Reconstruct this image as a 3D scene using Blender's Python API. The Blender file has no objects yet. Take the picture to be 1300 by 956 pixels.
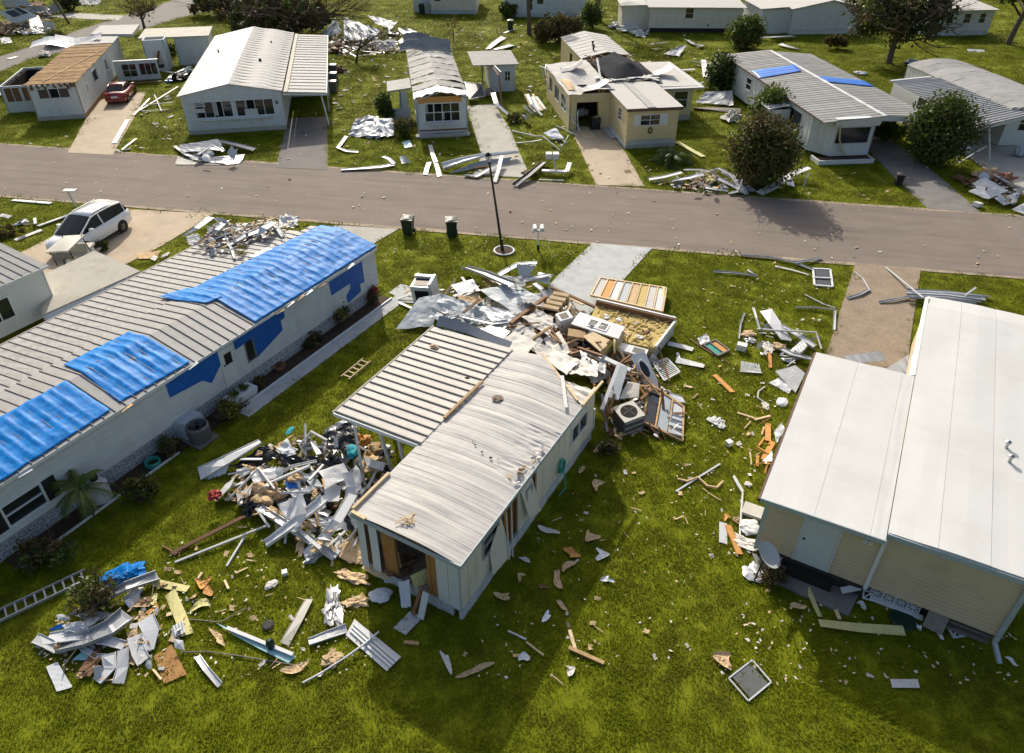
import bpy, math, random
import numpy as np
from mathutils import Vector, Matrix, noise
random.seed(7)
rng = np.random.default_rng(11)
S = bpy.context.scene
COL = S.collection
R = math.radians
# ---------------------------------------------------------------- camera, sky, sun
CAM_H, PITCH, FOC = 18.0, 0.5973, 914.0
cd = bpy.data.cameras.new('camera'); cam = bpy.data.objects.new('camera', cd); COL.objects.link(cam)
cam.location = (0, 0, CAM_H); cam.rotation_euler = (math.pi/2-PITCH, 0, 0)
cd.sensor_width = 36; cd.lens = FOC/1300*36; cd.shift_y = -44.5/1300; cd.clip_end = 3000; cd.clip_start = .5
S.camera = cam
SUN_AZ, SUN_EL = -13.0, 32.5
w = bpy.data.worlds.new('World'); S.world = w; w.use_nodes = True
nt = w.node_tree; bg = nt.nodes['Background']
sky = nt.nodes.new('ShaderNodeTexSky'); sky.sky_type = 'NISHITA'; sky.sun_disc = False
sky.sun_elevation = R(SUN_EL); sky.sun_rotation = R(SUN_AZ); sky.air_density = 1.0; sky.dust_density = 4.5; sky.ozone_density = 0.5
nt.links.new(sky.outputs[0], bg.inputs[0]); bg.inputs[1].default_value = 0.145
sl = bpy.data.lights.new('sun', 'SUN'); sl.energy = 4.1; sl.angle = R(.5); sl.color = (1, .94, .82)
sun = bpy.data.objects.new('sun', sl); COL.objects.link(sun)
sd = Vector((math.sin(R(SUN_AZ))*math.cos(R(SUN_EL)), math.cos(R(SUN_AZ))*math.cos(R(SUN_EL)), math.sin(R(SUN_EL))))
sun.rotation_euler = (-sd).to_track_quat('-Z', 'Y').to_euler(); sun.location = (0, 60, 60)
S.view_settings.view_transform = 'Standard'; S.view_settings.look = 'None'; S.view_settings.gamma = 1; S.view_settings.exposure = 0.1

# ---------------------------------------------------------------- survey: where a point seen in the photograph stands at height z
CP, SP = math.cos(PITCH), math.sin(PITCH)
def G(px, py, z=0.0):
    u = (px-650)/FOC; v = (py-433.5)/FOC
    d = Vector((u, CP-v*SP, -SP-v*CP)); t = (z-CAM_H)/d.z
    return Vector((d.x*t, d.y*t, z))
def PX(p):
    x, y, z = p[0], p[1], p[2]-CAM_H
    zz = y*CP-z*SP
    return 650+FOC*x/zz, 433.5-FOC*(z*CP+y*SP)/zz

# ---------------------------------------------------------------- mesh builder
class MB:
    def __init__(s): s.v = []; s.f = []; s.m = []
    def add(s, vs, fs, mi=0):
        n = len(s.v); s.v += [tuple(p) for p in vs]; s.f += [tuple(i+n for i in f) for f in fs]; s.m += [mi]*len(fs); return s
    def hexa(s, b, t, mi=0):          # bottom quad, top quad
        return s.add(list(b)+list(t), [(3,2,1,0),(4,5,6,7),(0,1,5,4),(1,2,6,5),(2,3,7,6),(3,0,4,7)], mi)
    def box(s, x0, y0, z0, x1, y1, z1, mi=0):
        return s.hexa([(x0,y0,z0),(x1,y0,z0),(x1,y1,z0),(x0,y1,z0)], [(x0,y0,z1),(x1,y0,z1),(x1,y1,z1),(x0,y1,z1)], mi)
    def bar(s, a, b, wd, h, mi=0, up=(0,0,1), roll=0):
        a, b = Vector(a), Vector(b); d = (b-a)
        if d.length < 1e-6: return s
        d.normalize(); up = Vector(up)
        if abs(d.dot(up)) > .97: up = Vector((1,0,0))
        x = d.cross(up).normalized(); y = x.cross(d).normalized()
        if roll: c, q = math.cos(roll), math.sin(roll); x, y = x*c+y*q, y*c-x*q
        x = x*wd/2; y = y*h/2
        return s.hexa([a-x-y, a+x-y, b+x-y, b-x-y], [a-x+y, a+x+y, b+x+y, b-x+y], mi)
    def tube(s, pts, r, n=6, mi=0, r1=None):
        pts = [Vector(p) for p in pts]; k = len(pts); base = len(s.v); prev = None
        for i, p in enumerate(pts):
            d = (pts[min(i+1,k-1)]-pts[max(i-1,0)])
            d = d.normalized() if d.length > 1e-9 else Vector((0,0,1))
            if prev is None:
                a = d.cross(Vector((0,0,1)) if abs(d.z) < .9 else Vector((1,0,0))).normalized()
            else: a = (prev-d*prev.dot(d)).normalized()
            prev = a; b = d.cross(a)
            rr = r if r1 is None else r+(r1-r)*i/max(1,k-1)
            for j in range(n):
                t = 2*math.pi*j/n; s.v.append(tuple(p+a*(rr*math.cos(t))+b*(rr*math.sin(t))))
        for i in range(k-1):
            for j in range(n):
                s.f.append((base+i*n+j, base+i*n+(j+1)%n, base+(i+1)*n+(j+1)%n, base+(i+1)*n+j)); s.m.append(mi)
        s.f.append(tuple(base+j for j in range(n))[::-1]); s.m.append(mi)
        s.f.append(tuple(base+(k-1)*n+j for j in range(n))); s.m.append(mi)
        return s
    def lathe(s, prof, n=16, c=(0,0,0), mi=0, axis='z'):
        base = len(s.v); k = len(prof)
        for r, z in prof:
            for j in range(n):
                t = 2*math.pi*j/n; x, y = r*math.cos(t), r*math.sin(t)
                p = (x, y, z) if axis == 'z' else ((x, z, y) if axis == 'y' else (z, x, y))
                s.v.append((c[0]+p[0], c[1]+p[1], c[2]+p[2]))
        for i in range(k-1):
            for j in range(n):
                s.f.append((base+i*n+j, base+i*n+(j+1)%n, base+(i+1)*n+(j+1)%n, base+(i+1)*n+j)); s.m.append(mi)
        s.f.append(tuple(base+j for j in range(n))[::-1]); s.m.append(mi)
        s.f.append(tuple(base+(k-1)*n+j for j in range(n))); s.m.append(mi)
        return s
    def slab(s, poly, th, mi=0, down=True):
        P = [Vector(p) for p in poly]; n = len(P); nn = Vector((0,0,0))
        for i in range(n): nn += P[i].cross(P[(i+1)%n])
        if nn.z < 0: P.reverse(); nn = -nn
        nn.normalize(); o = nn*th
        A = P if down else [p+o for p in P]; B = [p-o for p in P] if down else P
        return s.add(A+B, [tuple(range(n)), tuple(range(2*n-1, n-1, -1))]+[(i, n+i, n+(i+1)%n, (i+1)%n) for i in range(n)], mi)
    def grid(s, fn, nu, nv, th=0.0, mi=0):
        b = len(s.v)
        for i in range(nu+1):
            for j in range(nv+1): s.v.append(tuple(fn(i/nu, j/nv)))
        idx = lambda i, j: b+i*(nv+1)+j
        for i in range(nu):
            for j in range(nv): s.f.append((idx(i,j), idx(i+1,j), idx(i+1,j+1), idx(i,j+1))); s.m.append(mi)
        if th:
            m = (nu+1)*(nv+1)
            for q in range(m): x, y, z = s.v[b+q]; s.v.append((x, y, z-th))
            for i in range(nu):
                for j in range(nv): s.f.append(tuple(q+m for q in (idx(i,j), idx(i,j+1), idx(i+1,j+1), idx(i+1,j)))); s.m.append(mi)
            ring = [idx(i,0) for i in range(nu+1)]+[idx(nu,j) for j in range(1,nv+1)]+[idx(i,nv) for i in range(nu-1,-1,-1)]+[idx(0,j) for j in range(nv-1,0,-1)]
            for q in range(len(ring)): a, c = ring[q], ring[(q+1)%len(ring)]; s.f.append((a, a+m, c+m, c)); s.m.append(mi)
        return s
    def build(s, name, mat=None, parent=None, smooth=False, center=False, loc=None):
        vs = s.v; o_loc = Vector((0,0,0))
        if center or loc is not None:
            a = np.array(vs); c = np.array(loc) if loc is not None else np.array([a[:,0].mean(), a[:,1].mean(), a[:,2].min()])
            vs = (a-c).tolist(); o_loc = Vector(c)
        me = bpy.data.meshes.new(name); me.from_pydata(vs, [], s.f)
        for mm in (mat if isinstance(mat, (list, tuple)) else [mat]):
            me.materials.append(mm)
        if isinstance(mat, (list, tuple)): me.polygons.foreach_set('material_index', s.m)
        if smooth: me.polygons.foreach_set('use_smooth', [True]*len(s.f))
        me.update()
        o = bpy.data.objects.new(name, me); COL.objects.link(o); o.location = o_loc
        if parent is not None: o.parent = parent
        return o
def tag(o, label, cat, group=None):
    o['label'] = label; o['category'] = cat
    if group: o['group'] = group
    return o
def struct(o, kind='structure'): o['kind'] = kind; return o
def thing(name, label, cat, loc=(0,0,0), az=0.0, group=None):
    o = bpy.data.objects.new(name, None); o.empty_display_size = .3; COL.objects.link(o)
    o.location = loc; o.rotation_euler = (0, 0, -R(az)); return tag(o, label, cat, group)
def inst(src, name, parent=None, loc=None, rot=None, scale=None):
    o = src.copy(); o.name = name; COL.objects.link(o)
    if parent is not None: o.parent = parent
    if loc is not None: o.location = loc
    if rot is not None: o.rotation_euler = rot
    if scale is not None: o.scale = scale
    return o
def copy_tree(o, parent=None):
    c = o.copy(); COL.objects.link(c)
    if parent is not None: c.parent = parent
    for ch in list(o.children): copy_tree(ch, c)
    return c

# ---------------------------------------------------------------- materials
def srgb(r, g, b):
    f = lambda c: (c/255/12.92 if c <= 10 else ((c/255+.055)/1.055)**2.4)
    return (f(r), f(g), f(b))
M = {}
def mat(name, col, rough=.65, metal=0.0, var=.12, sc=2.0, bump=0.0, bsc=30.0, rnd=.08, dirt=None, trans=0.0, spec=.4, world=False, coat=0):
    m = bpy.data.materials.new(name); m.use_nodes = True; M[name] = m
    n = m.node_tree.nodes; L = m.node_tree.links; b = n['Principled BSDF']
    b.inputs['Roughness'].default_value = rough; b.inputs['Metallic'].default_value = metal
    b.inputs['Specular IOR Level'].default_value = spec
    if coat: b.inputs['Coat Weight'].default_value = coat; b.inputs['Coat Roughness'].default_value = .08
    if world: vec = n.new('ShaderNodeNewGeometry').outputs['Position']
    else: vec = n.new('ShaderNodeTexCoord').outputs['Object']
    nz = n.new('ShaderNodeTexNoise'); nz.inputs['Scale'].default_value = sc; nz.inputs['Detail'].default_value = 6; nz.inputs['Roughness'].default_value = .65
    L.new(vec, nz.inputs['Vector'])
    rp = n.new('ShaderNodeValToRGB'); rp.color_ramp.elements[0].position = .3; rp.color_ramp.elements[1].position = .7
    rp.color_ramp.elements[0].color = (*[c*(1-var) for c in col], 1); rp.color_ramp.elements[1].color = (*[min(1, c*(1+var)) for c in col], 1)
    L.new(nz.outputs['Fac'], rp.inputs['Fac']); out = rp.outputs['Color']
    if dirt:
        dc, amt, dsc = dirt
        mp = n.new('ShaderNodeMapping'); mp.inputs['Scale'].default_value = dsc if isinstance(dsc, tuple) else (dsc,)*3; L.new(vec, mp.inputs['Vector'])
        dn = n.new('ShaderNodeTexNoise'); dn.inputs['Scale'].default_value = 1; dn.inputs['Detail'].default_value = 8; dn.inputs['Roughness'].default_value = .7; L.new(mp.outputs[0], dn.inputs['Vector'])
        dr = n.new('ShaderNodeMapRange'); dr.inputs[1].default_value = .48; dr.inputs[2].default_value = .72; dr.inputs[4].default_value = amt; L.new(dn.outputs['Fac'], dr.inputs[0])
        mx = n.new('ShaderNodeMix'); mx.data_type = 'RGBA'; L.new(dr.outputs[0], mx.inputs[0]); L.new(out, mx.inputs[6]); mx.inputs[7].default_value = (*dc, 1); out = mx.outputs[2]
    if rnd:
        oi = n.new('ShaderNodeObjectInfo'); mr = n.new('ShaderNodeMapRange'); mr.inputs[3].default_value = 1-rnd; mr.inputs[4].default_value = 1+rnd
        L.new(oi.outputs['Random'], mr.inputs[0]); hs = n.new('ShaderNodeHueSaturation'); L.new(mr.outputs[0], hs.inputs['Value']); L.new(out, hs.inputs['Color']); out = hs.outputs[0]
    L.new(out, b.inputs['Base Color'])
    if bump:
        bn = n.new('ShaderNodeTexNoise'); bn.inputs['Scale'].default_value = bsc; bn.inputs['Detail'].default_value = 5; L.new(vec, bn.inputs['Vector'])
        bp = n.new('ShaderNodeBump'); bp.inputs['Strength'].default_value = bump; bp.inputs['Distance'].default_value = .02; L.new(bn.outputs['Fac'], bp.inputs['Height']); L.new(bp.outputs[0], b.inputs['Normal'])
    if trans:
        tr = n.new('ShaderNodeBsdfTranslucent'); L.new(out, tr.inputs['Color']); ms = n.new('ShaderNodeMixShader'); ms.inputs[0].default_value = trans
        L.new(b.outputs[0], ms.inputs[1]); L.new(tr.outputs[0], ms.inputs[2]); L.new(ms.outputs[0], n['Material Output'].inputs['Surface'])
    return m
GRIME = (.16, .145, .12)
mat('grass', (.185, .218, .007), .8, var=.26, sc=.55, rnd=0, trans=.5, world=True, spec=.15, dirt=((.15, .12, .03), .7, .3))
mat('soil', (.15, .17, .008), .95, var=.3, sc=3, rnd=0, bump=.35, bsc=14, world=True, spec=.1)
mat('asphalt', (.215, .178, .148), .9, var=.1, sc=.5, rnd=0, bump=.3, bsc=120, world=True, spec=.2, dirt=((.145, .12, .1), .85, (9, .7, 2)))
for n_ in M['asphalt'].node_tree.nodes:
    if n_.type == 'MAPPING': n_.vector_type = 'TEXTURE'; n_.inputs['Rotation'].default_value = (0, 0, R(-10.4))
mat('sand', (.36, .29, .21), .95, var=.2, sc=2, rnd=0, bump=.3, bsc=50, world=True, dirt=((.2, .16, .1), .7, 1.5))
mat('door_pale', (.56, .6, .6), .5, var=.03, sc=3)
mat('asphalt_far', (.17, .155, .14), .9, var=.12, sc=.6, rnd=0, bump=.2, bsc=80, world=True)
mat('concrete_blue', (.44, .46, .455), .85, var=.1, sc=1.5, rnd=0, bump=.15, bsc=60, world=True, dirt=((.25, .25, .24), .5, 1.1))
mat('concrete_tan', (.47, .38, .27), .9, var=.1, sc=1.0, rnd=0, bump=.15, bsc=60, world=True, dirt=((.33, .27, .2), .6, .6))
mat('concrete_grey', (.42, .4, .35), .9, var=.1, sc=1.0, rnd=0.04, bump=.15, bsc=60, world=True, dirt=((.26, .25, .22), .6, .7))
mat('concrete_dark', (.2, .19, .175), .9, var=.15, sc=1.0, rnd=0, bump=.15, bsc=60, world=True, dirt=((.09, .085, .08), .6, .7))
mat('paver', (.36, .285, .2), .9, var=.15, sc=3, rnd=.12, bump=.3, bsc=60, dirt=((.13, .1, .075), .5, 1.5))
mat('white_roof', (.53, .515, .485), .8, spec=.15, var=.06, sc=3, rnd=.03, dirt=((.4, .375, .34), .8, (.6, 6.5, 2)), bump=.1, bsc=12)
mat('clean_roof', (.575, .58, .56), .5, var=.03, sc=1, rnd=.02, dirt=((.5, .49, .44), .7, (.35, .6, .6)), bump=.08, bsc=6)
mat('white_metal', (.57, .58, .585), .45, var=.06, sc=3, rnd=.08, dirt=((.5, .47, .42), .4, 3))
mat('pale_metal', (.56, .58, .6), .42, metal=.15, var=.1, sc=3, rnd=.15, dirt=(GRIME, .25, 3))
mat('grey_metal', (.36, .38, .4), .45, metal=.25, var=.12, sc=3, rnd=.18, dirt=(GRIME, .3, 3))
mat('grey_roof', (.29, .288, .28), .6, metal=.0, var=.09, sc=2, rnd=.05, dirt=((.2, .19, .175), .75, (1.2, 3.0, 2)))
mat('lanai_roof', (.34, .337, .322), .6, var=.07, sc=2, rnd=.05, dirt=((.12, .11, .1), .85, (2.2, 3.5, 2)))
mat('pan_roof', (.46, .435, .395), .6, metal=.0, var=.08, sc=2, rnd=.05, dirt=((.34, .31, .27), .8, (1.0, 3, 2)))
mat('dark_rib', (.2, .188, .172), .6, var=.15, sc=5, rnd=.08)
mat('slate_roof', (.27, .272, .265), .75, var=.2, sc=1.5, rnd=.12, spec=.25, dirt=((.38, .36, .32), .6, (1.0, 2.5, 2)))
mat('rust_roof', (.27, .15, .05), .9, var=.3, sc=2, rnd=.15, bump=.4, bsc=10, dirt=((.4, .3, .17), .6, 2))
mat('tan_roof', (.47, .44, .37), .8, var=.06, sc=2, rnd=.03, dirt=((.3, .25, .17), .6, 1.2))
mat('white_wall', (.6, .63, .63), .6, var=.03, sc=2, rnd=.03, dirt=((.4, .4, .37), .45, (1.5, 1.5, .7)))
mat('cream_wall', (.65, .62, .52), .6, var=.04, sc=2, rnd=.03, dirt=((.42, .38, .3), .45, (2.0, 2.0, .5)))
mat('yellow_wall', (.66, .55, .3), .65, var=.04, sc=2, rnd=.02, dirt=((.45, .36, .2), .35, .9))
mat('pale_wall', (.58, .6, .58), .65, var=.04, sc=1, rnd=.03, dirt=((.4, .4, .38), .4, (1, 1, .5)))
mat('beige_siding', (.58, .47, .31), .6, var=.04, sc=2, rnd=.02, dirt=((.28, .22, .15), .4, 1))
mat('blue_trim', (.37, .43, .46), .5, var=.08, sc=4, rnd=.04)
mat('trim_white', (.66, .68, .68), .5, var=.05, sc=4, rnd=.04)
mat('brown_trim', (.13, .07, .05), .6, var=.2, sc=5)
mat('glass', (.02, .024, .026), .08, var=.2, sc=1, rnd=.2, spec=.8)
mat('dark', (.012, .011, .01), .9, var=.3, sc=3)
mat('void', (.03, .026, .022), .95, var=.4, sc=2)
mat('shutter', (.02, .022, .024), .5, var=.15)
mat('block', (.5, .53, .55), .85, var=.15, sc=8, rnd=.1, bump=.4, bsc=40, dirt=((.27, .28, .28), .6, 6))
mat('tarp', (.003, .19, .58), .5, var=.2, sc=5, rnd=.05, bump=.5, bsc=5, spec=.12, dirt=((.006, .27, .66), .6, 5))
mat('wall_tarp', (.005, .1, .4), .5, var=.15, sc=4, rnd=.05, bump=.4, bsc=10)
mat('flat_tarp', (.004, .15, .6), .5, var=.15, sc=3, rnd=.04, bump=.2, bsc=8)
mat('wood', (.46, .3, .14), .75, var=.2, sc=6, rnd=.22, dirt=((.25, .15, .07), .5, (12, 12, 3)))
mat('pale_wood', (.6, .46, .27), .75, var=.15, sc=6, rnd=.18, dirt=((.4, .28, .15), .4, (10, 10, 3)))
mat('brown_wood', (.2, .105, .05), .8, var=.25, sc=6, rnd=.25, dirt=((.08, .045, .025), .5, (10, 10, 3)))
mat('grey_wood', (.2, .18, .155), .85, var=.2, sc=6, rnd=.2)
mat('orange_wood', (.55, .27, .07), .7, var=.15, sc=5, rnd=.12)
mat('plywood', (.34, .17, .05), .75, var=.2, sc=4, rnd=.12, dirt=((.2, .1, .03), .5, (8, 8, 1.5)))
mat('insulation', (.58, .42, .24), .95, var=.25, sc=8, rnd=.18, bump=.9, bsc=20)
mat('white_fluff', (.62, .59, .54), .95, var=.12, sc=5, rnd=.06, bump=.8, bsc=15)
mat('foam_yellow', (.6, .55, .25), .8, var=.12, sc=6, rnd=.1)
mat('black_plastic', (.012, .013, .015), .3, var=.3, sc=3, rnd=.2, bump=.4, bsc=9, spec=.6)
mat('fabric_white', (.66, .68, .7), .85, var=.08, sc=4, rnd=.06, bump=.3, bsc=20)
mat('fabric_teal', (.02, .3, .36), .8, var=.4, sc=6, rnd=.1)
mat('blue_plastic', (.015, .14, .5), .4, var=.1, rnd=.1)
mat('lightblue', (.33, .58, .62), .5, var=.07, sc=3, rnd=.08)
mat('paleblue_sheet', (.38, .43, .46), .55, var=.06, sc=2, rnd=.06, dirt=((.3, .31, .31), .5, 1.5))
mat('appliance', (.74, .74, .72), .3, var=.03, rnd=.03)
mat('steel', (.5, .5, .5), .3, metal=.8, var=.1, rnd=.1)
mat('ac_grey', (.1, .105, .105), .5, var=.12, sc=4)
mat('ac_beige', (.48, .46, .4), .5, var=.06, sc=4)
mat('green_bin', (.01, .03, .02), .45, var=.15, sc=4)
mat('green_hose', (.02, .28, .22), .4, var=.1)
mat('black_sheet', (.016, .02, .028), .9, var=.25, sc=2, rnd=0, bump=.3, bsc=6, spec=.08)
mat('rubber', (.015, .015, .015), .7)
mat('car_white', (.82, .83, .83), .22, var=.015, rnd=0, coat=.8)
mat('car_red', (.22, .008, .014), .25, var=.03, rnd=0, coat=.8)
mat('car_glass', (.008, .01, .011), .05, spec=.4, rnd=0)
mat('chrome', (.6, .6, .6), .15, metal=1)
mat('lamp_red', (.35, .01, .01), .2)
mat('lamp_clear', (.7, .72, .72), .1)
mat('pole_black', (.012, .013, .013), .4)
mat('leaf_green', (.075, .115, .016), .6, var=.5, sc=2.5, rnd=.1, trans=.3)
mat('leaf_lime', (.11, .15, .02), .6, var=.4, sc=2.5, rnd=.1, trans=.35)
mat('leaf_dark', (.045, .068, .014), .6, var=.5, sc=1.5, rnd=.1, trans=.25)
mat('leaf_brown', (.135, .105, .032), .8, var=.45, sc=2, rnd=.1, trans=.2)
mat('leaf_yellow', (.22, .19, .03), .7, var=.3, sc=2, rnd=.1, trans=.3)
mat('flower_red', (.3, .03, .02), .7, var=.3)
mat('bark', (.12, .09, .065), .9, var=.3, sc=4, rnd=.1, bump=.5, bsc=15)
mat('twig', (.09, .06, .04), .9, var=.3, sc=4, rnd=.2)
mat('mulch', (.06, .035, .022), .95, var=.4, sc=10, bump=.7, bsc=25)
mat('carpet_tan', (.3, .24, .18), .95, var=.1, sc=4)
mat('terracotta', (.3, .13, .08), .8, var=.1)
mat('straw', (.5, .38, .14), .9, var=.3, sc=6)
mat('brick_tan', (.5, .36, .2), .85, var=.25, sc=14, rnd=.05)
# ---------------------------------------------------------------- ground, roads, drives
EXCL = []
def poly_sheet(name, pts, m, z, excl=True, th=.03):
    P = [Vector((p.x, p.y, z)) for p in pts]
    mb = MB(); mb.slab(P, th+z); o = struct(mb.build(name, M[m]))
    if excl: EXCL.append([(p.x, p.y) for p in P])
    return o
def pxs(*q): return [G(x, y) for x, y in q]
mb = MB(); mb.grid(lambda u, v: ((u-.5)*1600, -60+v*1500, -.02), 40, 40); struct(mb.build('ground', M['soil']))
nl = lambda x: 37.4-.1807*(x); fl = lambda x: 45.58-.187*x
V2 = lambda x, y: Vector((x, y, 0))
mb = MB()
def wob(x, s): return .12*noise.noise((x*.35, s, 0))+.06*noise.noise((x*1.3, s, 4))
xs = [-90+i*1.5 for i in range(121)]
for a, b in zip(xs[:-1], xs[1:]):
    mb.add([(a, 36.85-.1807*a+wob(a, 1), .008), (b, 36.85-.1807*b+wob(b, 1), .008), (b, fl(b)+wob(b, 7), .008), (a, fl(a)+wob(a, 7), .008)], [(0,1,2,3)])
struct(mb.build('road', M['asphalt'])); EXCL.append([(-90, 36.85+.1807*90), (90, 36.85-.1807*90), (90, fl(90)), (-90, fl(-90))])
for side, fn, sg in (('near', lambda x: 36.85-.1807*x, 1), ('far', fl, -1)):
    mb = MB()
    for a, b in zip(xs[:-1], xs[1:]):
        k = 1 if side == 'near' else 7; w0, w1 = .18+.35*abs(noise.noise((a*.3, 3, k))), .18+.35*abs(noise.noise((b*.3, 3, k)))
        mb.add([(a, fn(a)+wob(a, k)-.05*sg, .012), (b, fn(b)+wob(b, k)-.05*sg, .012), (b, fn(b)+sg*w1, .012), (a, fn(a)+sg*w0, .012)], [(0,1,2,3) if sg > 0 else (3,2,1,0)])
    struct(mb.build('road_edge', M['sand']))
mb = MB()
for i in range(26):
    x = random.uniform(-38, 34); y = 37.5-.18*x+random.uniform(.5, 7.5); a = R(-10)+random.choice((0, 0, 1.5))+random.gauss(0, .3); p = Vector((x, y, .0135))
    for k in range(random.randint(4, 10)):
        a += random.gauss(0, .35); q = p+Vector((math.cos(a), math.sin(a), 0))*random.uniform(.25, .7); n_ = Vector((-math.sin(a), math.cos(a), 0))*random.uniform(.01, .03); mb.add([p-n_, q-n_, q+n_, p+n_], [(0,1,2,3)]); p = q
struct(mb.build('road_cracks', M['concrete_dark']), 'stuff')
poly_sheet('back_road', pxs((-90,104),(0,72),(64,50),(144,24),(200,7),(250,-10),(350,-10),(292,4),(222,25),(110,58),(39,75),(0,91),(-90,128)), 'asphalt_far', .01)
poly_sheet('driveway', pxs((122,128),(186,116),(170,150),(143,197),(86,194)), 'concrete_tan', .02)
poly_sheet('driveway', pxs((362,150),(416,148),(416,216),(350,213),(362,166)), 'asphalt_far', .02)
poly_sheet('driveway', pxs((592,135),(628,132),(648,165),(660,195),(674,226),(600,222),(612,198)), 'concrete_grey', .02)
poly_sheet('driveway', pxs((722,158),(772,164),(793,192),(818,237),(757,235)), 'concrete_tan', .02)
poly_sheet('driveway', pxs((1102,190),(1104,172),(1130,176),(1190,222),(1245,270),(1178,265),(1140,230)), 'concrete_dark', .02)  # drive colour darkened for the tree shade lying on it
poly_sheet('driveway', pxs((1205,180),(1300,170),(1420,230),(1360,285),(1262,225)), 'concrete_grey', .02)
poly_sheet('driveway', pxs((165,266),(272,272),(206,312),(128,352),(40,372),(-30,372),(-20,345),(75,296)), 'concrete_tan', .02)
poly_sheet('driveway', pxs((425,286),(506,291),(470,312),(452,330),(400,330)), 'concrete_grey', .02)
poly_sheet('driveway', pxs((752,309),(828,315),(765,385),(700,440),(560,420),(620,375),(690,372),(706,352)), 'concrete_blue', .02)
mb_dr = pxs((1086,334),(1169,342),(1156,430),(1148,500),(1030,490),(1052,440))
poly_sheet('driveway', mb_dr, 'paver', .02)
# paver courses of the near drive: joints are darker lines of a brick pattern in the colour
brick_tex = M['paver']; n_ = brick_tex.node_tree.nodes; l_ = brick_tex.node_tree.links
tc = n_.new('ShaderNodeNewGeometry'); bt = n_.new('ShaderNodeTexBrick'); bt.inputs['Scale'].default_value = 4.2; bt.inputs['Mortar Size'].default_value = .035
mp = n_.new('ShaderNodeMapping'); mp.inputs['Rotation'].default_value = (0, 0, R(38)); l_.new(tc.outputs['Position'], mp.inputs[0]); l_.new(mp.outputs[0], bt.inputs['Vector'])
bt.inputs['Color1'].default_value = (1,1,1,1); bt.inputs['Color2'].default_value = (.78,.78,.78,1); bt.inputs['Mortar'].default_value = (.45,.42,.4,1)
mx = n_.new('ShaderNodeMix'); mx.data_type = 'RGBA'; mx.blend_type = 'MULTIPLY'; mx.inputs[0].default_value = 1
bs = n_['Principled BSDF']; src = bs.inputs['Base Color'].links[0].from_socket; l_.new(src, mx.inputs[6]); l_.new(bt.outputs['Color'], mx.inputs[7]); l_.new(mx.outputs[2], bs.inputs['Base Color'])
poly_sheet('path', pxs((88,16),(157,20),(150,26),(60,22)), 'concrete_grey', .02)

# ---------------------------------------------------------------- walls, windows, roofs in a house's own frame
class Wall:
    """p0 -> p1 seen from outside left to right; s runs along, d outward, z up"""
    def __init__(s, p0, p1, root): s.p0 = Vector((*p0, 0)); d = Vector((*p1, 0))-s.p0; s.len = d.length; s.d = d.normalized(); s.n = Vector((s.d.y, -s.d.x, 0)); s.root = root
    def pt(s, a, d, z): return s.p0+s.d*a+s.n*d+Vector((0, 0, z))
    def box(s, mb, a0, a1, d0, d1, z0, z1, mi=0):
        return mb.hexa([s.pt(a0,d1,z0), s.pt(a1,d1,z0), s.pt(a1,d0,z0), s.pt(a0,d0,z0)], [s.pt(a0,d1,z1), s.pt(a1,d1,z1), s.pt(a1,d0,z1), s.pt(a0,d0,z1)], mi)
def build_wall(W, z0, z1, m, ops=(), side=None, th=.1, name='wall', pitch=.2, z1b=None, a0=0, a1=None, apex=None):
    mb = MB(); a1 = W.len if a1 is None else a1
    sb = sorted({a0, a1, *[min(max(o[i], a0), a1) for o in ops for i in (0, 1)]}); zb = sorted({z0, z1, *[min(max(o[i], z0), z1) for o in ops for i in (2, 3)]})
    for sa, sc in zip(sb[:-1], sb[1:]):
        for za, zc in zip(zb[:-1], zb[1:]):
            cx, cz = (sa+sc)/2, (za+zc)/2
            if any(o[0] < cx < o[1] and o[2] < cz < o[3] for o in ops) or sc-sa < 1e-4 or zc-za < 1e-4: continue
            W.box(mb, sa, sc, -th, 0, za, zc)
            if side == 'lap':
                k0 = math.floor((za-z0)/pitch+1e-6); z = z0+k0*pitch
                while z < zc-1e-6:
                    lo, hi = max(z, za), min(z+pitch, zc); f0 = 1-(lo-z)/pitch; f1 = 1-(hi-z)/pitch; p = .034
                    md = lo+(hi-lo)*.7
                    mb.hexa([W.pt(sa,p,lo), W.pt(sc,p,lo), W.pt(sc,.001,lo), W.pt(sa,.001,lo)], [W.pt(sa,p,md), W.pt(sc,p,md), W.pt(sc,.001,md), W.pt(sa,.001,md)])
                    mb.hexa([W.pt(sa,p,md), W.pt(sc,p,md), W.pt(sc,.001,md), W.pt(sa,.001,md)], [W.pt(sa,.003,hi), W.pt(sc,.003,hi), W.pt(sc,.001,hi), W.pt(sa,.001,hi)]); z += pitch
            elif side == 'vert':
                k = math.ceil(sa/pitch-1e-6)
                while k*pitch < sc-1e-3:
                    q = k*pitch; W.box(mb, max(q-.015, sa), min(q+.015, sc), .001, .018, za, zc); k += 1
    if apex:
        az, pos = apex
        A, B, Cc = W.pt(a0,0,z1), W.pt(a1,0,z1), W.pt(a0+(a1-a0)*pos,0,az); o = W.n*-th
        mb.add([A, B, Cc, A+o, B+o, Cc+o], [(0,1,2), (5,4,3), (1,4,5,2), (0,2,5,3)])
    return mb.build(name, M[m], W.root)
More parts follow.
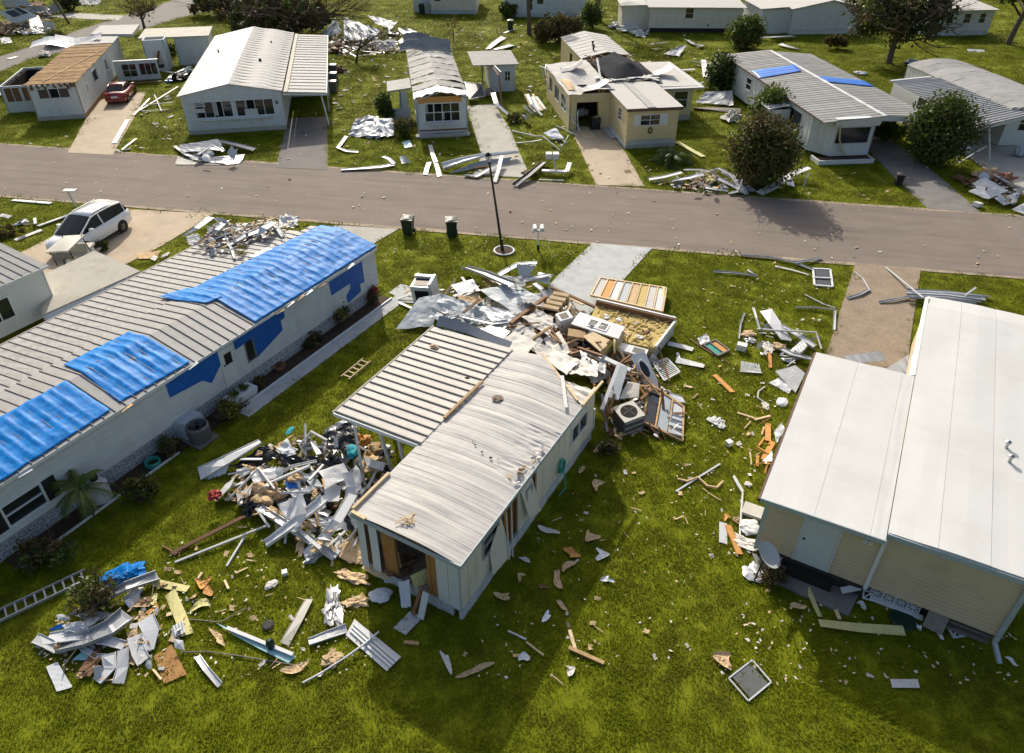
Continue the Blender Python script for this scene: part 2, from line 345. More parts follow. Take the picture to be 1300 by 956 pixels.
def window(W, a0, a1, z0, z1, fm='trim_white', cols=1, rows=2, shut=None, d=.02, fw=.055, glass='glass', broken=()):
    mb = MB()
    for q in ((a0-fw, a1+fw, z1, z1+fw), (a0-fw, a1+fw, z0-fw, z0), (a0-fw, a0, z0, z1), (a1, a1+fw, z0, z1)): W.box(mb, q[0], q[1], -.09, d+.025, q[2], q[3])
    for c in range(1, cols): x = a0+(a1-a0)*c/cols; W.box(mb, x-fw*.4, x+fw*.4, -.05, d+.012, z0+.001, z1-.001)
    for r_ in range(1, rows): z = z0+(z1-z0)*r_/rows; W.box(mb, a0+.001, a1-.001, -.052, d+.006, z-fw*.35, z+fw*.35)
    f = mb.build('window', M[fm], W.root)
    k = 0
    for c in range(cols):
        for r_ in range(rows):
            if k not in broken:
                g = MB(); xa, xb = a0+(a1-a0)*c/cols, a0+(a1-a0)*(c+1)/cols; za, zb = z0+(z1-z0)*r_/rows, z0+(z1-z0)*(r_+1)/rows
                W.box(g, xa+.004, xb-.004, -.04, -.028, za+.004, zb-.004); g.build('pane', M[glass], f)
            k += 1
    b = MB(); W.box(b, a0, a1, -.35, -.3, z0, z1); b.build('backing', M['dark'], f); q_ = MB()
    if a1-a0 > .5:
        for c in range(cols):
            xa, w_ = a0+(a1-a0)*c/cols, (a1-a0)/cols; f0 = random.uniform(.1, .45); s_ = random.random() < .5; n_ = max(3, int(w_*f0/.06))
            for k in range(n_): x_ = xa+(w_*f0*k/n_ if s_ else w_*(1-f0)+w_*f0*k/n_); W.box(q_, x_+.004, x_+w_*f0/n_*.8, -.2+.02*(k % 2), -.16+.02*(k % 2), z0+random.uniform(0, .1)*(z1-z0), z1)
        q_.build('curtain', M[random.choice(['fabric_white', 'insulation', 'grey_wood', 'pale_wall'])], f)
    if shut:
        for xa, xb in ((a0-fw-.42, a0-fw-.02), (a1+fw+.02, a1+fw+.42)):
            s_ = MB(); W.box(s_, xa, xb, .004, .05, z0-.03, z1+.03)
            z = z0
            while z < z1-.05: W.box(s_, xa+.05, xb-.05, .05, .062, z, z+.05); z += .1
            s_.build('shutter', M[shut], W.root)
    return f
def door(W, a0, a1, z0, z1, m='trim_white', win=False, knob=True, left=True):
    mb = MB(); W.box(mb, a0, a1, .0, .045, z0, z1); W.box(mb, a0-.06, a0-.004, -.03, .06, z0, z1+.06); W.box(mb, a1+.004, a1+.06, -.03, .06, z0, z1+.06); W.box(mb, a0-.003, a1+.003, -.03, .058, z1+.003, z1+.06)
    d = mb.build('door', M[m], W.root)
    if win: g = MB(); W.box(g, a0+.15, a1-.15, .046, .056, z0+.95, z1-.2); W.box(g, a0+.15, a1-.15, .05, .066, z0+1.3, z0+1.34); g.build('pane', M['glass'], d)
    if knob: a = a0+.09 if left else a1-.09; k = MB(); k.lathe([(.03,0),(.045,.03),(.02,.06)], 8, W.pt(a, .05, z0+.95)); k.build('knob', M['rubber'], d)
    return d
def panels(root, name, A, B, C, D, n, m, th=.025, rib=None, jit=.002, skip=(), ribm=None, wav=0.0):
    """strips across the run A->B, each going from the A-B edge to the D-C edge"""
    A, B, C, D = map(Vector, (A, B, C, D)); par = ((B-A)-(C-D)).length < 1e-4; me = None; out = []
    rm = [M[m], M[ribm or m]]
    for k in range(n):
        if k in skip: continue
        f0, f1 = k/n, (k+1)/n; off = (B-A)*f0
        if me is None or not par or wav:
            a, b, c, d = A.lerp(B, f0)-off-A, A.lerp(B, f1)-off-A, D.lerp(C, f1)-off-A, D.lerp(C, f0)-off-A
            mb = MB(); e = (b-a)*.004; dn = Vector((0,0,-th))
            if wav:
                mb.grid(lambda u, v: (a+e).lerp(d+e, u).lerp((b-e).lerp(c-e, u), v)+Vector((0,0,wav*math.sin(u*9+v*3)*(.4+v)+wav*1.6*math.sin(math.pi*v))), 12, 4, th)
            else: mb.hexa([a+e+dn, b-e+dn, c-e+dn, d+e+dn], [a+e, b-e, c-e, d+e])
            if rib:
                rw, rh = rib; s = (b-a).normalized()*rw
                mb.hexa([a+e, a+e+s, d+e+s, d+e], [a+e+Vector((0,0,rh))+s*.15, a+e+s*.85+Vector((0,0,rh)), d+e+s*.85+Vector((0,0,rh)), d+e+s*.15+Vector((0,0,rh))], 1)
            o = mb.build(name, rm, root); me = o.data
        else:
            o = bpy.data.objects.new(name, me); COL.objects.link(o); o.parent = root
        o.location = A+off+Vector((0, 0, random.uniform(-jit, jit))); out.append(o)
    return out
def fascia(root, a, b, h, m, t=.035, name='fascia'):
    mb = MB(); mb.bar(a, b, t, h); return mb.build(name, M[m], root)
def part(root, name, m, fn):
    mb = MB(); fn(mb); return mb.build(name, M[m], root)
# ornamental concrete screen block, shared mesh
def screen_block_mesh(s=.3, h=.3, t=.06):
    mb = MB(); f = .026
    for q in ((0,0,s,f),(0,h-f,s,h),(0,f,f,h-f),(s-f,f,s,h-f)): mb.box(q[0], -t/2, q[1], q[2], t/2, q[3])
    a, b = Vector((f,0,f)), Vector((s-f,0,h-f)); mb.bar(a, b, t*.7, f*.9, up=(1,0,-1)); mb.bar((s-f,0,f), (f,0,h-f), t*.78, f, up=(1,0,1))
    mb.bar((s/2,0,f), (s/2,0,h-f), f, t*.7, up=(0,1,0)); mb.bar((f,0,h/2), (s-f,0,h/2), t*.68, f)
    return mb
SB = screen_block_mesh().build('screen_block', M['block']); SBM = SB.data; bpy.data.objects.remove(SB)
def skirt_blocks(W, z, m=None, a0=0, a1=None, sx=1.0, sz=1.0, d=.0, skip=None, tilt=0):
    a1 = W.len if a1 is None else a1; n = int((a1-a0)/(.3*sx)); ang = math.atan2(W.d.y, W.d.x)
    for i in range(n):
        if skip and skip(i): continue
        o = bpy.data.objects.new('screen_block', SBM); COL.objects.link(o); o.parent = W.root; o.location = W.pt(a0+i*.3*sx, d, z); o.rotation_euler = (0, random.uniform(-tilt, tilt), ang); o.scale = (sx*.985, 1, sz)
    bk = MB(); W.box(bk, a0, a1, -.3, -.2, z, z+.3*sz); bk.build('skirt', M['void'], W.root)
# ---------------------------------------------------------------- the wrecked home in the middle
AZ = 29.6
c0 = G(587, 788)
H1 = thing('mobile_home', 'torn white mobile home with buckled roof and gutted open end in the middle', 'house', c0, AZ)
Wr = Wall((0, 0), (0, 9.0), H1)
rz = lambda x: 2.62-.036*(x+1.75)**2
ops = [(1.2, 2.0, 1.42, 2.12), (2.15, 3.22, .44, 2.28), (4.06, 4.4, .44, 2.3), (6.95, 8.15, 1.2, 1.85)]
edges = [0+.4*i for i in range(23)]
for a, b in zip(edges[:-1], edges[1:]):
    b = min(b, 9.0)
    if any(o[0] <= a+1e-3 and o[1] >= b-1e-3 and o[3]-o[2] > 1.5 for o in ops): continue
    o_ = build_wall(Wr, .46, 2.42, 'cream_wall', ops, None, th=.05, name='siding_panel', a0=a+.006, a1=b-.006)
    o_.location = Wr.n*random.uniform(-.006, .008)
part(H1, 'wall_frame', 'plywood', lambda mb: [Wr.box(mb, a, a+.05, -.14, -.055, .46, 2.42) for a in (.08, .6, 1.1, 2.08, 2.45, 2.85, 3.25, 4.0, 4.43, 5.2, 6.0, 6.85, 8.2, 8.9)])
part(H1, 'insulation_board', 'plywood', lambda mb: (Wr.box(mb, 2.5, 2.84, -.2, -.15, .5, 2.4), Wr.box(mb, 2.9, 3.24, -.21, -.15, .5, 2.4), Wr.box(mb, 4.0, 4.5, -.2, -.15, .5, 2.4)))
window(Wr, 1.2, 2.0, 1.42, 2.12, 'grey_metal', 1, 2)
window(Wr, 6.95, 8.15, 1.2, 1.85, 'trim_white', 2, 1)
hs = MB(); W_ = Wr
hs.slab([Wr.pt(3.27,.03,2.3), Wr.pt(3.98,.03,2.3), Wr.pt(4.25,.28,.62), Wr.pt(3.6,.2,.85)], .015); hs.build('hanging_skin', M['cream_wall'], H1)
hs = MB(); hs.slab([Wr.pt(1.5,.03,1.4), Wr.pt(2.15,.03,2.2), Wr.pt(2.28,.3,.6), Wr.pt(1.45,.16,.46)], .015); hs.build('hanging_skin', M['cream_wall'], H1)
window(Wr, 3.62, 3.9, 1.6, 1.95, 'grey_metal', 1, 1, d=.09)
for a, b in (((2.3, .12, 2.3), (2.15, .3, .5)), ((2.62, .1, 2.3), (2.3, .34, .5))):
    part(H1, 'loose_trim', 'white_metal', lambda mb: mb.bar(Wr.pt(*a), Wr.pt(*b), .05, .02))
Wf = Wall((-3.5, 0), (0, 0), H1)
for a, b in ((2.72, 3.1), (3.11, 3.5)): build_wall(Wf, .46, 2.42, 'white_wall', (), None, th=.05, name='siding_panel', a0=a+.003, a1=b-.003)
part(H1, 'corner_trim', 'blue_trim', lambda mb: mb.box(-.03, -.03, .4, .02, .02, 2.4))
part(H1, 'exposed_stud', 'plywood', lambda mb: (Wf.box(mb, .82, 1.24, -.09, -.03, .46, 2.4), Wf.box(mb, 1.24, 1.3, -.12, -.02, .46, 2.4)))
part(H1, 'exposed_stud', 'plywood', lambda mb: (Wf.box(mb, 2.38, 2.5, -.1, -.02, .46, 2.4), Wf.box(mb, 2.51, 2.71, -.09, -.03, .46, 2.4)))
part(H1, 'exposed_stud', 'brown_wood', lambda mb: (Wf.box(mb, .22, .32, -.12, -.04, .46, 2.4), Wf.box(mb, .05, .12, -.12, -.04, .46, 2.4)))
part(H1, 'hanging_skin', 'white_wall', lambda mb: mb.grid(lambda u, v: Wf.pt(.02+.26*v+.12*u*u, .02+.18*u*u, 2.35-1.75*u), 8, 2, .012))
part(H1, 'hanging_skin', 'white_wall', lambda mb: mb.grid(lambda u, v: Wf.pt(.42+.3*v+.06*u, .02+.1*u*u, 2.36-1.85*u), 8, 2, .012))
Wl = Wall((-3.5, 9.0), (-3.5, 0), H1); build_wall(Wl, .46, 2.35, 'white_wall', [(1.0, 2.0, 1.2, 2.1)], 'vert', pitch=.4)
Wb = Wall((0, 9.0), (-3.5, 9.0), H1); build_wall(Wb, .46, 1.3, 'cream_wall', [(1.2, 2.2, .46, 1.3)], None)
part(H1, 'floor', 'carpet_tan', lambda mb: mb.box(-3.45, .02, .36, -.06, 8.95, .46))
part(H1, 'partition_wall', 'brown_wood', lambda mb: (mb.box(-3.39, 2.6, .461, -.15, 2.66, 2.4), mb.box(-1.5, 5.6, .461, -.15, 5.66, 2.4)))
part(H1, 'ceiling', 'pale_wood', lambda mb: mb.box(-3.38, .1, 2.32, -.12, 7.4, 2.36))
# roof sheets, one per seam, buckled
yy = [-.06+.58*i for i in range(17)]
for k, (ya, yb) in enumerate(zip(yy[:-1], yy[1:])):
    xr = lambda y: .11 if y < 7.45 else -.15-(y-7.6)*1.29
    def f(u, v, ya=ya, yb=yb, k=k):
        y = ya+.002+(yb-ya-.003)*v; x = -3.62+(xr(y)+3.62)*u; q = math.sin(math.pi*u)
        z = rz(x)+.028*math.sin(math.pi*v)*q*(1 if k % 2 else .3)+.05*noise.noise((x*.7, y*.8, 3))*q+.03*noise.noise((x*.5, y*2.8, 9))*min(1, 2*q)
        z += .002*math.sin(y*43+2*noise.noise((x, y, 6)))+.013*noise.noise((x*.4, y*7, 4))
        if k > 13: z += .06*(y-8)*(u)
        if abs(x+.34) < .5 and 3.2 < y < 5.9: z -= .05*abs(noise.noise((x*5, y*5, 1)))
        return (x, y, z)
    mb = MB(); mb.grid(f, 16, 14, .02); mb.grid(lambda u, v, ya=ya: tuple(Vector(f(u, 0))+Vector((0, .03*v, .009))), 14, 1, .012); mb.build('roof_sheet', M['white_roof'], H1)
def ring_junk(name, m, x, y, r, n, parent):
    mb = MB()
    for i in range(n):
        t = random.uniform(0, 6.28); a = Vector((x+r*math.cos(t)*random.uniform(.1,1), y+r*math.sin(t)*random.uniform(.1,1), rz(x)+random.uniform(.03,.07))); d = Vector((random.uniform(-1,1), random.uniform(-1,1), random.uniform(-.1,.3)))*r*.6
        mb.bar(a, a+d, .035, .015)
    return mb.build(name, M[m], parent)
mb = MB(); mb.lathe([(.19,0),(.19,.05),(.16,.055)], 14, (-2.52, 6.31, rz(-2.5)+.01)); mb.build('roof_vent', M['grey_wood'], H1); ring_junk('vent_lining', 'brown_wood', -2.52, 6.31, .2, 22, H1)
for x, y, r in ((-1.59, 3.77, .035), (-1.23, 3.69, .05), (-1.95, 3.95, .03), (-2.1, 4.05, .018), (-1.0, 3.75, .02)):
    part(H1, 'roof_hole', 'dark', lambda mb: mb.grid(lambda u, v: (x+r*(u-.5)*2*(1-.4*abs(v-.5)), y+r*.7*(v-.5)*2, rz(x)+.06+.01*u), 3, 3, .02))
for i in range(17):
    y = 3.15+2.8*i/26+random.uniform(-.05, .05); x = -.02-.34*math.exp(-((y-3.6)/.5)**2)*random.random()-.16*random.random()
    mb = MB(); p = Vector((x, y, rz(x)+.06)); mb.bar(p, p+Vector((random.uniform(-.16,.12), random.uniform(-.16,.16), random.uniform(-.02,.09))), random.uniform(.04,.13), .012, roll=random.random()); mb.build('torn_roof_edge', M[random.choice(['brown_wood', 'white_metal', 'insulation', 'grey_wood'])], H1)
part(H1, 'edge_batten', 'pale_wood', lambda mb: mb.bar((-3.62, .05, 2.57), (-3.6, 1.7, 2.57), .09, .07))
part(H1, 'edge_batten', 'pale_wood', lambda mb: mb.bar((-3.58, -.03, 2.56), (-3.05, -.08, 2.59), .1, .06))
part(H1, 'edge_batten', 'wood', lambda mb: mb.bar((-3.56, 4.6, 2.6), (-3.5, 6.9, 2.62), .1, .08))
part(H1, 'edge_batten', 'pale_wood', lambda mb: mb.bar((-2.35, 9.3, 2.66), (-.15, 7.62, 2.56), .09, .08))
part(H1, 'edge_batten', 'pale_wood', lambda mb: mb.bar((.1, 7.5, 2.55), (.15, 9.05, 2.55), .08, .08))
part(H1, 'fascia', 'blue_trim', lambda mb: mb.bar((-3.6, -.075, 2.44), (.1, -.075, 2.44), .03, .16))
part(H1, 'fascia', 'blue_trim', lambda mb: mb.bar((.1, -.07, 2.44), (.1, 7.5, 2.44), .03, .14))
part(H1, 'fascia', 'blue_trim', lambda mb: mb.bar((-3.62, -.07, 2.42), (-3.62, 3.2, 2.42), .03, .14))
part(H1, 'roof_insulation', 'white_fluff', lambda mb: mb.grid(lambda u, v: (-2.3+2.35*u, 8.95-1.35*u*v+.3*v-.3, 2.32+.2*abs(noise.noise((u*4, v*4, 2)))+.1*v), 14, 10, .1))
part(H1, 'roof_brace', 'grey_metal', lambda mb: mb.bar((-1.15, 8.45, 2.72), (-.28, 7.0, 2.66), .12, .012))
for Wq, n, sk in ((Wr, 30, None), (Wf, 11, None)):
    for i in range(int(Wq.len/.4)):
        mb = MB(); Wq.box(mb, i*.4+.006, i*.4+.394, -.1, -.01+random.uniform(-.008, .012), -.02, .44); o = mb.build('foundation_block', M['block'], H1)
part(H1, 'rim_trim', 'blue_trim', lambda mb: (Wr.box(mb, 0, 9, -.02, .02, .425, .47), Wf.box(mb, 0, 3.5, -.02, .022, .42, .468)))
# carport roof on its left side
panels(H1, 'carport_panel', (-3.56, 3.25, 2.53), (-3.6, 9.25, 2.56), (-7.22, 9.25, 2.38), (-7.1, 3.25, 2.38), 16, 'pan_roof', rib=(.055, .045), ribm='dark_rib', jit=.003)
part(H1, 'carport_beam', 'trim_white', lambda mb: mb.bar((-7.12, 3.2, 2.3), (-3.62, 3.2, 2.44), .06, .14))
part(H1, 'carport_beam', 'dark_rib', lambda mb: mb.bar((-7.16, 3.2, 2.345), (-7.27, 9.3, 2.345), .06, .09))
part(H1, 'carport_flap', 'grey_metal', lambda mb: mb.grid(lambda u, v: (-7.15+3.4*u, 9.3+.28*v+.1*math.sin(5*u), 2.42+.1*u+.32*v*(1-.5*u)), 12, 3, .015))
for a, b in (((-6.25, 3.2, 2.28), (-5.75, 2.75, 0)), ((-5.2, 3.25, 2.3), (-5.05, 3.5, 0)), ((-4.5, 3.3, 2.32), (-4.3, 3.4, 0)), ((-6.9, 8.8, 2.3), (-6.85, 8.8, 0)), ((-6.95, 5.9, 2.3), (-6.9, 5.8, 0))):
    part(H1, 'carport_post', 'pale_metal', lambda mb: mb.bar(a, b, .09, .09))
for k, (x, y, c) in enumerate(((-6.5, 7.9, 'insulation'), (-4.4, 7.3, 'insulation'), (-4.3, 6.8, 'brown_wood'))):
    o = MB(); o.grid(lambda u, v: (x+.35*u, y+.2*v, 2.47+(.07+.12*abs(noise.noise((u*3, v*3, x))))*math.sin(math.pi*u)*math.sin(math.pi*v)), 6, 5)
    tag(o.build('debris_clump', M[c], None), ['small tan clump near the far left corner of the ribbed carport roof', 'tan clump near the inner edge of the ribbed carport roof', 'brown clump beside the tan one on the ribbed carport roof'][k], 'debris')
    bpy.data.objects['debris_clump' if k == 0 else 'debris_clump.%03d' % k].matrix_world = H1.matrix_basis if False else Matrix.Translation(c0) @ Matrix.Rotation(-R(AZ), 4, 'Z')
FR = Matrix.Translation(c0) @ Matrix.Rotation(-R(AZ), 4, 'Z')
nest = ring_junk('wood_splinters', 'insulation', -1.95, .42, .26, 16, None); nest.matrix_world = FR; tag(nest, 'little cross of tan splintered wood lying on the front of the white buckled roof', 'debris')
# hose on the wall
hz = MB()
for q in range(3): hz.tube([Wr.pt(6.05+.2*math.cos(t), .07+.03*q, .95+.26*math.sin(t)) for t in [i*6.28/18 for i in range(19)]], .028, 6)
hz.tube([Wr.pt(6.2, .1, .75), Wr.pt(6.15, .2, .3), Wr.pt(6.0, .3, .05), Wr.pt(5.6, .25, .03)], .022, 6)
o = hz.build('garden_hose', M['green_hose']); o.matrix_world = FR; tag(o, 'coiled green garden hose hanging on the cream wall of the wrecked home', 'hose')

# ---------------------------------------------------------------- the white-roofed home at right
r0 = Vector((7.13, 14.53, 0)); H2 = thing('mobile_home', 'beige sided mobile home with clean white roof and grey door at the right', 'house', r0, AZ)
for xa, xb in ((0, 1.45), (1.456, 2.9), (2.906, 3.28)):
    za, zb = 2.7+xa*.03, 2.7+xb*.03
    part(H2, 'roof_panel', 'clean_roof', lambda mb: mb.grid(lambda u, v: (xa+(xb-xa)*v, .0+8.36*u, za+(zb-za)*v+.012*noise.noise((u*3, v*2, xa))-.012*math.sin(u*3.14)), 14, 6, .06))
def mainz(x): return 2.815+.1*min(1, max(0, (x-3.3)/1.75))
me_ = [3.3, 4.5, 5.7, 6.86]
for xa, xb in zip(me_[:-1], me_[1:]):
    part(H2, 'roof_panel', 'clean_roof', lambda mb: mb.grid(lambda u, v: (xa+.004+(xb-xa-.008)*v, .3*(xa > 3)+14.6*u+.0, mainz(xa+(xb-xa)*v)-.13*max(0, (u*14.6-13.5))/1.1+.015*noise.noise((u*5, v*2, xa))), 40, 6, .06))
part(H2, 'roof_edge', 'clean_roof', lambda mb: mb.hexa([(3.1, 8.4, 2.74), (3.29, 8.4, 2.74), (3.29, 14.7, 2.74), (3.18, 14.7, 2.7)], [(3.16, 8.4, 2.78), (3.292, 8.4, 2.83), (3.292, 14.7, 2.8), (3.2, 14.7, 2.72)]))
part(H2, 'fascia', 'blue_trim', lambda mb: mb.bar((0, -.02, 2.64), (3.3, -.02, 2.73), .04, .15))
part(H2, 'fascia', 'blue_trim', lambda mb: mb.bar((3.3, .272, 2.72), (6.9, .272, 2.81), .05, .17))
part(H2, 'gutter', 'brown_trim', lambda mb: mb.bar((-.04, -.02, 2.62), (-.04, 8.36, 2.62), .07, .12))
W2 = Wall((.25, .35), (3.3, .35), H2); build_wall(W2, .5, 2.62, 'beige_siding', [(1.06, 1.98, .5, 2.36)], 'lap', pitch=.15)
W3 = Wall((3.34, .36), (6.65, .36), H2); build_wall(W3, .55, 2.72, 'beige_siding', (), 'lap', pitch=.15)
W4 = Wall((.25, 8.2), (.25, .35), H2); build_wall(W4, .3, 2.62, 'pale_wall', (), None)
W5 = Wall((6.65, .36), (6.65, 14.4), H2); build_wall(W5, .55, 2.75, 'beige_siding', (), 'lap', pitch=.26)
W6 = Wall((3.34, 14.4), (3.34, 8.3), H2); build_wall(W6, .55, 2.72, 'beige_siding', [(2, 3, 1.3, 2.3)], 'lap', pitch=.26); window(W6, 2, 3, 1.3, 2.3)
build_wall(Wall((6.65, 14.4), (3.34, 14.4), H2), .3, 2.6, 'beige_siding'); build_wall(Wall((3.3, 8.2), (.25, 8.2), H2), .3, 2.62, 'pale_wall')
door(W2, 1.06, 1.98, .5, 2.36, 'door_pale')
part(H2, 'corner_post', 'blue_trim', lambda mb: W2.box(mb, -.1, 0, -.08, .04, .3, 2.6))
part(H2, 'corner_post', 'trim_white', lambda mb: W2.box(mb, 3.02, 3.12, .002, .09, .45, 2.68))
part(H2, 'downspout', 'blue_trim', lambda mb: (W3.box(mb, 3.22, 3.34, .03, .13, .35, 2.68), mb.bar(W3.pt(3.28, .08, .36), W3.pt(3.5, .45, .06), .1, .09)))
part(H2, 'porch_light', 'trim_white', lambda mb: (W2.box(mb, 2.62, 2.72, .02, .12, 2.38, 2.46), mb.lathe([(.02, 0), (.06, -.02), (.05, -.12)], 8, W2.pt(2.62, .14, 2.38)), mb.lathe([(.02, 0), (.06, -.02), (.05, -.12)], 8, W2.pt(2.75, .14, 2.38))))
part(H2, 'door_step', 'dark', lambda mb: mb.box(1.2, .0, .0, 2.5, .33, .34))  # near-black step: shade beneath the door put into its colour
part(H2, 'patio', 'concrete_dark', lambda mb: mb.slab([(.15, .34, .07), (3.25, .34, .07), (3.1, -.55, .07), (.6, -.4, .07)], .1))  # slab colour darkened for the shade it lies in
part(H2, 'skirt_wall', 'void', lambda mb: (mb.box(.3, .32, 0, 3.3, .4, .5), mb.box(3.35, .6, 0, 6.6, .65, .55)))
skirt_blocks(W3, .12, a0=.15, a1=1.7, sx=1.1, sz=1.2, d=-.1, tilt=.05)
part(H2, 'skirt_rail', 'trim_white', lambda mb: (W3.box(mb, .2, 1.6, -.12, .03, .03, .1)))
part(H2, 'skirt_rail', 'grey_wood', lambda mb: (W3.box(mb, 2.1, 3.2, -.2, .02, .1, .2), W3.box(mb, 1.9, 3.2, -.2, -.02, .32, .4)))
FR2 = (Matrix.Translation(r0) @ Matrix.Rotation(-R(AZ), 4, 'Z')).inverted()
for x, y in [tuple((FR2 @ G(a, b, 2.92)).xy) for a, b in ((1277, 568), (1281, 586))]:
    part(H2, 'roof_vent', 'steel', lambda mb: (mb.lathe([(.05, 0), (.05, .2)], 8, (x, y, mainz(x))), mb.lathe([(.09, .2), (.09, .24), (.02, .3)], 8, (x, y, mainz(x)))))

# ---------------------------------------------------------------- the long home at left with blue tarps
l0 = G(466, 385); H3 = thing('mobile_home', 'long white mobile home with ribbed grey roof patched with blue tarps at left', 'house', l0, AZ)
FL3 = Matrix.Translation(l0) @ Matrix.Rotation(-R(AZ), 4, 'Z')
Y0, Y1, NS = -21.0, 1.0, 54
XV = -3.95
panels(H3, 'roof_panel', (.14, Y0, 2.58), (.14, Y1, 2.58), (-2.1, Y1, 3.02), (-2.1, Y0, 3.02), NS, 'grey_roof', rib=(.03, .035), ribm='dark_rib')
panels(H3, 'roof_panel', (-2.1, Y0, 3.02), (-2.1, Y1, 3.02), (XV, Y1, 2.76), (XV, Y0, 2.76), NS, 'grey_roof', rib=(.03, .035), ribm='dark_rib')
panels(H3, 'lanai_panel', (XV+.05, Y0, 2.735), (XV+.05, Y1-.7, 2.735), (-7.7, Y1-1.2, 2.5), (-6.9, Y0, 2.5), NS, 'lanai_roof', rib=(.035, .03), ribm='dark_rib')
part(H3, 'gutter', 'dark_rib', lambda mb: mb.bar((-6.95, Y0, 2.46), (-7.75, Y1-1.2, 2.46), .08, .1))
Wa = Wall((0, Y0), (0, .95), H3); Y = lambda y: y-Y0
build_wall(Wa, .62, 2.52, 'white_wall', [(Y(-8.48), Y(-7.8), .62, 2.28), (Y(-16.9), Y(-15.75), .95, 1.72), (Y(-7.25), Y(-6.85), 1.1, 2.0)], 'lap', pitch=.12)
build_wall(Wall((0, .95), (XV, .95), H3), .62, 2.55, 'white_wall', (), 'lap', pitch=.24, apex=(2.95, .5))
build_wall(Wall((-7.2, -.5), (-7.0, Y0), H3), .1, 2.4, 'white_wall', (), None)
door(Wa, Y(-8.46), Y(-7.82), .62, 2.26, 'white_wall', win=True)
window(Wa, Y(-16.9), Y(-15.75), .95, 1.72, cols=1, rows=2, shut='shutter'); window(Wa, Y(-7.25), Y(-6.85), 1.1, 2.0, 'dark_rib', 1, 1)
part(H3, 'door_seam', 'pale_wall', lambda mb: (Wa.box(mb, Y(-11.9), Y(-11.87), .02, .032, .7, 2.2), Wa.box(mb, Y(-11.1), Y(-11.07), .02, .032, .7, 2.2), Wa.box(mb, Y(-11.87), Y(-11.1), .02, .032, 2.17, 2.2)))
part(H3, 'fascia', 'trim_white', lambda mb: mb.bar((.155, Y0, 2.52), (.155, Y1, 2.52), .025, .11))
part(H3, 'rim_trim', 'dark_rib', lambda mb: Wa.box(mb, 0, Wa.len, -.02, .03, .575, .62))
for z in (0.0, .29): skirt_blocks(Wa, z, a0=2.0, sx=1, sz=.97)
for k in range(9):
    y = [-1.2, -3.1, -3.9, -4.4, -5.0, -5.6, -9.95, -12.7, -16.2][k]
    part(H3, 'broken_fascia', 'insulation' if k % 2 else 'pale_metal', lambda mb: mb.bar((.2, y, 2.5), (.24, y+.42, 2.55+random.uniform(-.05, .04)), .14, .02))
# tarps lie on the roof
def roofz3(x): return 3.02-.44/2.24*(x+2.1) if x > -2.1 else 3.02-.26/1.85*(-2.1-x)
def tarp(label, quad, fr, zf, nu, nv, rib=.407, amp=.06, m='tarp', y_off=0.0):
    a, b, c, d = [Vector((*q, 0)) for q in quad]
    def f(u, v):
        p = a.lerp(d, u).lerp(b.lerp(c, u), v); ph = (p.y-Y0)/rib; e = min(u, 1-u, v, 1-v)*8; e = min(1, e)
        z = zf(p.x)+.035+amp*math.exp(-((ph-math.floor(ph)-.5)/.13)**2)*(.25+.75*e)*(.75+.5*noise.noise((p.x*1.2, math.floor(ph)*3.1, 2)))+.06*e*noise.noise((p.x*1.6, p.y*1.6, 5))+.03*abs(noise.noise((p.x*4, p.y*2.5, 8)))+.012*math.exp(-(((p.x*.9) % 1-.5)/.03)**2)
        return (p.x+.05*noise.noise((p.y*2, 1, u)), p.y+.04*noise.noise((p.x*2, 4, v)), z)
    mb = MB(); mb.grid(f, nu, nv, .008); o = mb.build('roof_tarp', M[m], None, smooth=True); o.matrix_world = fr; return tag(o, label, 'tarp')
tarp('largest blue tarp stretched over the road end of the ribbed grey roof', [(-4.0, -6.5), (-3.4, 1.1), (.1, 1.1), (.12, -6.6)], FL3, roofz3, 40, 110)
tarp('small blue tarp flap hanging over the valley beside the largest roof tarp', [(-4.6, -7.3), (-4.1, -6.2), (-1.9, -6.3), (-2.1, -7.0)], FL3, lambda x: roofz3(max(x, -3.95))+.012, 16, 14)
tarp('middle blue tarp patch on the ribbed grey roof between two others', [(-3.4, -12.25), (-3.2, -9.75), (.08, -9.7), (-.05, -12.5)], FL3, roofz3, 36, 40)
tarp('blue tarp patch on the grey roof cut by the left edge of the photo', [(-2.3, -19.5), (-2.2, -12.9), (.0, -12.9), (.16, -19.5)], FL3, roofz3, 30, 90)
def wtarp(label, poly):
    mb = MB(); mb.slab([(.036, y, z) for y, z in poly], .012)
    o = mb.build('wall_tarp', M['wall_tarp'], None); o.matrix_world = FL3; return tag(o, label, 'tarp')
wtarp('dark blue sheet fixed to the white wall left of the door of the long home', [(-10.85,2.34),(-8.52,2.45),(-8.52,1.75),(-9.1,1.25),(-9.45,1.6),(-10.85,1.75)])
wtarp('dark blue sheet fixed to the white wall right of the door over a narrow window', [(-7.76,2.47),(-5.05,2.47),(-5.05,2.0),(-5.3,1.95),(-5.3,1.5),(-6.8,1.05),(-6.82,2.02),(-7.76,1.95)])
wtarp('dark blue notched sheet fixed to the road end corner of the white wall', [(-2.3,2.3),(-.03,2.3),(-.03,1.2),(-.35,1.25),(-.35,.85),(-1.3,.7),(-1.35,1.1),(-1.0,1.35),(-1.0,1.6),(-2.25,1.6)])

